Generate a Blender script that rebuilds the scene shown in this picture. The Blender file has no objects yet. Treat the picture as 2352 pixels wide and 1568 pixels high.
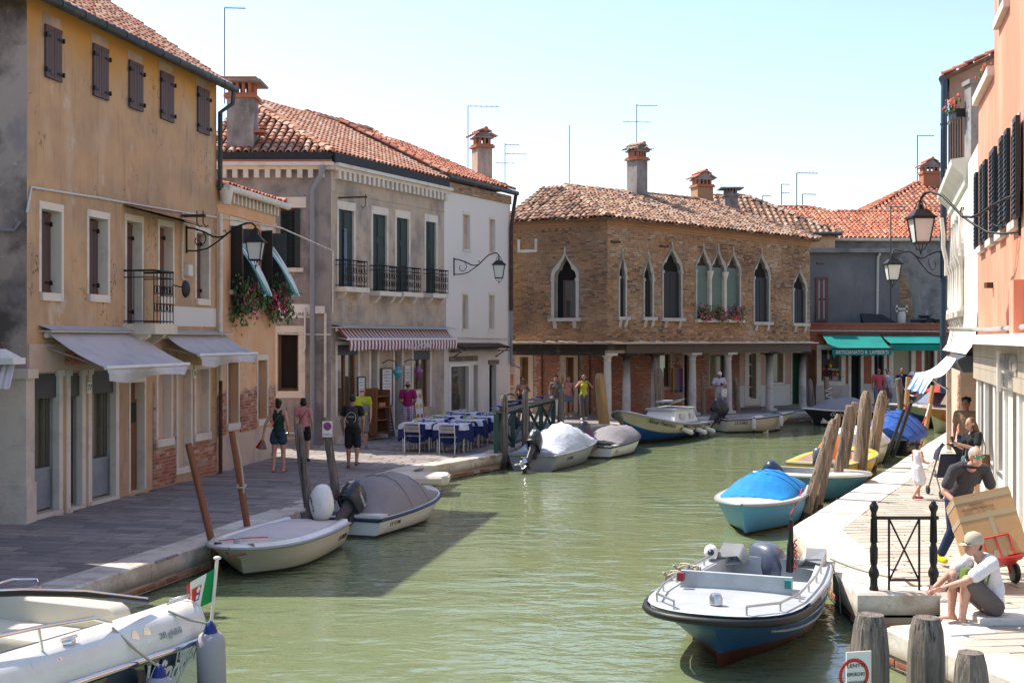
import bpy,bmesh,math,random
from mathutils import Vector,Matrix,geometry,noise
from math import sin,cos,pi,radians,sqrt,atan2
R=random.Random(7)
SC=bpy.context.scene
COL=SC.collection
# camera, sky, sun, exposure
F=2800.0;CU=1176.0;VH=778.0;CZ=3.85;QZ=0.8;WZ=0.38
cam=bpy.data.objects.new('camera',bpy.data.cameras.new('camera'));COL.objects.link(cam)
cam.location=(0,0,CZ);cam.rotation_euler=(radians(90),0,0)
cam.data.lens=F/2352*36;cam.data.sensor_width=36;cam.data.shift_y=-6/2352
cam.data.clip_start=0.1;cam.data.clip_end=3000
SC.camera=cam
SUN_EL=radians(53);SUN_AZ=radians(30)
sunvec=Vector((-cos(SUN_AZ)*cos(SUN_EL),sin(SUN_AZ)*cos(SUN_EL),sin(SUN_EL)))
world=bpy.data.worlds.new('World');SC.world=world;world.use_nodes=True
wn=world.node_tree
sky=wn.nodes.new('ShaderNodeTexSky');sky.sky_type='NISHITA';sky.sun_disc=False
sky.sun_elevation=SUN_EL;sky.sun_rotation=atan2(sunvec.x,sunvec.y)
sky.air_density=1.0;sky.dust_density=1.2;sky.ozone_density=0.7;sky.altitude=0
bgn=wn.nodes['Background'];bgn.inputs[1].default_value=0.128
wn.links.new(sky.outputs[0],bgn.inputs[0])
sl=bpy.data.lights.new('sun','SUN');sl.energy=3.6;sl.angle=radians(0.5);sl.color=(1,0.93,0.81)
so=bpy.data.objects.new('sun',sl);COL.objects.link(so)
so.rotation_euler=sunvec.to_track_quat('Z','Y').to_euler();so.location=(0,0,40)
SC.view_settings.view_transform='Standard';SC.view_settings.look='None'
SC.view_settings.exposure=1.13;SC.view_settings.gamma=1
SC.cycles.max_bounces=6;SC.cycles.diffuse_bounces=4;SC.cycles.glossy_bounces=3
SC.cycles.transparent_max_bounces=8;SC.cycles.caustics_reflective=False;SC.cycles.caustics_refractive=False
# picture <-> place
def G(u,v,z=QZ):
 d=(CZ-z)*F/(v-VH);return Vector(((u-CU)*d/F,d,z))
def Dp(u,v,d):return Vector(((u-CU)*d/F,d,CZ-(v-VH)*d/F))
class Fr:
 """a vertical facade: s metres along it, z up, n metres out of it"""
 def __init__(self,p0,p1,flip=False):
  self.p0=Vector((p0[0],p0[1],0));self.p1=Vector((p1[0],p1[1],0))
  e=self.p1-self.p0;self.L=e.length;self.ex=e.normalized()
  self.n=Vector((self.ex.y,-self.ex.x,0))
  if self.n.dot(-self.p0)<0:self.n=-self.n
  if flip:self.n=-self.n
 def pt(self,s,z,n=0):return self.p0+self.ex*s+self.n*n+Vector((0,0,z))
 def at(self,u,v,n=0):
  k=(u-CU)/F;o=self.p0+self.n*n
  s=(k*o.y-o.x)/(self.ex.x-k*self.ex.y)
  y=o.y+self.ex.y*s
  return s,CZ-(v-VH)*y/F
 def s(self,u,n=0):return self.at(u,0,n)[0]
 def off(self,s,u,v):
  k=(u-CU)/F;o=self.p0+self.ex*s
  n=(k*o.y-o.x)/(self.n.x-k*self.n.y)
  return n,CZ-(v-VH)*(o.y+self.n.y*n)/F
 def rect(self,uL,vT,vB,uR):
  s0,zt=self.at(uL,vT);_,zb=self.at(uL,vB);s1=self.s(uR)
  return min(s0,s1),zb,max(s0,s1),zt
 def mat(self,s,z,n=0):
  m=Matrix.Identity(4)
  for i in range(3):m[i][0]=self.ex[i];m[i][1]=self.n[i];m[i][2]=(0,0,1)[i]
  p=self.pt(s,z,n)
  for i in range(3):m[i][3]=p[i]
  return m
  # mesh builder
def V(*a):return Vector(a)
class MB:
 def __init__(s):s.v=[];s.f=[];s.m=[];s.sm=[];s.t=[]
 def add(s,vs,fs,m=0,smooth=False,tone=0.5,M=None):
  b=len(s.v)
  s.v+=[tuple(M@Vector(x))for x in vs]if M else[tuple(x)for x in vs]
  for f in fs:s.f.append([b+i for i in f]);s.m.append(m);s.sm.append(smooth);s.t.append(tone)
  return s
 def box(s,c,d,m=0,M=None,tone=.5,rz=0,taper=1.0):
  x,y,z=d[0]/2,d[1]/2,d[2]/2;t=taper
  vs=[(-x,-y,-z),(x,-y,-z),(x,y,-z),(-x,y,-z),(-x*t,-y*t,z),(x*t,-y*t,z),(x*t,y*t,z),(-x*t,y*t,z)]
  T=Matrix.Translation(Vector(c))@Matrix.Rotation(rz,4,'Z')
  if M:T=M@T
  return s.add(vs,[(0,3,2,1),(4,5,6,7),(0,1,5,4),(1,2,6,5),(2,3,7,6),(3,0,4,7)],m,False,tone,T)
 def fbox(s,fr,s0,z0,s1,z1,n0,n1,m=0,tone=.5):
  P=fr.pt
  vs=[P(s0,z0,n0),P(s1,z0,n0),P(s1,z0,n1),P(s0,z0,n1),P(s0,z1,n0),P(s1,z1,n0),P(s1,z1,n1),P(s0,z1,n1)]
  return s.add(vs,[(0,3,2,1),(4,5,6,7),(0,1,5,4),(1,2,6,5),(2,3,7,6),(3,0,4,7)],m,False,tone)
 def quad(s,a,b,c,d,m=0,tone=.5):return s.add([a,b,c,d],[(0,1,2,3)],m,False,tone)
 def tube(s,pts,r,n=8,m=0,caps=True,smooth=True,tone=.5,flat=1.0):
  pts=[Vector(p)for p in pts];N=len(pts)
  rs=r if isinstance(r,(list,tuple))else[r]*N
  vs=[];fs=[]
  t0=(pts[1]-pts[0]).normalized()
  a=t0.orthogonal().normalized()if abs(t0.z)>.9 else V(0,0,1).cross(t0).normalized()
  for i,p in enumerate(pts):
   t=(pts[min(i+1,N-1)]-pts[max(i-1,0)])
   t=t.normalized()if t.length>1e-9 else t0
   a=(a-t*a.dot(t));a=a.normalized()if a.length>1e-6 else t.orthogonal().normalized()
   b=t.cross(a)
   for k in range(n):
    w=2*pi*k/n
    vs.append(p+a*cos(w)*rs[i]+b*sin(w)*rs[i]*flat)
  for i in range(N-1):
   for k in range(n):
    k2=(k+1)%n
    fs.append((i*n+k,i*n+k2,(i+1)*n+k2,(i+1)*n+k))
  s.add(vs,fs,m,smooth,tone)
  if caps:
   s.add(vs[:n],[tuple(range(n-1,-1,-1))],m,False,tone);s.add(vs[-n:],[tuple(range(n))],m,False,tone)
  return s
 def lathe(s,prof,n=12,m=0,M=None,smooth=True,tone=.5,sx=1,sy=1,caps=True):
  vs=[];fs=[]
  for r,z in prof:
   for k in range(n):vs.append((r*cos(2*pi*k/n)*sx,r*sin(2*pi*k/n)*sy,z))
  for i in range(len(prof)-1):
   for k in range(n):fs.append((i*n+k,i*n+(k+1)%n,(i+1)*n+(k+1)%n,(i+1)*n+k))
  s.add(vs,fs,m,smooth,tone,M)
  if caps and prof[0][0]>1e-4:s.add(vs[:n],[tuple(range(n-1,-1,-1))],m,False,tone,M)
  if caps and prof[-1][0]>1e-4:s.add(vs[-n:],[tuple(range(n))],m,False,tone,M)
  return s
 def loft(s,secs,m=0,smooth=True,closed=False,tone=.5,M=None,flip=False):
  n=len(secs[0]);vs=[p for q in secs for p in q];fs=[]
  for i in range(len(secs)-1):
   for k in range(n if closed else n-1):
    k2=(k+1)%n
    f=(i*n+k,i*n+k2,(i+1)*n+k2,(i+1)*n+k)
    fs.append(f[::-1]if flip else f)
  return s.add(vs,fs,m,smooth,tone,M)
 def poly(s,pts,m=0,tone=.5,holes=()):
  """flat polygon with holes, given as 3D loops"""
  loops=[[Vector(p)for p in pts]]+[[Vector(p)for p in h]for h in holes]
  tri=geometry.tessellate_polygon(loops);vs=[p for l in loops for p in l]
  return s.add(vs,[tuple(t)for t in tri],m,False,tone)
 def ball(s,c,r,m=0,n=10,k=6,tone=.5,M=None):
  rr=r if isinstance(r,(tuple,list,Vector))else(r,r,r)
  T=Matrix.Translation(Vector(c))@Matrix.Diagonal((rr[0],rr[1],rr[2],1))
  if M:T=M@T
  return s.lathe([(sin(pi*i/k)if 0<i<k else 0.0,-cos(pi*i/k))for i in range(k+1)],n,m,T,True,tone)
 def mesh(s,name,mats):
  me=bpy.data.meshes.new(name);me.from_pydata(s.v,[],s.f)
  for x in(mats if isinstance(mats,(list,tuple))else[mats]):me.materials.append(x)
  me.polygons.foreach_set('material_index',s.m);me.polygons.foreach_set('use_smooth',s.sm)
  at=me.attributes.new('tone','FLOAT','FACE');at.data.foreach_set('value',s.t)
  me.update();return me
 def build(s,name,mats,parent=None,local=False,fixn=False):
  me=s.mesh(name,mats)
  if fixn:
   bm=bmesh.new();bm.from_mesh(me);bmesh.ops.remove_doubles(bm,verts=bm.verts,dist=1e-5)
   bmesh.ops.recalc_face_normals(bm,faces=bm.faces);bm.to_mesh(me);bm.free()
  return link(name,me,parent,local)
def link(name,me,parent=None,local=False,M=None):
 o=bpy.data.objects.new(name,me);COL.objects.link(o)
 if name=='blind_slats':o['kind']='stuff'
 if parent:
  o.parent=parent
  if not local:o.matrix_parent_inverse=WM(parent).inverted()
 if M is not None:o.matrix_basis=M
 return o
def WM(o):
 m=Matrix.LocRotScale(o.location,o.rotation_euler,o.scale)
 return(WM(o.parent)@o.matrix_parent_inverse@m)if o.parent else m
def tag(o,label=None,cat=None,group=None,kind=None):
 if label:o['label']=label
 if cat:o['category']=cat
 if group:o['group']=group
 if kind:o['kind']=kind
 return o
def thing(name,label,cat,loc=(0,0,0),rz=0,group=None,sc=1):
 o=bpy.data.objects.new(name,None);COL.objects.link(o);o.location=loc;o.rotation_euler=(0,0,rz);o.scale=(sc,)*3
 o.empty_display_size=.2
 return tag(o,label,cat,group)
KIDS={}
def copy_tree(o,parent=None):
 c=o.copy();COL.objects.link(c)
 if parent:c.parent=parent
 for ch in[x for x in COL.objects if x.parent==o]:copy_tree(ch,c)
 return c
TMP=bpy.data.scenes.new('tmp')
def evaluated(o):
 TMP.collection.objects.link(o);vl=TMP.view_layers[0];vl.update();dg=vl.depsgraph
 me=bpy.data.meshes.new_from_object(o.evaluated_get(dg),depsgraph=dg);bpy.data.objects.remove(o);return me
def text_mesh(txt,size,depth=0.004,shear=0,spacing=1.0,wscale=1.0,bold=0.0):
 c=bpy.data.curves.new('txt','FONT');c.body=txt;c.size=size;c.extrude=depth;c.shear=shear
 c.space_character=spacing;c.align_x='CENTER';c.align_y='CENTER';c.resolution_u=2;c.offset=bold
 me=evaluated(bpy.data.objects.new('txt',c));bpy.data.curves.remove(c);return me
def text(name,txt,M,h,mat,parent,depth=.004,shear=0,wscale=1.0,spacing=1.0,width=None,bold=0.0):
 """flat lettering; M: world matrix with x reading direction, y up, z towards the reader; h: capital height"""
 me=text_mesh(txt,h/0.7,depth,shear,spacing,1,bold);me.name=name
 xs=[v.co.x for v in me.vertices];w=max(xs)-min(xs)
 if width:wscale=width/w
 me.transform(M@Matrix.Diagonal((wscale,1,1,1)))
 me.materials.clear();me.materials.append(mat)
 return link(name,me,parent)
def Mxy(p,x,y):
 x=Vector(x).normalized();y=Vector(y);y=(y-x*y.dot(x)).normalized();z=x.cross(y);m=Matrix.Identity(4)
 for i in range(3):m[i][0]=x[i];m[i][1]=y[i];m[i][2]=z[i];m[i][3]=p[i]
 return m
 # materials
MATS={}
def mat(name,col,rough=.7,metal=0,layers=(),tone=None,bump=None,spec=.4,coat=0,alpha=1,trans=0,bump2=None,sheen=0,zmix=(),obj=False,ior=0,crack=None):
 """layers: (colour, noise scale, lo, hi, stretch xyz, amount)   zmix: (colour, z0, z1, wobble)"""
 if name in MATS:return MATS[name]
 m=bpy.data.materials.new(name);m.use_nodes=True;nt=m.node_tree;N=nt.nodes;L=nt.links
 b=N['Principled BSDF'];co=N.new('ShaderNodeTexCoord').outputs['Object']if obj else N.new('ShaderNodeNewGeometry').outputs['Position']
 if ior:b.inputs['IOR'].default_value=ior
 def noise_(scale,st=(1,1,1),det=5,seed=0):
  mp=N.new('ShaderNodeMapping');mp.inputs['Scale'].default_value=st;mp.inputs['Location'].default_value=(seed,seed*.7,seed*.3)
  L.new(co,mp.inputs['Vector'])
  t=N.new('ShaderNodeTexNoise');t.inputs['Scale'].default_value=scale;t.inputs['Detail'].default_value=det;t.inputs['Roughness'].default_value=.62
  L.new(mp.outputs[0],t.inputs['Vector']);return t.outputs[0]
 def mixc(fac,a,bcol,typ='MIX'):
  x=N.new('ShaderNodeMix');x.data_type='RGBA';x.blend_type=typ
  L.new(fac,x.inputs[0])
  if isinstance(a,tuple):x.inputs[6].default_value=(*a[:3],1)
  else:L.new(a,x.inputs[6])
  if isinstance(bcol,tuple):x.inputs[7].default_value=(*bcol[:3],1)
  else:L.new(bcol,x.inputs[7])
  return x.outputs[2]
 def mrange(val,lo,hi,amt):
  r=N.new('ShaderNodeMapRange');r.inputs[1].default_value=lo;r.inputs[2].default_value=hi;r.inputs[3].default_value=0;r.inputs[4].default_value=amt
  L.new(val,r.inputs[0]);return r.outputs[0]
 cur=tuple(col)
 if tone:
  a=N.new('ShaderNodeAttribute');a.attribute_name='tone'
  rp=N.new('ShaderNodeValToRGB');e=rp.color_ramp.elements
  while len(e)<len(tone):e.new(.5)
  for i,c in enumerate(tone):e[i].position=i/(len(tone)-1);e[i].color=(*c,1)
  L.new(a.outputs['Fac'],rp.inputs[0]);cur=rp.outputs[0]
 sd=1.0
 for l in layers:
  c,scl,lo,hi=l[:4];st=l[4]if len(l)>4 else(1,1,1);amt=l[5]if len(l)>5 else 1
  sd+=3.7;cur=mixc(mrange(noise_(scl,st,5,sd),lo,hi,amt),cur,c)
 for c,z0,z1,wob in zmix:
  sp=N.new('ShaderNodeSeparateXYZ');L.new(co,sp.inputs[0]);sd+=2.3
  nz=noise_(1.1,(1,1,.35),6,sd);mm=N.new('ShaderNodeMath');mm.operation='MULTIPLY_ADD';mm.inputs[1].default_value=wob
  L.new(nz,mm.inputs[0]);L.new(sp.outputs[2],mm.inputs[2]);cur=mixc(mrange(mm.outputs[0],z0+wob/2,z1+wob/2,1),cur,c)
 if crack:
  def mth(op,a,v=0):
   q=N.new('ShaderNodeMath');q.operation=op;L.new(a,q.inputs[0]);q.inputs[1].default_value=v;return q.outputs[0]
  ln=mrange(mth('ABSOLUTE',mth('SUBTRACT',noise_(crack[0],(1,1,.55),4,31.0),.5)),crack[1],crack[1]*.4,1);mk_=mrange(noise_(.7,(1,1,1),2,17.0),.52,.60,crack[2]);q=N.new('ShaderNodeMath');q.operation='MULTIPLY';L.new(ln,q.inputs[0]);L.new(mk_,q.inputs[1]);cur=mixc(q.outputs[0],cur,(.10,.08,.065))
 if isinstance(cur,tuple):b.inputs['Base Color'].default_value=(*cur,1)
 else:L.new(cur,b.inputs['Base Color'])
 b.inputs['Roughness'].default_value=rough;b.inputs['Metallic'].default_value=metal
 b.inputs['Specular IOR Level'].default_value=spec
 if coat:b.inputs['Coat Weight'].default_value=coat;b.inputs['Coat Roughness'].default_value=.05
 if trans:b.inputs['Transmission Weight'].default_value=trans
 if sheen:b.inputs['Sheen Weight'].default_value=sheen
 b.inputs['Alpha'].default_value=alpha
 prev=None
 for bp in(bump,bump2):
  if bp:
   bn=N.new('ShaderNodeBump');bn.inputs['Strength'].default_value=bp[1];bn.inputs['Distance'].default_value=bp[2]if len(bp)>2 else .02
   L.new(noise_(bp[0],bp[3]if len(bp)>3 else(1,1,1),6,9.1),bn.inputs['Height'])
   if prev:L.new(prev,bn.inputs['Normal'])
   prev=bn.outputs[0]
 if prev:L.new(prev,b.inputs['Normal'])
 MATS[name]=m;return m
def plain(name,col,rough=.5,metal=0,**k):return mat(name,col,rough,metal,**k)
M_ochre=mat('plaster_ochre',(.53,.335,.19),.9,layers=[((.39,.26,.165),.9,.42,.66),((.55,.40,.28),2.2,.52,.72,(1,1,.3),.7),((.25,.18,.135),5,.55,.70,(1.6,1.6,.2),.6),((.60,.50,.40),1.3,.64,.70,(1,1,.6),.6),((.3,.22,.17),22,.6,.75,(1,1,1),.35)],zmix=[((.52,.27,.07),8.5,9.4,1.7)],crack=(1.6,.007,.9),bump=(14,.25,.02),bump2=(70,.2,.005))
M_ochre_dark=mat('plaster_soot',(.36,.29,.25),.9,layers=[((.10,.085,.08),.8,.46,.6),((.22,.19,.19),3,.5,.7,(1,1,.5),.8),((.45,.40,.38),9,.62,.72,(1,1,1),.6)],bump=(14,.3,.02))  # darker, greyer plaster with dark blotches, for the frontal wall
M_orange=mat('plaster_orange',(.66,.375,.20),.9,layers=[((.70,.46,.29),1.2,.45,.65),((.47,.27,.16),3.5,.56,.75,(1.5,1.5,.2),.7),((.55,.44,.36),1.7,.60,.70,(1,1,.5),.6)],crack=(1.8,.006,.7),bump=(16,.2,.015))
M_lime=mat('plaster_pale_base',(.58,.44,.33),.9,layers=[((.42,.35,.30),1.4,.48,.66),((.62,.52,.42),4,.55,.72,(1,1,.4),.7),((.34,.28,.24),9,.62,.72,(1,1,.4),.5)],bump=(14,.3,.02))
M_grey=mat('plaster_grey',(.48,.37,.28),.9,layers=[((.27,.23,.205),.8,.45,.64),((.52,.44,.37),2.4,.5,.7,(1,1,.4),.7),((.21,.185,.17),4,.58,.74,(1.6,1.6,.2),.6)],crack=(1.7,.006,.8),bump=(15,.22,.02))
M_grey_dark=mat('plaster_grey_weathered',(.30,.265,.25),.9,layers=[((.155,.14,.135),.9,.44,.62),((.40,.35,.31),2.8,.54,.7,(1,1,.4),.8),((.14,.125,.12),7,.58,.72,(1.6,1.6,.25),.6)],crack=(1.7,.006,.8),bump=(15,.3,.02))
M_white=mat('plaster_white',(.69,.62,.55),.9,layers=[((.56,.51,.48),.9,.45,.68),((.44,.38,.35),4,.64,.78,(1.6,1.6,.2),.5)],zmix=[((.70,.655,.62),2.6,5.2,1.5)],bump=(16,.2,.015))
M_stucco_grey=mat('render_blue_grey',(.25,.235,.225),.9,layers=[((.14,.13,.13),1.2,.46,.66),((.33,.34,.37),3,.54,.7,(1,1,.5),.7)],bump=(14,.3,.02))
M_box_grey=mat('render_dark_grey',(.155,.15,.155),.9,layers=[((.20,.19,.19),.8,.45,.65),((.12,.115,.12),5,.55,.7,(1,1,.3),.6)],bump=(20,.15,.01))
M_redshop=mat('plaster_shop_red',(.33,.11,.065),.85,layers=[((.30,.08,.05),1.2,.48,.66),((.52,.22,.14),4,.6,.72,(1,1,.4),.6)],bump=(16,.2,.015))
M_shopbase=mat('plaster_shop_base',(.48,.43,.39),.9,layers=[((.36,.29,.24),2,.5,.68),((.45,.25,.16),4,.62,.75,(1,1,.5),.6)],bump=(16,.2,.015))
M_red=mat('plaster_salmon',(.62,.235,.145),.88,layers=[((.70,.33,.22),1.1,.45,.66,(1,1,.35)),((.52,.18,.11),3,.55,.72,(2.4,2.4,.12),.7),((.72,.45,.35),6,.62,.74,(2.4,2.4,.1),.7)],bump=(16,.15,.015))
M_gframe=mat('window_tracery_stone',(.50,.46,.41),.8,layers=[((.38,.34,.30),3,.5,.68),((.20,.17,.15),9,.62,.74,(1,1,.5),.7)],bump=(30,.25,.01))
M_gothic=mat('plaster_chalk',(.70,.66,.57),.9,layers=[((.60,.55,.46),1.2,.48,.66),((.48,.43,.36),5,.62,.74,(2,2,.15),.6)],bump=(14,.2,.015))
M_brown=mat('plaster_brown',(.36,.215,.155),.92,layers=[((.27,.16,.12),1.2,.45,.65),((.12,.09,.08),5,.68,.74,(1,1,1),.9)],bump=(16,.3,.02))
M_stone=mat('istrian_stone',(.64,.56,.46),.75,layers=[((.48,.43,.37),1.6,.48,.68),((.36,.31,.27),7,.62,.74,(1,1,1),.5),((.70,.66,.60),14,.55,.7,(1,1,1),.5)],bump=(18,.3,.02),bump2=(90,.25,.006))
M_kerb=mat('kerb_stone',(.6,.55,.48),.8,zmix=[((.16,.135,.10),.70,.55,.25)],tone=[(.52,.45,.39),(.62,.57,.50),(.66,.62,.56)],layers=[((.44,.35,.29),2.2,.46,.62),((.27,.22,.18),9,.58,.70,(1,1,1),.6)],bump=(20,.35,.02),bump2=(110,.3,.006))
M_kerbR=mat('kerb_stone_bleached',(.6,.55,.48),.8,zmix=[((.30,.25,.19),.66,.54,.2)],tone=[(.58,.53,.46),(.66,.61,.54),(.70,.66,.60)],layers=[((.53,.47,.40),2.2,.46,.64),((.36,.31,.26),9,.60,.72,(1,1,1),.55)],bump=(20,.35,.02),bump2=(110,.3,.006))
M_frame=mat('white_stone_frame',(.68,.61,.52),.75,layers=[((.52,.47,.42),2.4,.5,.7),((.36,.31,.28),11,.66,.76,(1,1,.5),.6)],bump=(30,.2,.01))
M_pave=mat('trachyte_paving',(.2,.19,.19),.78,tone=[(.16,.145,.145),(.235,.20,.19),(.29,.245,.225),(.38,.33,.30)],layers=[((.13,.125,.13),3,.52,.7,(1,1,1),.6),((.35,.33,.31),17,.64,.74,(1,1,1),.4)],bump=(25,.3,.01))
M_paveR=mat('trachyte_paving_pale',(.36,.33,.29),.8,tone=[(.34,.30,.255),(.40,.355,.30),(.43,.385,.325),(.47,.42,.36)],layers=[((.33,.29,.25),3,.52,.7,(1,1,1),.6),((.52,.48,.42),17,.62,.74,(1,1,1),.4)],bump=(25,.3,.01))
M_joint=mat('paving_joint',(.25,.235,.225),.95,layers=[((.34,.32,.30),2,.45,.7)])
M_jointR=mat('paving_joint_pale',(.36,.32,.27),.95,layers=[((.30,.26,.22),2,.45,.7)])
M_bk=mat('brick_ochre',(.4,.25,.14),.9,tone=[(.12,.075,.05),(.29,.165,.09),(.40,.22,.115),(.45,.28,.165),(.50,.39,.29)],layers=[((.10,.075,.06),.8,.48,.72,(1,1,1),.7),((.62,.54,.45),4,.68,.76,(1,1,1),.55),((.30,.19,.11),14,.5,.7,(1,1,1),.5)],bump=(40,.5,.02))
M_bkmortar=mat('brick_mortar',(.32,.25,.175),.95,layers=[((.18,.14,.10),1.5,.48,.68),((.46,.39,.31),6,.58,.74,(1,1,1),.7)],bump=(30,.4,.02))
M_bkred=mat('brick_red',(.38,.14,.08),.9,tone=[(.24,.09,.06),(.34,.12,.07),(.40,.15,.08),(.48,.24,.15),(.52,.36,.28)],layers=[((.52,.45,.40),2.0,.62,.74,(1,1,1),.6),((.20,.10,.07),9,.55,.72,(1,1,1),.5)],zmix=[((.035,.035,.02),.50,.40,.16)],bump=(40,.5,.02))
M_redmortar=mat('brick_red_mortar',(.42,.33,.28),.95,layers=[((.28,.20,.16),2,.48,.68)],bump=(30,.4,.02))
M_algae=mat('wet_brick',(.06,.055,.035),.6,layers=[((.12,.07,.045),5,.48,.66),((.035,.04,.02),2,.5,.7)],bump=(25,.5,.03))
M_tile=mat('roof_tile',(.4,.2,.12),.85,tone=[(.26,.115,.075),(.38,.155,.09),(.47,.22,.135),(.52,.31,.215),(.44,.34,.27)],layers=[((.16,.12,.10),3.2,.60,.76,(1,1,1),.6),((.56,.45,.36),8,.62,.76,(1,1,1),.5)],bump=(40,.3,.01))
M_tile_old=mat('roof_tile_old',(.4,.24,.16),.9,tone=[(.08,.06,.05),(.22,.115,.075),(.36,.195,.125),(.44,.28,.19),(.36,.29,.23)],layers=[((.13,.105,.09),3.2,.56,.74,(1,1,1),.7),((.54,.46,.37),9,.60,.74,(1,1,1),.55)],bump=(40,.4,.01))
M_tile_red=mat('roof_tile_red',(.42,.15,.09),.85,tone=[(.22,.095,.07),(.40,.125,.07),(.48,.155,.085),(.52,.21,.12),(.54,.30,.20)],layers=[((.15,.10,.085),4,.62,.76,(1,1,1),.55)],bump=(40,.3,.01))
M_under=mat('tile_channel',(.20,.105,.07),.95,layers=[((.10,.06,.05),4,.45,.7)])
M_tar=mat('bitumen_flashing',(.02,.021,.025),.6,bump=(25,.4,.02))
M_gutter=mat('gutter_zinc',(.045,.055,.06),.45,.2,layers=[((.08,.09,.095),3,.5,.7)])
M_pipe=mat('pipe_grey',(.24,.25,.28),.5)
M_cream=mat('cornice_cream',(.66,.60,.53),.8,layers=[((.50,.44,.38),2.5,.5,.7)],bump=(20,.2,.01))
M_rust=mat('iron_rust',(.08,.045,.035),.8,.3,layers=[((.16,.075,.045),8,.5,.7)])
M_iron=mat('iron_black',(.018,.018,.02),.5,.4,layers=[((.05,.04,.035),20,.58,.72,(1,1,1),.6)])
M_shut=mat('shutter_brown',(.105,.062,.06),.6,layers=[((.075,.045,.045),3,.45,.7,(6,6,.3))],bump=(30,.15,.004,(8,8,.3)))
M_shut_red=mat('shutter_rust',(.16,.065,.045),.6,layers=[((.11,.045,.035),3,.45,.7,(6,6,.3))])
M_shut_g=mat('shutter_green',(.012,.028,.026),.5)
M_shut_blk=mat('shutter_black',(.02,.024,.028),.55)
M_glass=mat('window_glass',(.02,.023,.025),.04,spec=.6,ior=1.9)
M_glassg=mat('window_glass_warm',(.09,.085,.06),.05,spec=.6,ior=2.2)
M_dark=mat('dark_interior',(.012,.011,.010),.9)
M_void=mat('dim_interior',(.05,.042,.035),.9)
M_wood=mat('door_wood',(.20,.085,.035),.6,layers=[((.12,.05,.025),3,.45,.7,(8,8,.4))],bump=(25,.2,.005,(8,8,.3)))
M_alu=mat('aluminium',(.55,.55,.56),.32,.9)
M_alud=mat('bronze_aluminium',(.24,.22,.19),.35,.7)
M_metalp=mat('galvanised_panel',(.30,.34,.40),.42,.6,layers=[((.22,.25,.30),2,.45,.7)])
M_awn=mat('canvas_grey',(.55,.51,.50),.85,layers=[((.42,.41,.43),1.6,.48,.7)],bump=(120,.1,.003))
M_awn_in=mat('canvas_beige',(.42,.36,.25),.85)
M_awnmetal=mat('sheet_metal_pale',(.52,.51,.53),.5,.2,layers=[((.34,.17,.10),2.6,.62,.72,(1,1,1),.9)])
M_whitep=mat('white_paint',(.74,.73,.70),.45,layers=[((.64,.62,.58),4,.5,.72,(1,1,1),.7)])
M_offwhite=mat('off_white_paint',(.62,.60,.56),.5)
M_green_tex=mat('canvas_teal',(.0,.215,.185),.8,layers=[((.0,.175,.155),2,.45,.7)])
M_post=mat('mooring_timber',(.27,.20,.14),.9,layers=[((.13,.10,.08),2.0,.46,.60,(5,5,.3)),((.44,.35,.25),4,.54,.66,(7,7,.25),.85),((.045,.038,.032),4,.57,.63,(7,7,.16),.95)],zmix=(),bump=(10,.7,.03,(6,6,.35)),bump2=(40,.5,.01,(8,8,.4)))
M_postg=mat('mooring_timber_grey',(.21,.175,.15),.9,layers=[((.10,.09,.085),2.0,.46,.60,(5,5,.3)),((.34,.29,.24),4,.54,.66,(7,7,.25),.85),((.035,.03,.027),4,.58,.63,(7,7,.14),.95)],bump=(10,.7,.03,(6,6,.35)),bump2=(40,.5,.01,(8,8,.4)))
M_postgold=mat('mooring_timber_fresh',(.46,.27,.10),.9,layers=[((.28,.16,.075),2.0,.46,.64,(5,5,.35)),((.56,.42,.26),4,.56,.72,(9,9,.3),.8),((.12,.08,.05),8,.62,.72,(10,10,.25),.8)],bump=(10,.8,.03,(6,6,.35)))
M_postwet=mat('wet_timber',(.03,.03,.02),.5,bump=(20,.6,.02))
M_steelbrown=mat('steel_brown_paint',(.21,.07,.03),.5,layers=[((.15,.05,.025),2,.45,.7,(4,4,.4))])
M_black=mat('black_rubber',(.012,.012,.013),.5)
M_dkgrey=mat('dark_grey_plastic',(.05,.052,.058),.4)
M_ink=mat('ink_black',(.02,.02,.025),.7)
M_red_p=mat('red_paint',(.55,.03,.02),.45)
M_blue_p=mat('blue_paint',(.02,.07,.33),.45)
M_rope=mat('rope_hemp',(.42,.37,.29),.9)
M_rope_red=mat('rope_red',(.45,.03,.04),.8)
M_chrome=mat('chrome',(.75,.75,.76),.12,1)
M_lampglass=mat('lamp_glass_frosted',(.62,.63,.60),.35,spec=.5)
M_leaf=mat('leaf_green',(.05,.1,.02),.6,tone=[(.02,.05,.012),(.05,.10,.022),(.11,.15,.035)])
M_flower=mat('petal_pink',(.6,.06,.16),.6,tone=[(.55,.03,.04),(.62,.06,.18),(.60,.16,.34)])
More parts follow.
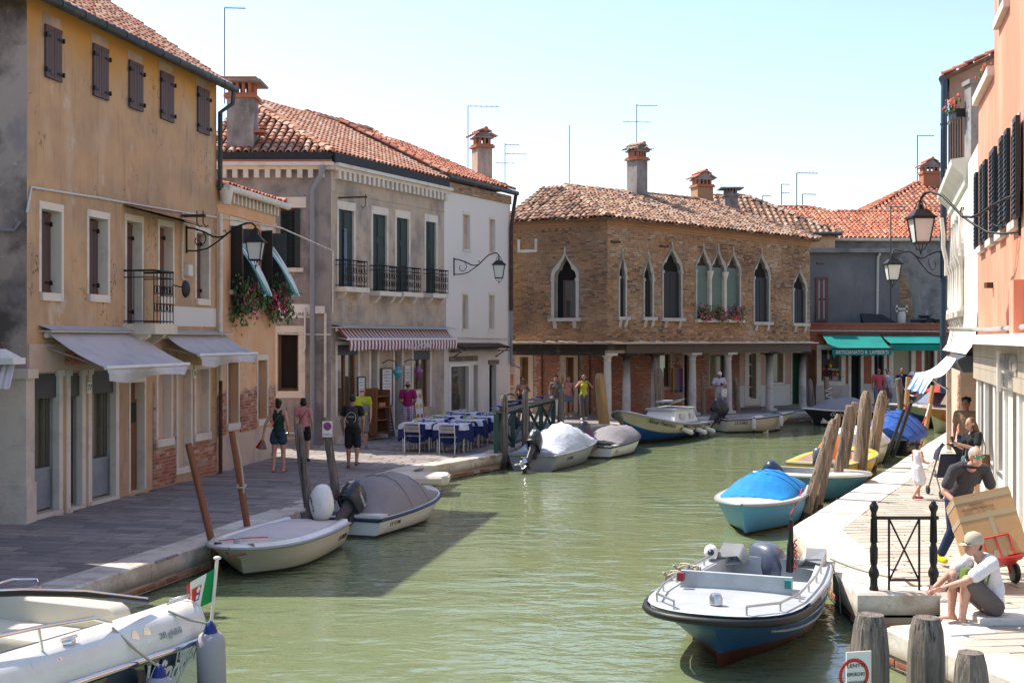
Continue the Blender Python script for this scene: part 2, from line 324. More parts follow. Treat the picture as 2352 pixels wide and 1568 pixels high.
# countable pieces: the largest in view as objects, the rest joined
class Pieces:
 def __init__(s,name,mats,proto,limit=300,tones=6):
  s.name=name;s.mats=mats;s.limit=limit;s.items=[];s.tones=tones
  s.pm=[proto()for _ in range(tones)]
 def add(s,M,tone,size=1.0):
  p=M.translation;d=(p-Vector((0,0,CZ))).length
  vis=1 if abs(p.x)<.44*p.y+.3 else .02
  s.items.append((size/d*vis,M,tone))
 def finish(s,parent,rest_name=None):
  s.items.sort(key=lambda x:-x[0]);T=s.tones
  mes=[]
  for k in range(T):
   b=s.pm[k];b.t=[(k+.5)/T]*len(b.f);mes.append(b.mesh(s.name,s.mats))
  inv=WM(parent).inverted()
  for _,M,t in s.items[:s.limit]:
   o=bpy.data.objects.new(s.name,mes[min(T-1,int(t*T))]);COL.objects.link(o)
   o.parent=parent;o.matrix_parent_inverse=inv;o.matrix_basis=M
  if len(s.items)>s.limit:
   b=MB()
   for i,(_,M,t)in enumerate(s.items[s.limit:]):
    q=s.pm[i%T];vs=[M@Vector(x)for x in q.v];base=len(b.v)
    b.v+=[tuple(x)for x in vs]
    for f,sm,mi in zip(q.f,q.sm,q.m):b.f.append([base+j for j in f]);b.sm.append(sm);b.t.append(t);b.m.append(mi)
   tag(b.build(rest_name or s.name+'work',s.mats,parent),kind='stuff')
def p_brick():
 b=MB();j=lambda a:a+R.uniform(-.03,.03)
 vs=[(j(-.5),0,j(-.5)),(j(.5),0,j(-.5)),(j(.5),0,j(.5)),(j(-.5),0,j(.5))]
 e=[(x*.94,1,z*.86)for x,_,z in vs]
 b.add(vs+e,[(4,5,6,7)[::-1],(0,1,5,4)[::-1],(1,2,6,5)[::-1],(2,3,7,6)[::-1],(3,0,4,7)[::-1]]);return b
def p_slab():
 b=MB();j=lambda a:a+R.uniform(-.015,.015)
 vs=[(j(-.5),j(-.5)),(j(.5),j(-.5)),(j(.5),j(.5)),(j(-.5),j(.5))]
 b.add([(x,y,0)for x,y in vs]+[(x*.975,y*.96,1+R.uniform(-.15,.05))for x,y in vs],[(4,5,6,7),(0,1,5,4),(1,2,6,5),(2,3,7,6),(3,0,4,7)]);return b
def p_tile():
 b=MB();n=6;L=.44;r0=.092;r1=.074;vs=[]
 for y,r in((0,r0),(L,r1)):
  for k in range(n+1):
   w=pi*k/n;vs.append((r*cos(w),y,r*sin(w)*.88+(.03 if y==0 else 0)))
 for k in range(n+1):w=pi*k/n;vs.append(((r0-.02)*cos(w),.002,(r0-.02)*sin(w)*.88+.026))
 fs=[(k,k+1,n+2+k,n+1+k)for k in range(n)]
 b.add(vs,fs,smooth=True);b.add(vs,[(k+1,k,2*n+2+k,2*n+3+k)for k in range(n)]);return b
def bricks_on(P,fr,s0,s1,z0,z1,keep=None,bl=.26,bh=.078,n=0,proud=(.004,.018),miss=.03,tone=None):
 nr=int((z1-z0)/bh)
 for r in range(nr):
  z=z0+(r+.5)*bh;s=s0-(r%2)*bl/2+R.uniform(-.02,.02)
  while s<s1:
   L=bl*(R.uniform(.92,1.06)if R.random()>.2 else .55);c=s+L/2
   a,e=max(s,s0),min(s+L,s1)
   if e-a>.05 and(keep is None or(keep((a+e)/2,z)and keep(a+.02,z)and keep(e-.02,z)))and R.random()>miss:
    M=fr.mat((a+e)/2,z+R.uniform(-.003,.003),n)@Matrix.Diagonal((e-a-.014,R.uniform(*proud),bh-.014,1))
    P.add(M,tone((a+e)/2,z)if tone else min(.99,max(0,R.gauss(.5,.24))),e-a)
   s+=L
def inpoly(x,y,P):
 c=False;j=len(P)-1
 for i in range(len(P)):
  if(P[i][1]>y)!=(P[j][1]>y)and x<(P[j][0]-P[i][0])*(y-P[i][1])/(P[j][1]-P[i][1])+P[i][0]:c=not c
  j=i
 return c
 # water
wm=bpy.data.materials.new('canal_water');wm.use_nodes=True
def _water():
 nt=wm.node_tree;N=nt.nodes;L=nt.links;b=N['Principled BSDF']
 tc=N.new('ShaderNodeTexCoord');last=None;ruf=N.new('ShaderNodeTexNoise');ruf.inputs['Scale'].default_value=.22;ruf.inputs['Detail'].default_value=3;L.new(tc.outputs['Object'],ruf.inputs['Vector'])
 for sc,st,dist,dt in((.8,(1,1.6,1),.075,2),(2.4,(.8,1.5,1),.04,3),(7,(.8,1.3,1),.009,3)):
  mp=N.new('ShaderNodeMapping');mp.inputs['Scale'].default_value=st;mp.inputs['Rotation'].default_value=(0,0,.3+sc*.1)
  L.new(tc.outputs['Object'],mp.inputs[0])
  t=N.new('ShaderNodeTexNoise');t.inputs['Scale'].default_value=sc;t.inputs['Detail'].default_value=dt;t.inputs['Distortion'].default_value=.5
  L.new(mp.outputs[0],t.inputs['Vector'])
  bn=N.new('ShaderNodeBump');bn.inputs['Strength'].default_value=1;bn.inputs['Distance'].default_value=dist
  L.new(t.outputs[0],bn.inputs['Height'])
  mr=N.new('ShaderNodeMapRange');mr.inputs[1].default_value=.38;mr.inputs[2].default_value=.62;mr.inputs[3].default_value=.25;mr.inputs[4].default_value=1;L.new(ruf.outputs[0],mr.inputs[0]);L.new(mr.outputs[0],bn.inputs['Strength'])
  if last:L.new(last,bn.inputs['Normal'])
  last=bn.outputs[0]
 L.new(last,b.inputs['Normal'])
 t=N.new('ShaderNodeTexNoise');t.inputs['Scale'].default_value=.25;L.new(tc.outputs['Object'],t.inputs['Vector'])
 x=N.new('ShaderNodeMix');x.data_type='RGBA';x.inputs[6].default_value=(.150,.188,.092,1);x.inputs[7].default_value=(.182,.220,.118,1)
 L.new(t.outputs[0],x.inputs[0]);L.new(x.outputs[2],b.inputs['Base Color'])
 b.inputs['Roughness'].default_value=.06;b.inputs['IOR'].default_value=1.6;b.inputs['Specular IOR Level'].default_value=.5
_water()
w=MB().quad((-60,-40,WZ),(220,-40,WZ),(220,260,WZ),(-60,260,WZ)).build('water',wm);tag(w,kind='structure')
# quays
LE=[(-7.4,7),(-5.38,15.0),(-4.53,18.3),(-3.81,21.7),(-3.3,24.3),(-2.55,27.6),(-2.18,28.9),(-.35,32.3),(.3,35.4),(1.3,40.2),(3.6,43.6),(7.9,47.6),(12.8,51.0),(15.7,52.4),(40,53.5)]
RE=[(5.9,5),(4.55,10.8),(3.98,12.9),(4.66,13.1),(5.05,14.4),(4.11,14.4),(4.53,19.7),(9.6,30.2),(14.7,40.9),(16.6,43.6),(40,46)]
RE_kerb_from=0
def offset_line(pts,d):
 out=[]
 for i,p in enumerate(pts):
  a=Vector(pts[max(i-1,0)]);c=Vector(pts[min(i+1,len(pts)-1)]);p=Vector(p)
  n1=(p-a);n2=(c-p)
  n1=n1.normalized()if n1.length>0 else n2.normalized();n2=n2.normalized()if n2.length>0 else n1
  n1=V(-n1.y,n1.x);n2=V(-n2.y,n2.x);m=n1+n2
  m=m/max(m.length_squared,.5)*2/1
  out.append(p+(n1+n2)/max((n1+n2).length_squared,1.0)*2*d)
 return out
def P3(p,z):return Vector((p[0],p[1],z))
def land(name,edge,back,side,jm,km):
 """ground sheet with an edge wall; side=+1 when the land lies left of the edge direction"""
 b=MB();inner=offset_line(edge,side*.06)
 b.poly([P3(p,QZ-.03)for p in inner]+[P3(p,QZ-.03)for p in back],0)
 g=b.build(name,[jm]);tag(g,kind='structure')
 return g
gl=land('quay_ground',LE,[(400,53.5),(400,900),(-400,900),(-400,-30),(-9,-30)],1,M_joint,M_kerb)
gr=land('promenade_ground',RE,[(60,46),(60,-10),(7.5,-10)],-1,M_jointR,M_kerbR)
def kerbs(parent,edge,side,m,i0=0,i1=None,w=.5,h=.27,lens=(1.1,1.8),proud=.0,ztop=QZ+.008):
 """bevelled stone blocks along the water's edge, each one an object"""
 i1=len(edge)-1 if i1 is None else i1
 inn=offset_line(edge,side*w);out=offset_line(edge,-side*.03)
 for i in range(i0,i1):
  a,c=Vector(edge[i]),Vector(edge[i+1]);L=(c-a).length
  nb=max(1,round(L/R.uniform(*lens)))
  if max(a.y,c.y)>60 or min(a.x,c.x)>30:nb=3
  for k in range(nb):
   q=[]
   for t in(k/nb,(k+1)/nb):
    o=out[i].lerp(out[i+1],t);n=inn[i].lerp(inn[i+1],t);q.append((o,n))
   g=.006/max(L/nb,.1)
   (o0,n0),(o1,n1)=q
   o0,o1=o0.lerp(o1,g),o1.lerp(o0,g);n0,n1=n0.lerp(n1,g),n1.lerp(n0,g)
   dz=R.uniform(-.008,.006);zt=ztop+dz;bv=.03;z0=ztop-h
   ob0,ob1=o0.lerp(n0,bv/w),o1.lerp(n1,bv/w)
   b=MB();e=lambda p,z:P3(p,z)
   secs=[[e(o0,z0),e(o0,zt-bv),e(o0.lerp(n0,.015),zt-bv*.4),e(ob0,zt),e(n0,zt-.004)],[e(o1,z0),e(o1,zt-bv),e(o1.lerp(n1,.015),zt-bv*.4),e(ob1,zt),e(n1,zt-.004)]]
   mid=[p.lerp(r,.5)+V(R.uniform(-.012,.012),R.uniform(-.012,.012),R.uniform(-.006,.004))for p,r in zip(*secs)]
   b.loft([secs[0],mid,secs[1]],0,False,tone=R.random())
   for s in secs:b.poly([s[0],s[1],s[2],s[3],s[4],(s[4].x,s[4].y,z0)],0)
   b.build('kerb_stone',m,parent)
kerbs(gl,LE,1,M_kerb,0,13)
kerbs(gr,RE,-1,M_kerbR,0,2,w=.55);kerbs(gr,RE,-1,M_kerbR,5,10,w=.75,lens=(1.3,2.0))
def stone(poly,z0,z1,m,parent,name='kerb_stone'):
 b=MB();c=sum((V(*p,0)for p in poly),V(0,0,0))/len(poly);ins=[V(*p,0).lerp(c,.03)for p in poly]
 b.poly([V(p.x,p.y,z1)for p in ins]);k=len(poly)
 for i in range(k):
  a,d=poly[i],poly[(i+1)%k];p,q=ins[i],ins[(i+1)%k]
  b.quad(V(*a,z0),V(*d,z0),V(*d,z1-.02),V(*a,z1-.02));b.quad(V(*a,z1-.02),V(*d,z1-.02),V(q.x,q.y,z1),V(p.x,p.y,z1))
 return b.build(name,m,parent,False,True)
stone([(3.99,12.91),(4.66,13.12),(5.02,13.06),(5.02,12.62),(4.5,12.5)],.53,QZ+.012,M_kerbR,gr)
stone([(4.64,13.14),(5.04,14.36),(5.32,14.36),(5.1,13.1)],.53,QZ+.006,M_kerbR,gr)
stone([(5.0,13.0),(5.0,13.42),(6.9,13.5),(6.9,13.05)],.7,QZ+.075,M_kerbR,gr,'step_stone')
b=MB();b.loft([[V(4.07,14.36,.60),V(4.07,14.36,.83),V(4.1,14.39,.86),V(4.1,14.72,.86),V(4.1,14.72,.6)],[V(5.06,14.36,.60),V(5.06,14.36,.83),V(5.05,14.39,.86),V(5.05,14.72,.86),V(5.05,14.72,.6)]],0,False)
b.poly([V(4.07,14.36,.6),V(4.07,14.36,.83),V(4.1,14.39,.86),V(4.1,14.72,.86),V(4.1,14.72,.6)]);b.poly([V(5.06,14.36,.6),V(5.06,14.36,.83),V(5.05,14.39,.86),V(5.05,14.72,.86),V(5.05,14.72,.6)])
b.build('landing_stone',M_kerb,gr)
def quaywall(parent,edge,i0,i1,z1,P,near=70):
 b=MB()
 for i in range(i0,i1):
  a,c=edge[i],edge[i+1]
  b.quad(P3(a,WZ-.1),P3(c,WZ-.1),P3(c,z1),P3(a,z1),0);b.quad(P3(a,-1.2),P3(c,-1.2),P3(c,WZ-.1),P3(a,WZ-.1),1)
  f=Fr(a,c)
  if max(a[1],c[1])<near and min(a[1],c[1])>8.5:bricks_on(P,f,0,f.L,WZ-.05,z1,bl=.27,bh=.085,proud=(.004,.02),miss=.05)
 b.build('quay_wall',[M_redmortar,M_algae],parent)
PB=Pieces('brick',[M_bkred],p_brick,300);quaywall(gl,LE,0,13,.56,PB);PB.finish(gl,'brick_courses')
PB=Pieces('brick',[M_bkred],p_brick,300);quaywall(gr,RE,0,10,.56,PB);PB.finish(gr,'brick_courses')
def paving(parent,m,axis,region,keep,roww=.3,lens=(.45,.8),limit=300):
 P=Pieces('paving_stone',[m],p_slab,limit);ax=Vector(axis).normalized();ay=V(-ax.y,ax.x)
 x0,x1,y0,y1=region;r=y0
 while r<y1:
  w=roww*R.uniform(.88,1.1);s=x0-R.uniform(0,.5);tb=R.gauss(.45,.1)
  while s<x1:
   L=R.uniform(*lens);c=ax*(s+L/2)+ay*(r+w/2)
   if keep(c.x,c.y):
    rot=Matrix.Identity(4)
    for i in range(2):rot[i][0]=ax[i];rot[i][1]=ay[i]
    M=Matrix.Translation((c.x,c.y,QZ-.031))@rot@Matrix.Rotation(R.gauss(0,.004),4,'X')@Matrix.Diagonal((L-.012,w-.012,.031,1))
    P.add(M,min(.99,max(0,R.gauss(tb,.2))),L)
   s+=L
  r+=w
 P.finish(parent,'paving_stones')
Lin=offset_line(LE,.22);Rin=offset_line(RE,-.42);Rin2=offset_line(RE,-.25)
PL=[tuple(p)for p in Lin[:11]]+[(3.2,49),(-.6,49),(-.5,45),(-2.5,41),(-5.3,35.4),(-8,35.4),(-8,31.8),(-6.2,31.6),(-6.8,27.8),(-8.2,20.4),(-13,20.4),(-13,5)]
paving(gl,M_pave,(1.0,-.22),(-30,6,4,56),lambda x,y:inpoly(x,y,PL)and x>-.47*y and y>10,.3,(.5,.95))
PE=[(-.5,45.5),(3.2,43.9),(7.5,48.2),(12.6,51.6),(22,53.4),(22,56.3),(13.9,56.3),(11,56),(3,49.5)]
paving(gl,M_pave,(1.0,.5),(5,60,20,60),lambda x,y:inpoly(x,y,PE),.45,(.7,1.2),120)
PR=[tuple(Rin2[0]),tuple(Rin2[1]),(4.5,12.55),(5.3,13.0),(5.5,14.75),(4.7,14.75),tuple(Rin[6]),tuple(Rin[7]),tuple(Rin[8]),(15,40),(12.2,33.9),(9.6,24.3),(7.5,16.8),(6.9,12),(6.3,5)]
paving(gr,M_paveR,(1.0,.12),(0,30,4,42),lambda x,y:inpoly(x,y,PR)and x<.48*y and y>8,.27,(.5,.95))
# building helpers
def wall(house,fr,outer,holes=(),m=None,depth=.22,rm=None,name='wall',back=True):
 """plastered skin with real openings; every opening gets its reveals"""
 b=MB();holes=list(holes);rc=lambda q:len(q)==4 and len({round(a,4)for a,_ in q})==2 and len({round(a,4)for _,a in q})==2
 if rc(outer)and all(rc(h)for h in holes):
  o0,o1=min(s for s,_ in outer),max(s for s,_ in outer);y0,y1=min(z for _,z in outer),max(z for _,z in outer);bx=[(min(s for s,_ in h),min(z for _,z in h),max(s for s,_ in h),max(z for _,z in h))for h in holes]
  ss=sorted({o0,o1,*[x for q in bx for x in(q[0],q[2])if o0<x<o1]});zs=sorted({y0,y1,*[x for q in bx for x in(q[1],q[3])if y0<x<y1]})
  for a,c in zip(ss,ss[1:]):
   for d,e in zip(zs,zs[1:]):
    if not any(q[0]<(a+c)/2<q[2]and q[1]<(d+e)/2<q[3]for q in bx):b.quad(fr.pt(a,d),fr.pt(c,d),fr.pt(c,e),fr.pt(a,e),0)
 else:b.poly([fr.pt(s,z)for s,z in outer],0,holes=[[fr.pt(s,z)for s,z in h]for h in holes])
 if 'DBG' in globals():
  import numpy as np
  A=lambda q:abs(sum(q[i][0]*q[(i+1)%len(q)][1]-q[(i+1)%len(q)][0]*q[i][1]for i in range(len(q))))/2
  tot=0
  for f in b.f:
   p=[Vector(b.v[i])for i in f];tot+=sum(((p[i]-p[0]).cross(p[i+1]-p[0])).length/2 for i in range(1,len(p)-1))
  print('PX wall',house.name,round(tot,2),round(A(outer)-sum(A(h)for h in holes),2))
 for h in holes:
  for i in range(len(h)):
   a,c=h[i],h[(i+1)%len(h)]
   b.quad(fr.pt(*a),fr.pt(*c),fr.pt(*c,-depth-.06),fr.pt(*a,-depth-.06),1)
 o=b.build(name,[m,rm or m],house)
 return o
def R4(r):return[(r[0],r[1]),(r[2],r[1]),(r[2],r[3]),(r[0],r[3])]
def box_house(house,fr,depth,z0,z1,m,name='rear_wall'):
 """the other three walls of a block"""
 b=MB();P=fr.pt
 b.quad(P(0,z0,0),P(0,z0,-depth),P(0,z1,-depth),P(0,z1,0));b.quad(P(fr.L,z0,0),P(fr.L,z0,-depth),P(fr.L,z1,-depth),P(fr.L,z1,0))
 b.quad(P(0,z0,-depth),P(fr.L,z0,-depth),P(fr.L,z1,-depth),P(0,z1,-depth));b.quad(P(0,z1-.02,0),P(fr.L,z1-.02,0),P(fr.L,z1-.02,-depth),P(0,z1-.02,-depth))
 return b.build(name,m,house)
def border(b,fr,r,w,n0,n1,m=0,bottom=True,top=None):
 s0,z0,s1,z1=r;top=w if top is None else top
 b.fbox(fr,s0-w,z0,s0-.002,z1,n0,n1,m);b.fbox(fr,s1+.002,z0,s1+w,z1,n0,n1,m);b.fbox(fr,s0-w,z1+.002,s1+w,z1+top,n0,n1+.004,m)
 if bottom:b.fbox(fr,s0-w,z0-w,s1+w,z0-.002,n0,n1+.004,m)
def window(house,fr,r,depth=.22,pane=None,name='window',frame=None,sill=None,sash=None,lintel=None,label=None):
 """pane set back in the opening; frame = (width, proud, material), sill = (height, proud, overhang, material)"""
 s0,z0,s1,z1=r;b=MB();b.quad(fr.pt(s0,z0,-depth),fr.pt(s1,z0,-depth),fr.pt(s1,z1,-depth),fr.pt(s0,z1,-depth))
 w=b.build(name,pane or M_glass,house)
 if label:w['label']=label
 if frame:
  b=MB();border(b,fr,r,frame[0],-.02,frame[1],0,bottom=not sill and(len(frame)<4 or frame[3]),top=frame[4]if len(frame)>4 else None);b.build('frame',frame[2],w)
 if sill:
  b=MB();b.fbox(fr,s0-sill[2],z0-sill[0],s1+sill[2],z0-.001,-depth+.02,sill[1]);b.build('sill',sill[3],w)
 if sash:
  b=MB();k=sash[0];n0,n1=-depth+.004,-depth+.05
  b.fbox(fr,s0,z0,s0+k,z1,n0,n1);b.fbox(fr,s1-k,z0,s1,z1,n0,n1);b.fbox(fr,s0+k,z1-k,s1-k,z1,n0,n1-.003);b.fbox(fr,s0+k,z0,s1-k,z0+k,n0,n1-.003)
  for i in range(sash[2]):
   c=s0+(s1-s0)*(i+1)/(sash[2]+1);b.fbox(fr,c-k/2,z0+k,c+k/2,z1-k,n0,n1-.006)
  for i in range(sash[3]):
   c=z0+(z1-z0)*(i+1)/(sash[3]+1);b.fbox(fr,s0+k,c-k/3,s1-k,c+k/3,n0,n1-.01)
  b.build('sash',sash[1],w)
 return w
def leaf(b,fr,s0,z0,s1,z1,n0,n1,boards=3,m=0):
 """boarded shutter leaf with slightly sunk joints"""
 w=(s1-s0)/boards
 for i in range(boards):b.fbox(fr,s0+i*w+.004,z0,s0+(i+1)*w-.004,z1,n0,n1,m)
 b.fbox(fr,s0,z0,s1,z1,n0,n1-.006,m)
 b.fbox(fr,s0,z0,s1,z0+.06,n1,n1+.008,m);b.fbox(fr,s0,z1-.06,s1,z1,n1,n1+.008,m)
def hinge(b,fr,s,z,n,d=1,L=.16):
 b.fbox(fr,min(s,s+d*L),z-.018,max(s,s+d*L),z+.018,n,n+.012);b.fbox(fr,s-d*.03-.015,z-.04,s-d*.03+.015,z+.04,n-.01,n+.03)
def closed_shutters(parent,fr,r,n,m,leaves=2,hm=None,boards=3):
 s0,z0,s1,z1=r;w=(s1-s0)/leaves
 for i in range(leaves):
  b=MB();leaf(b,fr,s0+i*w+.004,z0,s0+(i+1)*w-.004,z1,n,n+.035,boards);sh=b.build('shutter',m,parent)
  d=1 if i==0 else-1;e=s0+.02 if i==0 else s1-.02
  for f in(.14,.80):h=MB();hinge(h,fr,e,z0+(z1-z0)*f,n+.045,d,w*.45);h.build('hinge',hm or M_iron,sh)
def louvre(b,fr,s0,z0,s1,z1,n,m=0,step=.05,t=.04):
 z=z0+step/2
 while z<z1-step/2:
  P=fr.pt;b.add([P(s0,z-.02,n+t),P(s1,z-.02,n+t),P(s1,z+.02,n),P(s0,z+.02,n),P(s0,z-.012,n+t),P(s1,z-.012,n+t),P(s1,z+.028,n),P(s0,z+.028,n)],[(0,1,2,3),(7,6,5,4),(0,4,5,1)],m)
  z+=step
def ftext(name,txt,fr,s,z,n,h,m,parent,**k):
 x=V(0,0,1).cross(fr.n);return text(name,txt,Mxy(fr.pt(s,z,n),x,V(0,0,1)),h,m,parent,**k)
 # roofs
class Roof:
 def __init__(s,house,m,limit=300,name='roof'):
  s.house=house;s.m=m;s.P=Pieces('roof_tile',[m],p_tile,limit);s.b=MB();s.ridges=[];s.name=name
 def plane(s,e0,e1,r1,r0,sp=.215,ex=.33,jit=.01,tb=None,thick=.06,overhang=.05,tiles=True):
  e0,e1,r1,r0=map(Vector,(e0,e1,r1,r0));ax=(e1-e0).normalized();nn=ax.cross(((r0+r1)/2)-(e0+e1)/2).normalized();dn=nn
  if dn.z<0:ax=-ax;e0,e1,r0,r1=e1,e0,r1,r0;dn=-dn
  up=dn.cross(ax);poly=[((p-e0).dot(ax),(p-e0).dot(up))for p in(e0,e1,r1,r0)]
  q=[p-dn*.035 for p in(e0,e1,r1,r0)];s.b.poly(q,0);s.b.poly([p-dn*thick for p in q][::-1],0)
  for i in range(4):s.b.quad(q[i],q[(i+1)%4],q[(i+1)%4]-dn*thick,q[i]-dn*thick,0)
  H=max(p[1]for p in poly);x0=min(p[0]for p in poly);x1=max(p[0]for p in poly)
  rot=Matrix.Identity(4)
  for i in range(3):rot[i][0]=ax[i];rot[i][1]=up[i];rot[i][2]=dn[i]
  if not tiles:return
  nc=int((x1-x0)/sp);nr=int(H/ex)+1
  for c in range(nc+1):
   x=x0+(c+.5)*sp;w=R.gauss(0,jit)
   for r in range(nr):
    y=r*ex-overhang
    if inpoly(x,max(y+.12,.01),poly)and x<x1-.03:
     M=Matrix.Translation(e0+ax*(x+w+R.gauss(0,jit*.6))+up*(y+R.gauss(0,jit))+dn*R.gauss(0,jit*.25))@rot@Matrix.Rotation(R.gauss(0,jit*3),4,'Z')
     s.P.add(M,min(.99,max(0,R.gauss(.5,.27)if tb is None else tb(x,y))),.2)
 def ridge(s,p0,p1,r=.12,m=None):
  p0,p1=Vector(p0),Vector(p1);L=(p1-p0).length;n=max(1,round(L/.36));t=(p1-p0).normalized();side=t.cross(V(0,0,1)).normalized();up=side.cross(t)
  for i in range(n):
   a=p0+t*(L*i/n-.03);c=p0+t*(L*(i+1)/n+.03);b=MB();secs=[]
   for p,rr,dz in((a,r*1.08,.03),(c,r*.9,.005)):
    secs.append([p+side*rr*cos(pi*k/7)+up*(rr*sin(pi*k/7)*.85+dz-.02)for k in range(8)])
   b.loft(secs,0,True,tone=R.random(),flip=True);b.poly(secs[0],0);s.ridges.append(b)
 def finish(s,um=None):
  o=s.b.build(s.name,um or M_under,s.house);s.P.finish(o,'roof_tiling')
  for b in s.ridges:b.build('ridge_tile',s.m,o)
  return o
def gutter(house,pts,r=.075,m=None,rings=.8,name='gutter'):
 b=MB();pts=[Vector(p)for p in pts];b.tube(pts,r,8)
 for i in range(len(pts)-1):
  L=(pts[i+1]-pts[i]).length;k=int(L/rings)
  for j in range(1,k+1):
   p=pts[i].lerp(pts[i+1],j/(k+1));t=(pts[i+1]-pts[i]).normalized()*.015;b.tube([p-t,p+t],r*1.1,8)
 return b.build(name,m or M_gutter,house)
def downpipe(house,pts,r=.055,m=None,name='downpipe',clamps=2.0):
 b=MB();pts=[Vector(p)for p in pts];b.tube(pts,r,8)
 for i in range(len(pts)-1):
  L=(pts[i+1]-pts[i]).length
  for j in range(1,int(L/clamps)+1):
   p=pts[i].lerp(pts[i+1],j/(int(L/clamps)+1));t=(pts[i+1]-pts[i]).normalized()*.02;b.tube([p-t,p+t],r*1.25,8)
 return b.build(name,m or M_gutter,house)
def chimney(house,base,w,d,h,top='slab',rz=0,mshaft=None,tm=None):
 """shaft, brick collar, vented head and a slab or a little tiled gable on top"""
 T=Matrix.Translation(base)@Matrix.Rotation(rz,4,'Z');b=MB()
 b.box((0,0,h/2-.4),(w,d,h+.8),M=T);c=b.build('chimney',mshaft or M_grey_dark,house)
 b=MB();k=w*.12
 b.box((0,0,h+.04),(w+.16,d+.16,.08),M=T);b.box((0,0,h+.11),(w+.08,d+.08,.06),M=T)
 hh=.30 if top=='slab' else .22;n=4 if w>.6 else 3
 for sx in(-1,1):
  for i in range(n):f=-.5+(i+.5)/n;b.box((f*(w-.06)*1.0,sx*(d/2-.06),h+.14+hh/2),(w/n*.42,.12,hh),M=T)
 for sy in(-1,1):
  for i in range(n):f=-.5+(i+.5)/n;b.box((sy*(w/2-.06),f*(d-.3),h+.14+hh/2),(.12,d/n*.42,hh),M=T)
 b.build('chimney_head',M_bkred if top!='grey' else M_grey_dark,c);z=h+.14+hh
 b=MB()
 if top in('slab','grey'):
  b.box((0,0,z+.03),(w+.5,d+.5,.06),M=T)
  if top=='slab':
   b.build('cap_slab',M_grey_dark,c);b=MB();b.box((0,0,z+.11),(w+.2,d+.2,.1),M=T);b.build('brick_course',M_bkred,c)
   b=MB();b.box((0,0,z+.20),(w+.2,d+.2,.08),M=T,taper=.3);b.build('mortar_top',M_stone,c)
  else:b.build('cap_slab',M_grey_dark,c)
 else:
  b.box((0,0,z+.025),(w+.12,d+.12,.05),M=T);gh=w*.45
  for sy in(-1,1):b.poly([T@V(-w/2-.05,sy*(d/2-.02),z+.05),T@V(w/2+.05,sy*(d/2-.02),z+.05),T@V(0,sy*(d/2-.02),z+.05+gh)])
  b.build('gable',M_grey_dark,c);tl=MB()
  proto=p_tile();L=sqrt((w/2+.15)**2+gh**2)
  for sx in(-1,1):
   k=max(3,int((d+.2)/.2))
   for i in range(k):
    y=-(d+.2)/2+(i+.5)*(d+.2)/k
    for row in range(2):
     f=row*.5;px=sx*(w/2+.17)*(1-f);pz=z+.03+(gh+.06)*f
     up=V(-sx*(w/2+.15),0,gh).normalized();ax=V(0,sx,0);nn=ax.cross(up);m=Matrix.Identity(4)
     for q in range(3):m[q][0]=ax[q];m[q][1]=up[q];m[q][2]=nn[q];m[q][3]=(px,y,pz)[q]
     tl.add(proto.v,proto.f,0,True,R.random(),T@m@Matrix.Diagonal((1,L/.8,1,1)))
  tl.tube([T@V(0,-(d+.3)/2,z+.06+gh),T@V(0,(d+.3)/2,z+.06+gh)],.09,8,tone=.6)
  tl.build('cap_tiles',tm or M_tile_red,c)
 return c
def bricks_patch(P,house,fr,poly,n=.012,m=None):
 """a place where the plaster has come off: a thin bed of mortar with the bricks on it"""
 b=MB();b.poly([fr.pt(s,z,n)for s,z in poly]);b.build('exposed_masonry',m or M_redmortar,house)
 s0,s1=min(p[0]for p in poly),max(p[0]for p in poly);z0,z1=min(p[1]for p in poly),max(p[1]for p in poly)
 bricks_on(P,fr,s0,s1,z0,z1,lambda s,z:inpoly(s,z,poly),n=n,bl=.25,bh=.075)
def iron_balcony(house,fr,s0,s1,zb,zt,n,label=None,slab=.1,pattern='scroll',mslab=None,consoles=2):
 """stone slab on consoles with a wrought-iron parapet on three sides"""
 b=MB();b.fbox(fr,s0-.06,zb-slab,s1+.06,zb,-.02,n+.06);o=b.build('balcony',mslab or M_frame,house)
 for i in range(consoles):
  s=s0+(s1-s0)*(.12+.76*i/max(1,consoles-1));b=MB();P=fr.pt;h=.22
  prof=[(0,zb-slab-h),(n*.35,zb-slab-h*.9),(n*.75,zb-slab-h*.3),(n*.8,zb-slab),(0,zb-slab)]
  for ds in(-.06,.06):b.poly([P(s+ds,z,q)for q,z in prof])
  for k in range(5):a,c=prof[k],prof[(k+1)%5];b.quad(P(s-.06,a[1],a[0]),P(s+.06,a[1],a[0]),P(s+.06,c[1],c[0]),P(s-.06,c[1],c[0]))
  b.build('console',mslab or M_frame,o)
 b=MB();P=fr.pt
 for z,r in((zt,.022),(zb+.05,.014),(zt-.13,.012)):b.tube([P(s0,z,0),P(s0,z,n),P(s1,z,n),P(s1,z,0)],r,6)
 L=s1-s0;k=max(4,round(L/.14))
 def bar(s,q):b.tube([P(s,zb,q),P(s,zt,q)],.009,5,caps=False)
 for i in range(k+1):bar(s0+L*i/k,n)
 for i in range(1,3):bar(s0,n*i/3);bar(s1,n*i/3)
 H=zt-zb-.18
 for i in range(k):
  s=s0+L*(i+.5)/k;zc=zb+.05+H*(.3 if i%2 else .7);r=L/k*.42
  b.tube([P(s+r*cos(w)*(1-w/14),zc+r*1.9*sin(w)*(1-w/14),n)for w in[j*.5 for j in range(15)]],.008,4,caps=False)
  b.tube([P(s-r*cos(w)*(1-w/14),zb+.05+H*(.7 if i%2 else .3)+r*1.9*sin(w)*(1-w/14),n)for w in[j*.5 for j in range(15)]],.008,4,caps=False)
 b.build('railing',M_iron,o);return o
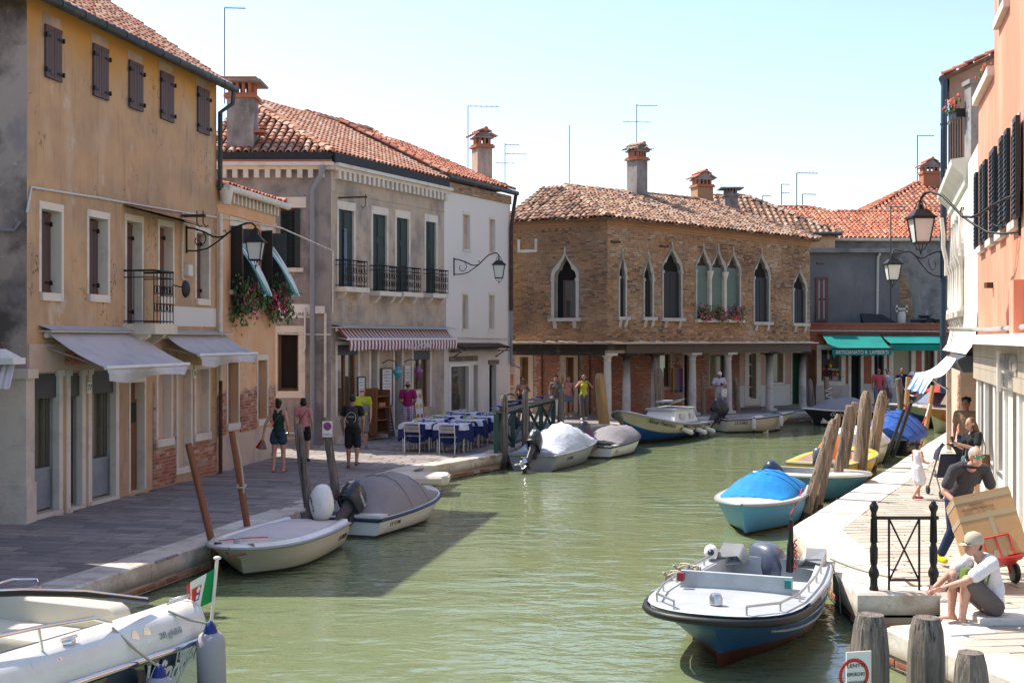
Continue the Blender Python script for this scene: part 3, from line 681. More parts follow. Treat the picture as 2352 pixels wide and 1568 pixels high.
def awning(name,label,fr,s0,s1,zt,nt,zb,nb,val,m_top,m_val=None,wave=.0,cols=24,stripes=None,scallop=0,m_in=None,group=None,arms=True,m_metal=None,cover=None,sag=.03,bar=.035,skew=0):
 """canvas on a front bar; stripes = (material a, material b, pairs)"""
 m_val=m_val or m_top;t=thing(name,label,'awning',fr.pt((s0+s1)/2,zt,nt),group=group)
 P=fr.pt;mats=[stripes[0],stripes[1]]if stripes else[m_top];K=stripes[2]*2 if stripes else cols;rows=6
 def pt(i,j,dz=0):
  f=j/rows;s=s0+(s1-s0)*i/K+skew*f;z=zt+(zb-zt)*f-sag*sin(pi*f)+.012*sin(i*.9)*sin(pi*f);return P(s,z+dz,nt+(nb-nt)*f)
 b=MB()
 for i in range(K):
  mi=i%2 if stripes else 0
  for j in range(rows):b.quad(pt(i,j),pt(i+1,j),pt(i+1,j+1),pt(i,j+1),mi);b.quad(pt(i,j,-.012),pt(i,j+1,-.012),pt(i+1,j+1,-.012),pt(i+1,j,-.012),mi)
 for j in range(rows):
  for i in(0,K):b.quad(pt(i,j),pt(i,j+1),pt(i,j+1,-.012),pt(i,j,-.012),0)
 for p in range(len(b.sm)):b.sm[p]=False
 b.build('canopy',mats,t)
 b=MB();b.tube([P(s0-.02+skew,zb,nb),P(s1+.02+skew,zb,nb)],bar,8);b.build('front_bar',m_metal or M_whitep,t)
 KV=K*(3 if scallop else 2);b=MB();vv=[]
 for i in range(KV+1):
  f=i/KV;s=s0+(s1-s0)*f+skew;w=wave*sin(f*9+1)*(0.35+f);d=val
  if scallop:d=val*(1-.18*abs(cos(pi*f*scallop))**1.0)
  vv.append([P(s,zb-bar,nb+bar*.6),P(s,zb-d*.5,nb+bar+w*.5),P(s,zb-d-wave*.35*sin(f*7),nb+bar*.5+w)])
 for i in range(KV):
  mi=(i*K//KV)%2 if stripes else 0
  for j in range(2):
   a,c=vv[i],vv[i+1];b.quad(a[j],c[j],c[j+1],a[j+1],mi);e=-fr.n*.008;b.quad(a[j]+e,a[j+1]+e,c[j+1]+e,c[j]+e,mi)
 b.build('valance',mats if stripes else[m_val],t)
 if arms:
  for s in(s0+.12,s1-.12):
   b=MB();b.tube([P(s,zt-.25,.02),P(s+skew*.7,zb-.02+.0,nb*.96)],.018,6);b.build('arm',m_metal or M_alu,t)
 if cover:
  b=MB();b.fbox(fr,s0-.12,zt+.02,s1+.12,zt+.05,0,nt+cover[1]);b.quad(P(s0-.12,zt+cover[0],0),P(s1+.12,zt+cover[0],0),P(s1+.12,zt+.055,nt+cover[1]+.02),P(s0-.12,zt+.055,nt+cover[1]+.02));b.build('cover_plate',cover[2],t)
  b=MB();b.tube([P(s0,zt-.03,nt*.6),P(s1,zt-.03,nt*.6)],.05,8);b.build('roller',m_metal or M_whitep,t)
 return t
def lantern_mesh(t,c,w=.40,h=.44):
 """square tapered street lantern hanging at c (top of its cap)"""
 T=Matrix.Translation(c);f=w/2;g=f*.66
 b=MB();b.box((0,0,-.16),(w*1.22,w*1.22,.03),M=T);b.box((0,0,-.085),(w*1.12,w*1.12,.13),M=T,taper=.45);b.tube([T@V(0,0,-.02),T@V(0,0,.06)],.03,6)
 for a in range(8):b.tube([T@V(.11*cos(a*pi/4),.11*sin(a*pi/4),-.02),T@V(.06*cos(a*pi/4),.06*sin(a*pi/4),.10),T@V(0,0,.15)],.007,4,caps=False)
 b.build('lantern_cap',M_iron,t)
 b=MB();zt,zb=-.175,-.175-h
 C=[(1,1),(-1,1),(-1,-1),(1,-1)]
 for x,y in C:b.tube([T@V(x*f,y*f,zt),T@V(x*g,y*g,zb)],.013,5)
 for k in range(4):
  (x,y),(p,q)=C[k],C[(k+1)%4]
  b.tube([T@V(x*f,y*f,zt),T@V(p*f,q*f,zt)],.012,5);b.tube([T@V(x*g,y*g,zb),T@V(p*g,q*g,zb)],.016,5)
 b.tube([T@V(0,0,zb-.13),T@V(0,0,zb-.2)],[.022,.006],6)
 for x,y in((1,0),(-1,0),(0,1),(0,-1)):b.tube([T@V(x*g,y*g,zb),T@V(x*g*.6,y*g*.6,zb-.1),T@V(0,0,zb-.14)],.008,4)
 b.build('lantern_frame',M_iron,t)
 f2,g2=f-.015,g-.012;b=MB()
 b.loft([[T@V(x*f2,y*f2,zt)for x,y in C],[T@V(x*g2,y*g2,zb)for x,y in C]],0,False,True);b.poly([T@V(x*g2,y*g2,zb)for x,y in C])
 b.build('lantern_glass',M_lampglass,t)
def street_lamp(label,p0,p1,c,w=.40,h=.44,group='wall lamps along the canal'):
 """p0, p1: upper and lower fixing on the wall; c: where the lantern hangs"""
 p0,p1,c=Vector(p0),Vector(p1),Vector(c);t=thing('street_lamp',label,'street lamp',p0,group=group)
 d=V(c.x-p0.x,c.y-p0.y,0);Lh=d.length;d.normalize();H=p0.z-p1.z;up=V(0,0,1);q=lambda x,z:p0+d*(x*Lh)+up*z
 top=c.z+.14-p0.z
 b=MB();b.tube([q(0,0),q(.1,-.03*H),q(.25,-.18*H),q(.38,-.38*H),q(.46,-.42*H),q(.55,-.36*H),q(.65,-.12*H+top*.3),q(.76,top*.8+.04),q(.88,top+.1),q(.95,top+.1),q(1,top+.02),q(1,top-.06)],.022,6)
 b.tube([q(0,-H),q(.15,-H),q(.3,-.9*H),q(.45,-.6*H),q(.56,-.34*H)],.018,6)
 b.tube([q(.58,-.30*H),q(.56,-.10*H),q(.535,-.12*H),q(.54,-.18*H)],.011,5)
 sp=[q(.17+(.14-.008*k)*cos(1.8-k*.42),-.52*H+(.42-.02*k)*H*sin(1.8-k*.42))for k in range(14)];b.tube(sp,.012,5)
 b.tube([q(0,.05),q(0,-H-.05)],.02,6);b.build('bracket_arm',M_iron,t)
 lantern_mesh(t,c,w,h);return t
def aerial(label,p,h,arms,group='roof aerials',r=.018):
 """mast at p with cross booms: (height fraction, length left, length right, teeth)"""
 p=Vector(p);t=thing('roof_aerial',label,'aerial',p,group=group);b=MB();b.tube([p-V(0,0,.5),p+V(0,0,h)],r,5);b.build('mast',M_gutter,t)
 for f,l,rr,teeth,ang in arms:
  a=V(cos(ang),sin(ang),0);z=p+V(0,0,h*f);b=MB();b.tube([z-a*l,z+a*rr+V(0,0,-.02)],r*.7,5)
  for k in range(teeth):
   q=z-a*l+a*(l+rr)*(k+.5)/teeth;w=V(-a.y,a.x,0)*(.22-.006*k);b.tube([q-w,q+w],r*.4,4)
  b.build('boom',M_gutter,t)
 return t
 # the ochre house (left)
FA=Fr((-8.11,20.38),(-6.74,27.8));hA=thing('ochre_house','tall ochre house with peeling plaster and brown shutters, leftmost along the quay','house',(-8.11,20.38,QZ))
ZA=9.5
up5=[FA.rect(*a)for a in((100,55,176,138),(210.5,99,219,245.7),(293.5,137,244,325),(365.7,162,269,396),(451,198,298.5,478))]
mid5=[FA.rect(*a)for a in((94.5,479,671,140),(204,497,675,247),(290.7,506,746,325),(366,517.5,680.7,396),(451,533,685,479))]
shop=[FA.rect(*a)for a in((66,860,1188,137),(155,857,1160,190),(204.5,853,1154,267),(299,879,1133,331),(362,852,1009,392),(408,850,1081,437),(449,849,996.5,478))]
shop[1]=(shop[1][0],.84,*shop[1][2:]);shop[3]=(shop[3][0],.84,*shop[3][2:])
up5=[(r[0],min(x[1]for x in up5)*.35+r[1]*.65,r[2],r[3])for r in up5]
wall(hA,FA,[(0,.5),(FA.L,.5),(FA.L,ZA+.16),(0,ZA+.16)],[R4(r)for r in mid5+shop],M_ochre,.26,M_frame)
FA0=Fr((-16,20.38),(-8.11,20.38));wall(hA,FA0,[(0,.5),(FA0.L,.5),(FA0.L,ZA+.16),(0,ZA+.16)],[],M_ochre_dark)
box_house(hA,FA,7.6,.5,ZA,M_ochre)
for i,r in enumerate(up5):
 b=MB();b.fbox(FA,r[0]-.03,r[1]-.03,r[2]+.03,r[3]+.2,-.02,.006);w=b.build('window',M_grey,hA);closed_shutters(w,FA,r,.012,M_shut,2)
for i,r in enumerate(mid5):
 red=i>2
 w=window(hA,FA,r,.26,M_dark,frame=(.075,.012,M_frame,False,.13),sill=None if i==2 else(.14,.05,.02,M_frame))
 b=MB();s1=r[0]+(r[2]-r[0])*1.0;leaf(b,FA,r[0]+.02,r[1],s1-.01,r[3]-.03,-.22,-.19,4);sh=b.build('shutter',M_shut_red if red else M_shut,w)
 for f in(.13,.85):h=MB();hinge(h,FA,r[0]+(r[2]-r[0])*.9,r[1]+(r[3]-r[1])*f,-.18,-1,.14);h.build('hinge',M_iron,w)
s0,zt=FA.at(57,790);s1=FA.s(285);zb=shop[0][3]+.03
b=MB();b.fbox(FA,.02,zb,FA.s(262),zt,-.01,.03);b.build('sign_panel',M_lime,hA)
sa,za=FA.at(144,819);za=FA.at(182,823)[1];sb,_=FA.at(221,819)
MC=plain('copper_letters',(.60,.24,.13),.5,.2)
ftext('sign_letters','SEGVSO',FA,(sa+sb)/2,za,.06,.2,MC,hA,depth=.03,width=sb-sa,bold=.01)
for i,r in enumerate(shop[:3]):
 z1=r[3];zr=z1-.42;zk=r[1]+.72
 w=window(hA,FA,(r[0],r[1],r[2],z1),.24,M_glassg if i!=1 else M_glass,name='shop_window' if i!=1 else 'shop_door',sash=(.05,M_alud,1 if i!=1 else 2,0))
 b=MB();b.fbox(FA,r[0],zr,r[2],z1,-.2,-.03);b.build('roller_box',M_dkgrey,w)
 if i!=1:b=MB();b.fbox(FA,r[0],r[1]+.06,r[2]-.1,zk,-.22,-.12);b.fbox(FA,r[0],zk,r[2]-.1,zk+.05,-.23,-.1);b.build('stall_riser',M_metalp,w)
 b=MB();b.fbox(FA,r[0]-.02,r[1]-.1,r[2]+.02,r[1]+.02,-.2,.06);b.build('threshold',M_stone,w)
 for e in(r[0],r[2]):
  b=MB();b.fbox(FA,e-.06,.7,e+.06,z1-.05,-.1,.03);b.fbox(FA,e-.09,z1-.05,e+.09,z1+.05,-.1,.05);b.build('pillar',M_frame,hA)
b=MB();b.box((-8.35,20.30,1.95),(.66,.36,2.5));b.box((-8.35,20.28,3.27),(.78,.44,.16));b.box((-8.35,20.28,1.1),(.72,.42,.7));b.build('corner_pier',M_stone,hA)
w=window(hA,FA,shop[3],.2,M_wood,name='door',frame=(.06,.015,M_frame,False,.14));b=MB();r=shop[3]
b.fbox(FA,r[0]+.02,r[1],r[2]-.02,r[3]-.35,-.19,-.15);b.fbox(FA,r[0]+.3,r[1]+1.35,r[0]+.48,r[1]+1.75,-.15,-.13,1);b.build('door_leaf',[M_wood,M_iron],w)
for i in(4,5,6):
 r=shop[i];window(hA,FA,r,.16,M_lime,name='blocked_window' if i!=5 else 'blocked_door',frame=(.08,.02,M_frame,i==5,.1),sill=None if i==5 else(.16,.05,.09,M_frame))
b=MB();b.fbox(FA,shop[5][0],.84,shop[5][2],1.1,-.15,-.02);b.build('door_step',M_frame,hA)
PB=Pieces('brick',[M_bkred],p_brick,240)
sj=lambda u,v:FA.at(u,v)
pl=[(shop[4][0]-.22,.82),(shop[5][0]-.1,.82),(shop[5][0]-.1,2.2),(shop[4][2]+.05,shop[4][1]-.2),(shop[4][0]-.04,shop[4][1]-.2),(shop[4][0]-.10,2.2),(shop[4][0]-.14,2.9),(shop[4][0]-.2,3.0)]
bricks_patch(PB,hA,FA,pl)
pl=[(shop[5][2]+.1,.82),(FA.L-.04,.82),(FA.L-.04,shop[6][1]-.3),(shop[6][2],shop[6][1]-.2),(shop[6][0],shop[6][1]-.2),(shop[5][2]+.1,shop[6][1]-.05)]
bricks_patch(PB,hA,FA,pl);PB.finish(hA,'brickwork')
s0,z0=FA.at(368,748);s1,z1=FA.at(497,719)
b=MB();b.fbox(FA,s0,z0,FA.L-.05,z0+.42,-.01,.02);b.build('fascia_board',M_offwhite,hA)
def cable(name,house,pts,r=.02,m=None,ties=.25):
 b=MB();b.tube(pts,r,6);L=0
 for i in range(len(pts)-1):
  d=(pts[i+1]-pts[i]);k=int(d.length/ties)
  for j in range(k):p=pts[i].lerp(pts[i+1],(j+.5)/k);t=d.normalized()*.012;b.tube([p-t,p+t],r*1.5,6)
 return b.build(name,m or M_offwhite,house)
fp=lambda fr,u,v,n:fr.pt(*fr.at(u,v,n),n)
cable('cable',hA,[fp(FA,62,488,.03),fp(FA,72,430,.03),fp(FA,226,454,.04),fp(FA,330,473,.04),fp(FA,430,489,.04),fp(FA,497,499,.04)])
cable('cable',hA,[fp(FA,421,490,.05),fp(FA,418.5,600,.05),fp(FA,419,640,.05),fp(FA,426,645,.05)])
s0,z0=FA.at(423,633);b=MB();b.fbox(FA,s0,z0,s0+.22,z0+.24,0,.1);b.build('meter_box',M_offwhite,hA)
b=MB();s0,z0=FA.at(282,476);s1,_=FA.at(425,0);P=FA.pt;b.quad(P(s0,z0+.06,0),P(s1,z0+.02,0),P(s1,z0-.14,.55),P(s0,z0-.08,.55));b.quad(P(s0,z0+.03,0),P(s0,z0-.12,.55),P(s1,z0-.18,.55),P(s1,z0-.01,0));b.build('canopy_sheet',M_rust,hA)
b=MB();s0,z0=FA.at(416,496);b.tube([FA.pt(s0,z0,.02),FA.pt(s0,z0,.55)],.035,6)
for q in(.36,.5):b.tube([FA.pt(s0,z0+.1,q),FA.pt(s0,z0-.16,q),FA.pt(s0,z0-.24,q+.06),FA.pt(s0,z0-.22,q+.12)],.014,5)
b.build('pulley_beam',M_rust,hA)
r=mid5[2];iron_balcony(hA,FA,r[0]-.1,r[2]+.12,r[1]+.02,r[1]+1.05,.62,slab=.2,mslab=M_stone)
b=MB();c=FA.pt(r[2]+.1,r[1]+.72,.95);b.lathe([(.0,0),(.12,.01),(.17,.04),(.18,.06)],14,0,Mxy(c,(0,0,1),FA.n.cross(V(0,0,1))*-1));b.tube([FA.pt(r[2]+.1,r[1]+.8,.62),c],.012,5);b.build('mirror',M_iron,hA)
e0,e1=FA.pt(-.35,ZA+.06,.32),FA.pt(FA.L+.1,ZA+.08,.32);r0,r1=FA.pt(3.4,ZA+2.6,-3.4),FA.pt(FA.L+.1,ZA+2.6,-3.4)
rf=Roof(hA,M_tile);rf.plane(e0,e1,r1,r0,jit=.012);e2=V(-16,e0.y,ZA+.06);rf.plane(e2,e0,r0,V(-16,r0.y,ZA+2.6));rf.plane(FA.pt(FA.L+.1,ZA+.06,-7.1),FA.pt(-3,ZA+.06,-7.1),r0,r1,tiles=False);rf.ridge(r0,r1);rf.finish();b=MB();b.poly([FA.pt(FA.L,ZA-.1,0),FA.pt(FA.L,ZA+2.5,-3.4),FA.pt(FA.L,ZA-.1,-7)]);b.build('gable_wall',M_ochre,hA)
gutter(hA,[V(-16,20.0,ZA+.02),FA.pt(-.40,ZA+.02,.40),FA.pt(FA.L+.15,ZA+.04,.40)],.085)
downpipe(hA,[FA.pt(FA.L+.03,ZA,.40),FA.pt(FA.L+.02,ZA-.3,.38),FA.pt(FA.L-.02,ZA-.5,.1),FA.pt(FA.L-.02,7.3,.1),FA.pt(FA.L+.2,7.0,.2)],.055)
downpipe(hA,[V(-8.6,20.0,ZA),V(-8.6,20.02,ZA-.35),V(-9.6,20.2,ZA-.75)],.055)
downpipe(hA,[FA.pt(FA.L,6.7,.1),FA.pt(FA.L,2.9,.1)],.05,M_cream);downpipe(hA,[FA.pt(FA.L,2.9,.1),FA.pt(FA.L,.8,.1)],.045,M_rust)
b=MB();b.tube([V(-8.75,20.33,6.1),V(-8.75,20.33,4.2),V(-8.85,20.33,3.4)],.025,6);b.tube([V(-8.98,20.33,5.9),V(-9.0,20.33,3.3)],.014,6);b.tube([V(-12,20.33,5.72),V(-8.3,20.33,5.66),V(-8.2,20.3,5.8)],.03,6);b.build('conduit',M_pipe,hA)
b=MB();b.box((-9.1,20.3,4.0),(.2,.12,.35));b.build('junction_box',M_grey,hA)
s0,zt=FA.at(112,768);nb0,zb=FA.off(s0,248,841);s1,_=FA.at(317,767)
nb=1.25
awning('shop_awning','grey canvas awning over the left half of the ochre shop front',FA,FA.s(112,.12),FA.s(317,.12),zt+.02,.12,3.36,1.18,.22,M_awn,M_awn,wave=.16,cover=(.14,.12,M_awnmetal),group='grey canvas awnings',sag=.05)
awning('shop_awning','grey canvas awning over the blocked windows, beside the orange house',FA,FA.s(379,.12),FA.L+.25,zt+.0,.12,3.52,.87,.22,M_awn,M_awn,wave=.14,cover=(.1,.15,M_awnmetal),group='grey canvas awnings',sag=.05)
def plate(house,fr,u,v,txt,w=.16,h=.2):
 s,z=fr.at(u,v);b=MB();b.fbox(fr,s-w/2,z-h/2,s+w/2,z+h/2,.03,.045);o=b.build('number_plate',M_whitep,house);ftext('digits',txt,fr,s,z,.047,h*.5,M_ink,o,depth=.002)
plate(hA,FA,201,890,'77');plate(hA,FA,443.5,858,'75')
# the orange house
FB=Fr((-6.74,27.82),(-6.13,31.6));hB=thing('orange_house','small peach house with dark shutters and flower boxes under its windows','house',(-6.74,27.82,QZ));ZB=7.25
ub=[FB.rect(*a)for a in((530,519,666,557),(600,530,668,624))];lb=[FB.rect(*a)for a in((523,833,973.5,547),(592,827.5,963.5,613))]
wall(hB,FB,[(0,.5),(FB.L,.5),(FB.L,ZB+.14),(0,ZB+.14)],[R4(r)for r in ub+lb],M_orange,.2,M_orange);box_house(hB,FB,8,.5,ZB,M_orange)
for r in ub:
 w=window(hB,FB,r,.2,M_dark,sill=(.1,.08,.08,M_frame),sash=(.05,M_shut_g,1,0))
 b=MB();b.fbox(FB,r[0]-.1,r[3],r[2]+.1,r[3]+.22,-.01,.02);b.build('lintel',M_frame,w)
 for e,d in((r[0],-1),(r[2],1)):
  b=MB();P=FB.pt;wd=(r[2]-r[0])*.5;a0,a1=P(e,r[1],.02),P(e+d*wd*.35,r[1],wd*.9);off=V(0,0,r[3]-r[1]);tk=FB.ex*.035
  b.loft([[a0,a1,a1+tk,a0+tk],[a0+off,a1+off,a1+off+tk,a0+off+tk]],0,False,True);b.poly([p+off for p in(a0,a1,a1+tk,a0+tk)]);b.build('shutter',M_shut_blk,w)
for r in lb:
 w=window(hB,FB,r,.2,M_grey_dark,frame=(.07,.015,M_frame,False,.14),sill=(.16,.05,.06,M_frame));b=MB();leaf(b,FB,r[0],r[1],r[0]+(r[2]-r[0])*.62,r[3],-.18,-.15,3);b.build('shutter',M_shut_blk,w)
PB=Pieces('brick',[M_bkred],p_brick,200);zt,zb=2.62,1.62
def lowgap(s,a,c):return(s>a and s<c)
for a,c in((.02,lb[0][0]-.1),(lb[0][2]+.1,lb[1][0]-.1),(lb[1][2]+.1,FB.L-.02)):bricks_patch(PB,hB,FB,[(a,zb),(c,zb),(c,zt+.08),(a+(c-a)*.6,zt-.04),(a+(c-a)*.3,zt+.05),(a,zt-.1)])
bricks_patch(PB,hB,FB,[(FB.L-.35,.85),(FB.L-.02,.85),(FB.L-.02,1.6),(FB.L-.2,1.5)])
PB.finish(hB,'brickwork');b=MB();b.fbox(FB,.1,.6,FB.L,1.6,-.02,.01);b.build('plinth',M_lime,hB)
def dentils(house,fr,s0,s1,z,n=.16,w=.11,gap=.14,h=.2,m=None):
 k=int((s1-s0)/(w+gap));b0=MB();b0.fbox(fr,0,z-h,w,z,.005,n)
 me=None
 for i in range(k):
  s=s0+(s1-s0)*(i+.5)/k;b=MB();b.fbox(fr,s-w/2,z-h,s+w/2,z,.003,n);b.build('dentil',m or M_cream,house)
dentils(hB,FB,.1,FB.L-.05,ZB-.02,.14,.09,.14,.22)
b=MB();b.fbox(FB,0,ZB-.5,FB.L+.02,ZB-.42,0,.03);b.build('string_course',M_orange,hB)
gutter(hB,[FB.pt(-.05,ZB+.04,.26),FB.pt(FB.L+.25,ZB+.04,.26)],.085,M_cream);rb=Roof(hB,M_tile_red,150)
rb.plane(FB.pt(-.0,ZB+.1,.2),FB.pt(FB.L+.15,ZB+.1,.2),FB.pt(FB.L+.15,ZB+.6,-1.7),FB.pt(0,ZB+.6,-1.7));rb.ridge(FB.pt(FB.L+.1,ZB+.14,.2),FB.pt(FB.L+.1,ZB+.6,-1.6));rb.finish()
b=MB();b.lathe([(.1,-.28),(.13,-.15),(.16,0),(.16,.08)],10,0,Matrix.Translation(FB.pt(.08,ZB-.05,.2)));b.build('hopper',M_cream,hB)
b=MB();b.fbox(FB,FB.L-.25,6.28,FB.L+.12,6.36,.0,.06);b.build('wall_anchor',M_rust,hB)
cable('cable',hB,[fp(FB,503,499,.05),fp(FB,560,508,.05),fp(FB,645,523,.05)])
MG1=plain('blind_green',(.10,.30,.27),.85);MG2=plain('blind_white',(.62,.66,.64),.85)
for i,r in enumerate(ub):
 t=thing('window_blind',('green and white striped blind hanging out of the %s window of the orange house'%('near','far')[i]),'blind',FB.pt(r[0],r[3],0),group='striped window blinds')
 b=MB();K=8
 for k in range(K):
  f0,f1=k/K,(k+1)/K
  for j in range(6):
   def q(f,g):return FB.pt(r[0]+(r[2]-r[0])*(f*(1-.45*g)+.12*g),r[3]-.35-1.25*g-.05*sin(f*9)*g+.1*sin(pi*g),.06+.75*g+.05*sin(f*12+g*3)*g)
   g0,g1=j/6,(j+1)/6;b.quad(q(f0,g0),q(f1,g0),q(f1,g1),q(f0,g1),k%2)
 b.build('cloth',[MG1,MG2],t);b=MB();b.tube([FB.pt(r[0]-.05,r[3]-1.55,.78),FB.pt(r[2]+.1,r[3]-1.55,.78)],.012,5);b.build('blind_rod',M_iron,t)
def geranium(label,c,ex,n,L,W=.28,hang=.7,up=.35,leaves=900,flowers=160,seed=1,boxm=None,sp=1,fm=None):
 rr=random.Random(seed);t=thing('flower_box',label,'flower box',c,group='flower boxes under windows');b=MB();ez=V(0,0,1)
 T=Mxy(c,ex,n);T=Matrix.Identity(4)
 for i in range(3):T[i][0]=ex[i];T[i][1]=n[i];T[i][2]=ez[i];T[i][3]=c[i]
 b.box((0,W/2,-.1),(L,W,.2),M=T);b.build('planter',boxm or M_black,t)
 for nm,m,cnt,sz in(('foliage',M_leaf,leaves,.05),('blossom',fm or M_flower,flowers,.038)):
  b=MB();lumps=[(rr.uniform(-L/2,L/2),rr.uniform(.1,W+.2*sp),rr.uniform(-hang,up),rr.uniform(.1,.24)*sp)for _ in range(9)]
  for k in range(cnt):
   lx,ly,lz,lr=rr.choice(lumps);lz*=1-.4*abs(lx)/L
   p=V(lx+rr.gauss(0,lr),ly+rr.gauss(0,lr*.6),lz+rr.gauss(0,lr))
   if nm=='blossom':p.y+=.1*sp
   a=rr.uniform(0,6.28);d1=V(cos(a),rr.uniform(-.4,.4),sin(a)).normalized();d2=d1.cross(V(rr.uniform(-.6,.6),1,rr.uniform(-.3,.8)).normalized()).normalized();s=sz*rr.uniform(.6,1.4)
   b.add([p-d1*s,p-d2*s*.8,p+d1*s,p+d2*s*.8],[(0,1,2,3)],0,False,rr.random(),T)
  o=b.build(nm,m,t);o['kind']='stuff'
 return t
for i,r in enumerate(ub):geranium(('flower box of pink geraniums under the %s window of the orange house'%('near','far')[i]),FB.pt((r[0]+r[2])/2+.1,r[1]-.12,.05),FB.ex,FB.n,1.05,.25,.62 if i==0 else .42,.22,1300,150+130*i,4+i,None,.8)
# the grey corner house
FC0=Fr((-8.9,35.4),(-5.26,35.4));FC=Fr((-5.26,35.4),(-2.3,41.3));ZC=8.75;hC=thing('grey_corner_house','grey plastered corner house with red tiled roof, behind the restaurant tables','house',(-5.26,35.4,QZ))
cw=[FC.rect(*a)for a in((777.7,479.7,659,812),(856,490.6,669,887.7),(910.5,499,671,938.6),(977.7,508,674,1001.5))]
cg=[FC.rect(*a)for a in((774.6,792,956,821.5),(851,803,985,865),(906,805,981,921.5),(949,805,937.5,986.5))]
cg[1]=(*cg[1][:1],1.0,*cg[1][2:]);cg[2]=(*cg[2][:1],.95,*cg[2][2:])
c0=[FC0.rect(643,478,615,687.7),FC0.rect(637.7,764,897.5,685.5)]
wall(hC,FC,[(0,.5),(FC.L,.5),(FC.L,ZC),(0,ZC)],[R4(r)for r in cw+cg],M_grey,.22,M_frame)
wall(hC,FC0,[(0,.5),(FC0.L,.5),(FC0.L,ZC),(0,ZC)],[R4(r)for r in c0],M_grey_dark,.22,M_grey)  # frontal wall darker than the canal side: its shade is put into the plaster
b=MB();b.quad(FC.pt(FC.L,.5),V(-8,48,.5),V(-8,48,ZC),FC.pt(FC.L,ZC));b.quad(V(-8.9,35.4,.5),V(-8.9,48,.5),V(-8.9,48,ZC),V(-8.9,35.4,ZC));b.build('rear_wall',M_grey,hC)
w=window(hC,FC0,c0[0],.2,M_void,sill=(.12,.06,.12,M_frame),sash=(.07,M_shut_red,1,0));b=MB();louvre(b,FC0,c0[0][0]+.03,c0[0][1]+.02,c0[0][2]-.18,c0[0][3]-.05,-.1,0,.065,.03);b.build('blind_slats',M_shut_g,w)
b=MB();b.fbox(FC0,c0[0][0]-.1,c0[0][3]+.01,c0[0][2]+.2,c0[0][3]+.32,-.01,.03);b.build('lintel',M_frame,w)
b=MB();b.fbox(FC0,c0[0][2]-.14,c0[0][1],c0[0][2]+.02,c0[0][3],-.12,.02);b.build('shutter',M_shut_blk,w)
window(hC,FC0,c0[1],.22,M_dark,frame=(.2,.02,M_frame),sash=(.07,M_wood,0,0))
for i,r in enumerate(cw):
 w=window(hC,FC,r,.2,M_dark,frame=(.09,.015,M_frame,False,.24),sash=(.05,M_shut_g,1,1))
 for e,d in((r[0],1),(r[2],-1)):
  b=MB();P=FC.pt;wd=(r[2]-r[0])*(.34 if d>0 else .62);b.fbox(FC,min(e,e+d*wd),r[1],max(e,e+d*wd),r[3],-.1,-.06)
  for q in range(3):z0=r[1]+(r[3]-r[1])*(q+.12)/3;z1=r[1]+(r[3]-r[1])*(q+.88)/3;b.fbox(FC,min(e+d*.06,e+d*(wd-.06)),z0,max(e+d*.06,e+d*(wd-.06)),z1,-.06,-.045)
  b.build('shutter',M_shut_g,w)
b=MB();louvre(b,FC,cw[0][0]+.32,cw[0][1],cw[0][0]+.46,cw[0][3]-.5,-.05,0,.05,.03);b.build('blind_slats',M_metalp,hC)
for a,z in((cw[0],0),(cw[1],1),(cw[2],1),(cw[3],0)):iron_balcony(hC,FC,a[0]-.14,a[2]+(.22 if z==0 else .2),a[1]-.0,a[1]+.78,.34,slab=.14,consoles=2)
for i,r in enumerate(cg):
 if i in(0,3):
  w=window(hC,FC,r,.16,M_glassg,name='restaurant_window',frame=(.1,.02,M_frame,False),sash=(.09,M_wood,1,0));b=MB();b.fbox(FC,r[0],r[3]-.3,r[2],r[3],-.15,.0);b.build('roller_box',M_dkgrey,w)
 else:window(hC,FC,r,.2,M_dark,name='doorway',frame=(.12,.03,M_frame,False))
b=MB();b.fbox(FC,cg[0][0]-.1,.7,cg[2][0]+.1,1.0,.0,.1);b.build('door_step',M_stone,hC)
def cornice(house,frs,z,m=None,n=.28):
 b=MB()
 for fr,a,e in frs:b.fbox(fr,a,z,e,z+.1,-.02,n*.6);b.fbox(fr,a-.0,z+.1,e+.0,z+.2,-.02,n)
 return b.build('cornice',m or M_cream,house)
cornice(hC,[(FC0,0,FC0.L+.1),(FC,.005,FC.L+.15)],ZC);dentils(hC,FC,.1,FC.L,ZC,.17,.13,.13,.24);dentils(hC,FC0,.1,FC0.L-.1,ZC,.16,.14,.17,.24)
b=MB();b.fbox(FC,.01,ZC-.62,FC.L,ZC-.56,0,.02);b.build('string_course',M_grey,hC)
b=MB();b.fbox(FC0,0,ZC+.2,FC0.L+.05,ZC+.27,-.1,.22);b.build('brick_course',M_bkred,hC)
b=MB();b.fbox(FC0,0,ZC+.27,FC0.L+.03,ZC+.5,-.3,.12);b.fbox(FC,.002,ZC+.205,FC.L+.1,ZC+.5,-.3,.16);b.build('flashing',M_tar,hC)
zc=ZC+.5;cr=V(-5.2,35.32,zc);apex=V(-8.6,39.9,zc+2.35);rR=FC.pt(FC.L+.05,zc-.02,.14);ap2=V(-5.2,45.2,zc+2.35)
rc=Roof(hC,M_tile,300);rc.plane(V(-9.0,35.32,zc),cr,apex,V(-9.0,39.9,zc+2.35),sp=.24,ex=.34,jit=.008);rc.plane(cr,rR,ap2,apex,sp=.22,ex=.33,jit=.006)
rc.plane(V(-8,49.5,zc),V(-12,44,zc),apex,ap2,tiles=False)
rc.ridge(cr+V(-.05,.1,.05),apex,.13);rc.ridge(apex,ap2,.12);rc.ridge(rR+V(0,0,.05),ap2,.09);rc.finish()
chimney(hC,V(-7.95,36.0,zc-.1),.78,.72,1.75,'slab',0,M_grey_dark)
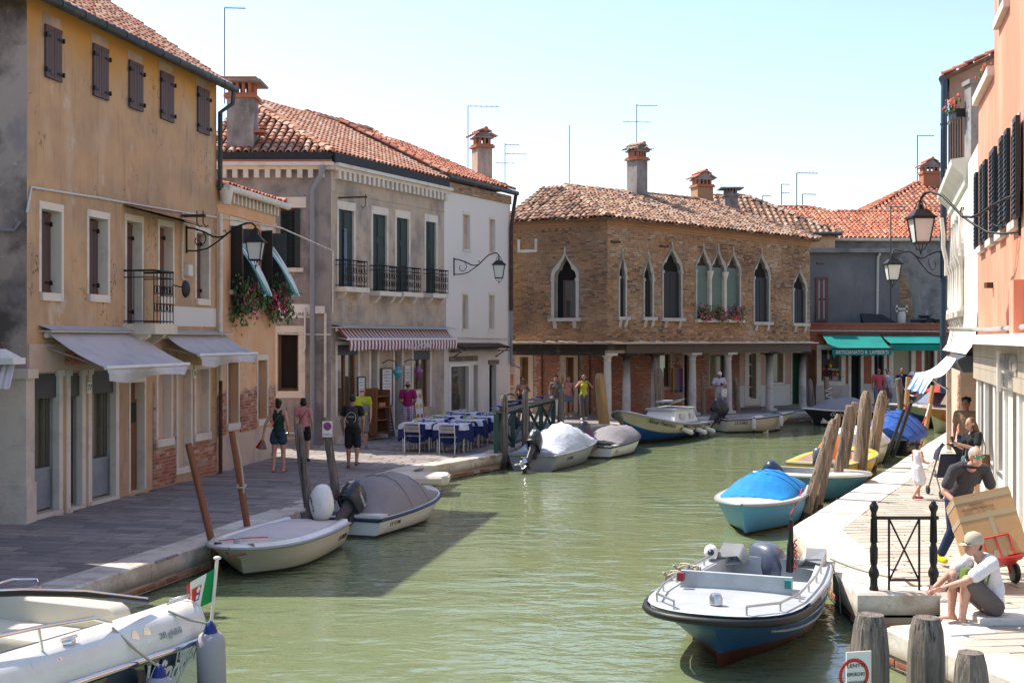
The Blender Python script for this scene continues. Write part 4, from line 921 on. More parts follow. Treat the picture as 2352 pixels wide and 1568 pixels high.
b=MB();b.box((-7.4,35.9,zc+.68),(.3,.5,.08));b.box((-7.32,35.9,zc+.80),(.16,.4,.07));b.build('brick_ledge',M_bkred,hC)
downpipe(hC,[V(-5.45,35.15,ZC+.1),V(-5.5,35.15,ZC-.15),V(-5.78,35.28,ZC-.6),V(-5.78,35.28,4.2),V(-5.78,35.28,.8)],.07,M_pipe,clamps=1.6)
downpipe(hC,[V(-6.0,35.33,4.75),V(-6.0,35.33,3.6),V(-6.05,35.33,3.4)],.03,M_offwhite);downpipe(hC,[V(-5.42,35.36,4.6),V(-5.42,35.36,.8)],.04,M_cream)
b=MB();s0,z0,s1,z1=FC0.rect(725,703,720,747);b.fbox(FC0,s0,z0,s1,z1,0,.12);b.build('junction_box',M_offwhite,hC)
t=thing('street_name_panel','white painted street name panel on the grey corner house','sign',FC0.pt(FC0.s(637),4.3,0));r=FC0.rect(637,698.4,729.7,717.7);b=MB();b.fbox(FC0,*r,.0,.012);b.build('panel',M_whitep,t);sm,zm=FC0.at(695,722)
ftext('lettering','TURELLA',FC0,sm,zm-.0,.016,.1,M_ink,t,depth=.002,width=FC0.s(717)-FC0.s(672));ftext('lettering','F  ',FC0,FC0.s(672),FC0.at(672,706)[1],.016,.07,M_pipe,t,depth=.002)
cable('cable',hC,[fp(FB,645,523,.05),FC.pt(.05,6.4,.06)],.015);cable('cable',hC,[FC.pt(.03,6.4,.05),FC.pt(.02,4.6,.05)],.02);cable('cable',hC,[FC0.pt(FC0.s(640),4.0,.03),FC0.pt(FC0.L,3.97,.03)],.025)
b=MB();s0,z0=FC.at(778,642*.5+0,0);s0,z0=FC.at(777,454.5);b.tube([FC.pt(s0,z0,.02),FC.pt(s0+.15,z0,.9)],.03,6);b.tube([FC.pt(s0+.15,z0+.08,.85),FC.pt(s0+.15,z0-.25,.85),FC.pt(s0+.15,z0-.33,.75),FC.pt(s0+.15,z0-.25,.70)],.014,5);b.build('pulley_beam',M_rust,hC)
MR1=plain('awning_maroon',(.24,.05,.055),.85);MR2=plain('awning_white',(.66,.62,.62),.85)
aw=awning('restaurant_awning','maroon and white striped awning with scalloped edge over the restaurant door',FC,.15,FC.L-.05,4.15,.15,3.84,.5,.36,None,stripes=(MR1,MR2,34),scallop=30,cover=(.12,.3,M_awnmetal))
ftext('lettering','DALLA MORA',FC,FC.s(956,.5),3.62,.555,.16,MR2,aw,depth=.003,width=1.55)
# the white house
FD=Fr((-2.3,41.32),(-.07,45.7));hD=thing('white_house','white plastered house with small blind windows, beside the brick palace','house',(-2.3,41.32,QZ));ZD=9.2
dn=[FD.rect(*a)for a in((1063.6,492,572,1079),(1124,503,578,1137),(1062,676.6,754.7,1075),(1123,678,754.7,1135.5))]
dg=[FD.rect(1035.5,842,944,1076),FD.rect(1088,838,972,1098),FD.rect(1124,838,966,1140)];dg[1]=(dg[1][0],.85,*dg[1][2:]);dg[2]=(dg[2][0],.85,*dg[2][2:])
wall(hD,FD,[(0,.5),(FD.L,.5),(FD.L,ZD),(0,ZD)],[R4(r)for r in dn+dg],M_white,.14,M_white);box_house(hD,FD,8,.5,ZD,M_white)
for r in dn:window(hD,FD,r,.12,M_grey,name='blind_window',frame=(.03,.01,M_frame,False,.12),sill=(.08,.04,.05,M_frame))
window(hD,FD,dg[0],.12,M_glassg,name='shop_window',frame=(.09,.02,M_whitep));[window(hD,FD,r,.3,M_dark,name='doorway')for r in dg[1:]]
b=MB();s0,z0=FD.at(1031,829);b.fbox(FD,s0,z0-.02,s0+2.0,z0+.16,-.01,.05);b.fbox(FD,dg[2][0]-.1,dg[2][3]+.02,dg[2][2]+.15,dg[2][3]+.18,-.01,.04);b.build('timber_lintel',M_postg,hD)
b=MB();b.fbox(FD,0,ZD-.32,FD.L+.02,ZD,.0,.05);o=b.build('brick_band',M_bkmortar,hD);PB=Pieces('brick',[M_bk],p_brick,120);bricks_on(PB,FD,0,FD.L,ZD-.31,ZD,n=.05);PB.finish(o)
gutter(hD,[FD.pt(-.02,ZD+.12,.2),FD.pt(FD.L+.2,ZD+.1,.2)],.09);zr=ZD+.22;rd=Roof(hD,M_tile_red,300)
q0,q1,q2,q3=FD.pt(-.05,zr,.15),FD.pt(FD.L+.05,zr,.15),FD.pt(FD.L-1.2,zr+1.75,-4.0),FD.pt(-.05,zr+2.15,-4.2);rd.plane(q0,q1,q2,q3,jit=.016);rd.plane(q1,FD.pt(FD.L+.05,zr,-8),FD.pt(FD.L-1.2,zr+1.75,-5),q2,tiles=False);rd.ridge(q0+V(0,0,.04),q3,.1);rd.ridge(q3,q2);rd.ridge(q1,q2,.1)
rd.plane(FD.pt(-.05,zr+2.0,-4.3),FD.pt(2.4,zr+1.9,-4.3),FD.pt(2.4,zr+2.5,-5.6),FD.pt(-.05,zr+2.5,-5.6));rd.ridge(FD.pt(-.1,zr+2.55,-5.6),FD.pt(2.4,zr+2.55,-5.6));rd.finish()
b=MB();b.poly([FD.pt(-.06,ZD-.1,.1),FD.pt(-.06,zr-.05,.15),FD.pt(-.06,zr+2.05,-4.2),FD.pt(-.06,ZD-.1,-4.2)]);b.build('gable_wall',M_grey_dark,hD)
chimney(hD,V(-1.14,46.3,zr+.5),.6,.6,1.15,'gable',.4,M_grey)
downpipe(hD,[FD.pt(FD.L+.1,ZD+.1,.2),FD.pt(FD.L+.05,ZD-.5,.12),FD.pt(FD.L-.1,ZD-1.2,.1),FD.pt(FD.L-.1,4.9,.1)],.07,M_rust);downpipe(hD,[FD.pt(FD.L-.1,4.9,.1),FD.pt(FD.L-.1,2.9,.1),FD.pt(FD.L+.3,2.75,.3)],.05,M_pipe)
t=thing('wall_canopy','small dark sheet canopy with crooked edge on the white house','canopy',FD.pt(.1,3.8,0));b=MB();s0=.25;s1=FD.L-.9;P=FD.pt
b.quad(P(s0,3.72,0),P(s1,3.7,0),P(s1,3.55,.55),P(s0,3.57,.55));b.quad(P(s0,3.68,0),P(s0,3.53,.55),P(s1,3.51,.55),P(s1,3.66,0));b.build('sheet',M_rust,t);b=MB();b.fbox(FD,s0+.05,3.40,s1-.05,3.46,.05,.5);b.build('frame_rail',M_postg,t)
for s in(s0+.3,s1-.3):b=MB();b.tube([P(s,3.2,.02),P(s,3.5,.5)],.02,5);b.build('strut',M_iron,t)
cable('cable',hD,[FD.pt(.02,5.9,.04),FD.pt(.02,3.9,.04),FD.pt(FD.L-.2,3.85,.04)],.02)
# lamps, aerials on this side
s0,z0=FA.at(427,523);_,z1=FA.at(427,576);n,zc_=FA.off(s0+.25,587,540);street_lamp('black iron lamp on a scrolled bracket, on the ochre house by the orange one',FA.pt(s0,z0,.02),FA.pt(s0,z1,.02),FA.pt(s0+.25,zc_+.02,n),.35,.38)
s0,z0=FD.at(1043,595,.02);_,z1=FD.at(1043,630);c=Dp(1146,597,41.9);street_lamp('black iron lamp on a scrolled bracket against the white house',FD.pt(s0,z0,.02),FD.pt(s0,z1,.02),c,.40,.44)
aerial('tall thin mast with one boom, rising behind the ochre house roof',Dp(516,200,36.2),2.35,[(1.0,0,.62,10,0)])
aerial('mast with single boom left of the gabled chimney on the white house',Dp(1075,372,47),2.15,[(1.0,0,1.2,6,0)]);aerial('thin aerial with three crossbars right of the white house chimney',Dp(1160,412,50),1.5,[(.95,0,.6,4,0),(.7,0,.9,4,0),(.45,.4,.4,4,0)])
hN=thing('shading_neighbour_house','pale house at the left edge of the view, only its white canopy showing','house',(-9.6,8,QZ));FN=Fr((-10.3,-4),(-8.3,18.0));b=MB();b.fbox(FN,0,.5,FN.L,7.0,-8,0);b.build('wall',M_ochre_dark,hN)  # out of frame; added to cast its shadow over the near left quay
rn=Roof(hN,M_tile,60);rn.plane(FN.pt(0,7.05,.3),FN.pt(FN.L,7.05,.3),FN.pt(FN.L,8.6,-4),FN.pt(0,8.6,-4),sp=.4,ex=.6);rn.finish()
t=thing('corner_awning','small white awning with frilled edge at the left edge of the view','awning',(-8.6,19.6,4));X0,Y0=-8.17,19.25;b=MB();b.box((X0,Y0,3.50),(.78,.5,.10));b.box((X0,Y0,3.62),(.7,.42,.14),taper=.4);b.build('box_cover',M_whitep,t);b=MB()
for k in range(16):
 q=lambda f,g:V(X0-.36+.72*f+.08*g,Y0-.1-.4*g+.02*sin(f*40),3.44-.36*g-.03*sin(f*50)*g)
 b.quad(q(k/16,0),q((k+1)/16,0),q((k+1)/16,1),q(k/16,1),0)
b.build('cloth',M_awn,t);b=MB();b.tube([V(X0,20.3,3.5),V(X0,Y0,3.5)],.04,6);b.build('arm',M_alu,t)
# the brick palace over its arcade
FE=Fr((3.59,45.9),(12.95,53.0));FE0=Fr((-.1,47.7),(3.59,45.9));hE=thing('brick_palace','old brick palace with pointed gothic windows above a columned arcade','palace',(3.59,45.9,QZ))
ze0,ze1=8.35,8.1
OGI=[(1,0),(.985,.14),(.9,.27),(.76,.36),(.60,.40),(.56,.46),(.50,.56),(.36,.68),(.2,.80),(.08,.90),(0,1)]
OGO=[(1,0),(1.0,.13),(.93,.27),(.80,.38),(.64,.47),(.5,.545),(.36,.62),(.24,.70),(.14,.79),(.06,.89),(0,1)]
def ogee(s,w,zs,za,prof):
 l=[(s-w/2*x,zs+(za-zs)*y)for x,y in prof];return l+[(s+w/2*x,zs+(za-zs)*y)for x,y in prof[-2::-1]]
class Goth:pass
def gothic_spec(fr,uL,uR,ua,va,vs,vsill,fw=.062):
 g=Goth();a,_=fr.at(uL,vs);b_,_=fr.at(uR,vs);g.s=(a+b_)/2;g.wo=abs(b_-a);g.w=g.wo-2*fw;_,g.za=fr.at(ua,va);_,g.zs=fr.at((uL+uR)/2,vs);_,g.z0=fr.at((uL+uR)/2,vsill)
 g.zi=g.zs+(g.za-g.zs)*.80;g.hole=[(g.s-g.w/2,g.z0),(g.s+g.w/2,g.z0)]+ogee(g.s,g.w,g.zs,g.zi,OGI)[::-1]
 g.out=[(g.s-g.wo/2,g.z0-.1),(g.s+g.wo/2,g.z0-.1)]+ogee(g.s,g.wo,g.zs,g.za,OGO)[::-1];return g
def gothic_window(house,fr,g,depth=.28,pane=None,leafm=None,sill=True,label=None,jambs=(True,True)):
 b=MB();b.poly([fr.pt(s,z,-depth)for s,z in g.hole]);w=b.build('gothic_window',pane or M_dark,house)
 if label:w['label']=label
 li,lo=ogee(g.s,g.w,g.zs,g.zi,OGI),ogee(g.s,g.wo,g.zs,g.za,OGO);b=MB();P=fr.pt
 for i in range(len(li)-1):
  a,c,d,e=li[i],li[i+1],lo[i+1],lo[i]
  m0,m1=((a[0]+e[0])/2,(a[1]+e[1])/2),((c[0]+d[0])/2,(c[1]+d[1])/2)
  b.quad(P(*e,.07),P(*d,.07),P(*m1,.05),P(*m0,.05));b.quad(P(*m0,.05),P(*m1,.05),P(*c,.01),P(*a,.01));b.quad(P(*e,0),P(*d,0),P(*d,.07),P(*e,.07));b.quad(P(*a,.01),P(*c,.01),P(*c,-.2),P(*a,-.2))
 b.tube([P(g.s,g.za-.03,.03),P(g.s,g.za+.12,.03)],[.05,.012],6);b.build('ogee_arch',M_gframe,w)
 for q,sg in((0,-1),(1,1)):
  if not jambs[q]:continue
  b=MB();x0,x1=sorted((g.s+sg*g.w/2,g.s+sg*g.wo/2));b.fbox(fr,x0,g.z0,x1,g.zs-.1,-.2,.05);b.fbox(fr,x0-.02,g.zs-.1,x1+.02,g.zs+.01,-.2,.08);b.build('jamb',M_gframe,w)
 if leafm:
  for sg in(-1,1):
   b=MB();a,c=(g.s-g.w/2,g.s-.01)if sg<0 else(g.s+.01,g.s+g.w/2);leaf(b,fr,a,g.z0,c,g.zs-.02,-depth+.03,-depth+.07,3);b.build('shutter',leafm,w)
 if sill:
  b=MB();b.fbox(fr,g.s-g.wo/2-.1,g.z0-.13,g.s+g.wo/2+.1,g.z0,-.25,.16);o=b.build('sill',M_gframe,w)
  for sg in(-1,1):
   b=MB();s=g.s+sg*g.wo*.36;prof=[(0,g.z0-.42),(.06,g.z0-.36),(.13,g.z0-.13),(0,g.z0-.13)]
   for ds in(-.07,.07):b.poly([P(s+ds,z,q)for q,z in prof])
   for k in range(4):a,c=prof[k],prof[(k+1)%4];b.quad(P(s-.07,a[1],a[0]),P(s+.07,a[1],a[0]),P(s+.07,c[1],c[0]),P(s-.07,c[1],c[0]))
   b.build('bracket',M_gframe,w)
 return w
GE=[gothic_spec(FE,*a)for a in((1419.6,1438,1428,576,635,727),(1476.5,1500,1488,583,640,728),(1520,1565.6,1542,561,622,730),(1597,1632,1614,564,621,733),(1632,1666,1648,569,624,733),(1666,1700,1682,573,627,733),(1729.6,1767,1748,577,636,739),(1820,1851.5,1835,613,663,742))]
G0=gothic_spec(FE0,1267,1330,1298,574,640,730,.12)
zE=lambda s:ze0+(ze1-ze0)*s/FE.L
wall(hE,FE,[(0,3.3),(FE.L,3.25),(FE.L,ze1),(0,ze0)],[g.hole for g in GE],M_bkmortar,.12,M_frame)
wall(hE,FE0,[(0,3.3),(FE0.L,3.3),(FE0.L,ze0),(0,ze0)],[G0.hole],M_bkmortar,.28,M_frame)
for i,g in enumerate(GE):
 tri=i in(3,4,5)
 w=gothic_window(hE,FE,g,.17 if not tri else .16,M_dark if not tri else M_void,M_shut_blk if not tri else None,sill=not tri,jambs=(not tri or i==3,not tri or i==5))
 if tri:b=MB();louvre(b,FE,g.s-g.w/2+.02,g.z0,g.s+g.w/2-.02,g.zs+.22,-.14,0,.05,.03);b.build('blind_slats',plain('blind_slat_green',(.20,.28,.23),.6),w)
w=gothic_window(hE,FE0,G0,.3,M_dark);b=MB();c=G0.s+.12;b.fbox(FE0,c-.3,G0.z0,c-.25,G0.zs-.05,-.28,-.22);b.fbox(FE0,c+.25,G0.z0,c+.3,G0.zs-.05,-.28,-.22);b.fbox(FE0,c-.25,G0.zs-.1,c+.25,G0.zs-.05,-.28,-.22);b.fbox(FE0,c-.25,G0.z0,c+.25,G0.z0+.08,-.28,-.22);b.build('sash',M_shut_red,w);b=MB();b.fbox(FE0,c-.25,G0.z0+.08,c+.25,G0.zs-.1,-.26,-.25);b.build('pane',M_glass,w)
for i in(3,4):
 s=(GE[i].s+GE[i+1].s)/2;z0,z1=GE[i].z0,GE[i].zs;b=MB();b.lathe([(.10,0),(.10,.08),(.075,.12),(.07,z1-z0-.35),(.085,z1-z0-.33),(.08,z1-z0-.28),(.15,z1-z0-.05),(.16,z1-z0)],12,0,Matrix.Translation(FE.pt(s,z0,-.02)));b.build('window_column',M_frame,hE)
b=MB();b.fbox(FE,GE[3].s-GE[3].wo/2-.05,GE[3].z0-.12,GE[5].s+GE[5].wo/2+.1,GE[3].z0,-.2,.2);b.build('sill',M_frame,hE)
PB=Pieces('brick',[M_bk],p_brick,250)
def bxt(s,z):
 v=noise.noise((s*.7,z*.9,3.1))*.5+R.gauss(.5,.2);return min(.99,max(0,v))
outs=[g.out for g in GE]
bricks_on(PB,FE,0,FE.L,3.74,8.2,lambda s,z:z<zE(s)-.12 and not any(inpoly(s,z,o)for o in outs),tone=bxt,proud=(.004,.032))
bricks_on(PB,FE0,0,FE0.L,3.74,8.2,lambda s,z:not inpoly(s,z,G0.out),tone=lambda s,z:bxt(s+20,z)*.72,proud=(.004,.032));PB.finish(hE,'brickwork')  # left face bricks toned down: the shade of that side is in their colour
b=MB()
for k,(dz,n)in enumerate(((-.26,.04),(-.17,.09),(-.08,.14))):
 P=FE.pt;b.add([P(-n,ze0+dz,0),P(FE.L,ze1+dz,0),P(FE.L,ze1+dz,n),P(-n,ze0+dz,n),P(-n,ze0+dz+.09,0),P(FE.L,ze1+dz+.09,0),P(FE.L,ze1+dz+.09,n),P(-n,ze0+dz+.09,n)],[(0,3,2,1),(4,5,6,7),(1,2,6,5),(2,3,7,6),(3,0,4,7)]);b.fbox(FE0,0,ze0+dz,FE0.L+n*.4,ze0+dz+.088,0,n-.004)
b.build('brick_cornice',M_bk,hE)
for k in range(14):b=MB();s=FE0.L*(k+.5)/14;b.fbox(FE0,s-.07,ze0-.36,s+.07,ze0-.27,.0,.06);b.build('dentil',M_bk,hE)
b=MB();r=FE0.rect(1190,550,580,1234);border(b,FE0,(r[0]+.1,r[1]+.1,r[2]-.1,r[3]),.11,0,.04,top=.001);b.build('blocked_opening_frame',M_frame,hE)
for i,(u,v)in enumerate(((1404,555),(1516,565),(1875,605))):
 b=MB();s,z=FE.at(u,v);b.fbox(FE,max(.02,s-.05),z-.04,s+.4,z+.03,.02,.1);b.build('iron_tie',M_rust,hE)
b=MB();b.fbox(FE,-.02,3.66,FE.L+.2,3.70,-.1,.34);b.fbox(FE0,-.2,3.66,FE0.L+.0,3.698,-.1,.32);o=b.build('ledge',M_stone,hE)
for i in range(26):
 b=MB();fr,L=(FE,FE.L)if i<18 else(FE0,FE0.L);k=i if i<18 else i-18;n=18 if i<18 else 8;s=L*(k+R.uniform(.3,.7))/n;wd=R.uniform(.16,.3);P=fr.pt;tl=R.uniform(.0,.05)
 b.add([P(s-wd,3.705,.02),P(s+wd,3.705,.02),P(s+wd,3.705,.36),P(s-wd,3.705,.36),P(s-wd,3.74+tl,.02),P(s+wd,3.74,.02),P(s+wd,3.735,.37),P(s-wd,3.735+tl,.37)],[(0,3,2,1),(4,5,6,7),(0,1,5,4),(1,2,6,5),(2,3,7,6),(3,0,4,7)]);b.build('ledge_slab',M_stone,o)
M_fascia=plain('fascia_brown',(.085,.055,.045),.6);M_charred=mat('beam_dark',(.035,.027,.022),.85,layers=[((.10,.08,.065),3,.52,.7)],bump=(20,.4,.02))
b=MB();b.fbox(FE,.0,3.42,FE.L,3.66,-.3,.02);b.fbox(FE0,.0,3.42,FE0.L,3.66,-.3,.018);b.build('beam',M_charred,hE)
for i in range(6):
 b=MB();a=.9+(FE.L-.9)*i/6;b.fbox(FE,a+.004,3.30,.9+(FE.L-.9)*(i+1)/6-.004,3.64,.02,.075);b.build('fascia_board',M_fascia,hE)
b=MB();b.fbox(FE0,0,3.22,FE0.L-.1,3.42,-.3,.05);b.build('beam',M_charred,hE)
cB=(3.27,49.14);FEB=Fr(cB,(13.95,57.23));FEB0=Fr((-.8,51.08),cB)
dw={'b':[FEB.rect(1515,813,889,1539),FEB.rect(1571,806,930,1585),FEB.rect(1630,816,886,1664),FEB.rect(1720,808,915,1736),FEB.rect(1773,806,878,1798),FEB.rect(1819,808,930,1848)]}
dw['b']=[(r[0],.82 if i in(1,5)else r[1],r[2],min(r[3],3.2))for i,r in enumerate(dw['b'])]
d0=[FEB0.rect(1195,806,960,1214),FEB0.rect(1300,806,950,1318)];d0=[(r[0],.85,r[2],3.1)for r in d0]
wall(hE,FEB,[(0,.5),(FEB.L,.5),(FEB.L,3.4),(0,3.4)],[R4(r)for r in dw['b']],M_redmortar,.2,M_lime,'arcade_wall');wall(hE,FEB0,[(0,.5),(FEB0.L,.5),(FEB0.L,3.4),(0,3.4)],[R4(r)for r in d0],M_redmortar,.3,M_lime,'arcade_wall')
M_shopdim=plain('shop_glass_lit',(.22,.19,.13),.08,spec=.7)
window(hE,FEB,dw['b'][0],.15,M_glassg,name='shop_window',frame=(.1,.02,M_lime),sash=(.05,M_wood,0,0));window(hE,FEB,dw['b'][1],.2,M_dark,name='doorway',frame=(.12,.02,M_lime,False));window(hE,FEB,dw['b'][2],.12,M_shopdim,name='shop_window',frame=(.09,.02,M_lime),sash=(.05,M_dkgrey,0,0));window(hE,FEB,dw['b'][3],.2,M_glass,name='doorway',frame=(.3,.03,M_frame),sash=(.05,M_alu,0,3));window(hE,FEB,dw['b'][4],.15,M_shopdim,name='shop_window',frame=(.12,.03,M_frame))
M_doorg=plain('door_green_paint',(.015,.075,.04),.5);w=window(hE,FEB,dw['b'][5],.15,M_doorg,name='door',frame=(.12,.03,M_frame,False));r=dw['b'][5]
for k in range(2):b=MB();a,c=(r[0],(r[0]+r[2])/2-.01)if k==0 else((r[0]+r[2])/2+.01,r[2]);leaf(b,FEB,a,r[1],c,r[3],-.14,-.1,3);b.build('door_leaf',M_doorg,w)
for r in d0:
 w=window(hE,FEB0,r,.25,M_wood,name='door',frame=(.22,.03,M_lime,False));b=MB();leaf(b,FEB0,r[0]+.02,r[1],r[2]-.02,r[3]-.3,-.24,-.2,4);b.build('door_leaf',M_wood,w)
PB=Pieces('brick',[M_bkred],p_brick,120);rb_=dw['b'];ok=lambda s,z:not any(q[0]-.12<s<q[2]+.12 and q[1]-.12<z<q[3]+.14 for q in rb_)
def patchy(s,z):return min(.99,max(0,.45+noise.noise((s*.8,z*.9,8))*.7+R.gauss(0,.12)))
bricks_on(PB,FEB,0,FEB.s(1700),.82,3.35,ok,tone=patchy);bricks_on(PB,FEB0,.3,FEB0.L,.82,3.35,lambda s,z:not any(q[0]-.24<s<q[2]+.24 for q in d0),tone=patchy);PB.finish(hE,'arcade_brickwork')
b=MB();b.fbox(FEB,FEB.s(1700),.8,FEB.s(1812),3.3,0,.012);b.fbox(FEB,FEB.s(1850),.8,FEB.L,3.3,0,.012);
b=MB()
for a,c,mt in((FEB.s(1698),dw['b'][3][0]-.31,0),(dw['b'][3][2]+.31,dw['b'][4][0]-.13,1),(dw['b'][4][2]+.13,dw['b'][5][0]-.13,1),(dw['b'][5][2]+.13,FEB.L,0)):b.fbox(FEB,a,1.75,c,3.35,.0,.014,1);b.fbox(FEB,a,.7,c,1.75,.0,.022,0)
b.fbox(FEB,dw['b'][4][0]-.13,.7,dw['b'][4][2]+.13,dw['b'][4][1]-.14,0,.022,0);b.build('plaster_dado',[plain('plaster_dado_pale',(.66,.62,.57),.9),plain('plaster_pink',(.56,.36,.29),.9)],hE)
b=MB();P=FE.pt;b.poly([V(*FE0.pt(0,3.32)[:3]),P(0,3.32),P(FE.L,3.3),V(13.9,57.2,3.3),V(cB[0],cB[1],3.32),V(-.8,51.08,3.32)]);b.build('arcade_ceiling',mat('ceiling_timber',(.22,.16,.11),.9),hE)
b=MB();b.quad(FE.pt(FE.L,3.4),FE.pt(FE.L,3.4,-9),FE.pt(FE.L,ze1,-9),FE.pt(FE.L,ze1));b.quad(FE.pt(FE.L,ze1,-9),FE.pt(FE.L,3.4,-9),V(-.1,55,3.4),V(-.1,55,ze0));b.quad(V(-.1,47.7,3.3),V(-.1,55,3.3),V(-.1,55,ze0),V(-.1,47.7,ze0));b.build('rear_wall',M_bkmortar,hE)
for k,u in enumerate((1330,1356,1246)):
 s=FEB0.s(u);b=MB();b.tube([FEB0.pt(min(s,FEB0.L-.05),.8,.06),FEB0.pt(min(s,FEB0.L-.05),3.3,.06)],.03 if k else .02,6);b.build('downpipe',M_rust,hE)
b=MB();s=FEB0.s(1291);b.fbox(FEB0,s-.09,2.0,s+.09,2.35,0,.03);b.build('doorbell_plate',plain('brass',(.5,.36,.14),.35,.8),hE)
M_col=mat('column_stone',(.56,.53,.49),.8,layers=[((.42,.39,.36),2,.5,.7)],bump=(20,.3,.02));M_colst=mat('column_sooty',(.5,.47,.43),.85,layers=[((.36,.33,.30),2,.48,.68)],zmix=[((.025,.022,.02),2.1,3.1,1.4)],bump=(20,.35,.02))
for i,u in enumerate((1395,1440,1505,1591,1673,1768,1858)):
 s=max(.22,min(FE.L-.2,FE.s(u,-.22)));h=3.31-QZ;cm=M_col if i in(0,3,4)else M_colst;b=MB()
 b.box((0,0,.05),(.46,.46,.1));b.lathe([(.19,.1),(.19,.16),(.165,.2),(.16,.3),(.155,1.2),(.135,h-.34),(.155,h-.32),(.155,h-.28),(.135,h-.26),(.14,h-.2),(.22,h-.1)],16);b.box((0,0,h-.05),(.54,.54,.1),taper=1.06)
 o=bpy.data.objects.new('column',b.mesh('column',cm));COL.objects.link(o);o.parent=hE;o.matrix_parent_inverse=WM(hE).inverted();o.location=FE.pt(s,QZ,-.24);o.rotation_euler=(0,0,atan2(FE.ex.y,FE.ex.x))
zo=.06;eC=FE.pt(-.30,ze0+zo,.34);eR=FE.pt(FE.L+.3,ze1+zo,.34);eL=FE0.pt(-.15,ze0+zo,.3);ap=V(2.18,50.0,10.1);a2=V(8.36,54.7,10.1)
re=Roof(hE,M_tile_old,300);re.plane(eC,eR,a2,ap,sp=.205,ex=.32,jit=.022);re.plane(eL,eC,ap,ap+V(-.9,.5,-.05),sp=.205,ex=.32,jit=.028)
re.plane(eR,V(10.5,58.5,ze1),a2,a2+V(.01,.01,0),tiles=False);re.plane(V(3,56,ze0),eL,ap+V(-.9,.5,-.05),ap,tiles=False);re.plane(V(10.5,58.5,ze1),V(3,56,ze0),ap,a2,tiles=False)
re.ridge(eC+V(0,.05,.06),ap,.13);re.ridge(ap,a2,.12);re.ridge(eR+V(0,.1,.06),a2,.11);re.ridge(eL+V(0,.1,.06),ap+V(-.9,.5,-.05),.1);re.finish()
chimney(hE,V(5.35,52.1,10.0),.62,.62,1.45,'gable',.65,M_grey_dark,M_tile_old);
aerial('tall aerial with three crossed booms on the tallest chimney of the brick palace',V(5.35,52.3,11.7),2.2,[(.98,0,.9,8,0),(.66,.6,.65,3,0),(.14,.2,.75,10,0)]);aerial('thin whip mast on the left ridge of the brick palace',V(2.35,50,10.1),2.5,[])
w0=GE[3].z0
for i,g in enumerate(GE[3:6]):
 geranium(('potted pink geranium on the triple gothic window sill, '+('left light','middle light','right light')[i]),FE.pt(g.s,g.z0+.14,.06),FE.ex,FE.n,.55,.16,.10,.24,260,70,20+i,plain('terracotta',(.34,.12,.06),.85),.55)
 # row behind: teal-awning shop, grey upper house, red roofs
FF=Fr((14.0,56.2),(20.6,56.2));hF=thing('awning_shop','low red shop with two teal awnings at the bend of the canal','shop',(14,56.2,QZ));ZF=4.55
fo=[FF.rect(1886,797,875,1932),FF.rect(1955,800,922,1977),FF.rect(2008,800,922,2030),FF.rect(2052,800,880,2093),FF.rect(2123,800,922,2146)]
fo=[(r[0],.85 if i in(1,2,4)else r[1],r[2],3.38)for i,r in enumerate(fo)]
b=MB();b.fbox(FF,-1.2,3.35,-.002,ZF,-.12,0);b.build('corner_wall',M_redshop,hF);wall(hF,FF,[(0,.5),(FF.L,.5),(FF.L,ZF),(0,ZF)],[R4(r)for r in fo],M_redshop,.18,M_frame);b=MB();P=FF.pt;b.quad(P(-1.2,ZF),P(FF.L,ZF),P(FF.L,ZF,-4),P(-1.2,ZF,-4));b.quad(P(FF.L,.5),P(FF.L,.5,-4),P(FF.L,ZF,-4),P(FF.L,ZF));b.build('flat_roof',M_tar,hF)
for i,r in enumerate(fo):
 if i in(0,3):window(hF,FF,r,.15,M_glass if i==0 else M_shopdim,name='shop_window',frame=(.2,.02,M_frame),sash=(.05,M_alud,0,0))
 else:window(hF,FF,r,.2,M_dark if i<4 else M_wood,name='doorway',frame=(.13,.02,M_frame,False),sash=(.06,M_dkgrey,1 if i!=1 else 0,0))
b=MB()
for a,c in((.01,fo[1][0]-.14),(fo[1][2]+.14,fo[2][0]-.14),(fo[2][2]+.14,fo[4][0]-.14),(fo[4][2]+.14,FF.L)):b.fbox(FF,a,.6,c,1.78,-.01,.02)
b.build('plinth',M_shopbase,hF);b=MB();b.fbox(FF,-1.0,ZF-.28,FF.L,ZF-.05,.0,.06);b.fbox(FF,-1.0,ZF-.05,FF.L,ZF+.03,-.2,.12);b.build('cornice',M_redshop,hF)
cable('cable',hF,[FF.pt(-.3,ZF-.32,.08),FF.pt(FF.L,ZF-.36,.08)],.025);b=MB();b.fbox(FF,.1,4.02,FF.L-.6,4.08,.0,.2);b.build('awning_board',M_rust,hF)
goods=[(.45,2.5,.10,.32,(.62,.45,.02)),(.75,2.1,.10,.3,(.45,.40,.03)),(1.0,2.0,.16,.3,(.6,.2,.12)),(.35,2.9,.07,.5,(.5,.4,.3)),(.62,2.95,.05,.6,(.42,.40,.38))]
for k,(x,z,rr,hh,c)in enumerate(goods):
 t=thing('glass_pendant',('yellow','olive','pink','cream','grey')[k]+' glass pendant hanging in the shop window under the left teal awning','glassware',FF.pt(fo[0][0]+x,z,-.1),group='glassware in the shop window');b=MB();b.lathe([(.01,hh),(.02,hh*.6),(rr,hh*.35),(rr*.9,.1),(rr*.3,0)],8,0,Matrix.Translation(FF.pt(fo[0][0]+x,z,-.1)));b.build('glass',plain('pendant%d'%k,c,.2),t)
t=awning('shop_awning','teal awning with lettered scalloped edge, left of the pair at the bend',FF,.25,2.9,4.02,.2,3.41,1.7,.34,M_green_tex,M_green_tex,scallop=11,cols=12,skew=.06,group='teal awnings',m_metal=M_iron)
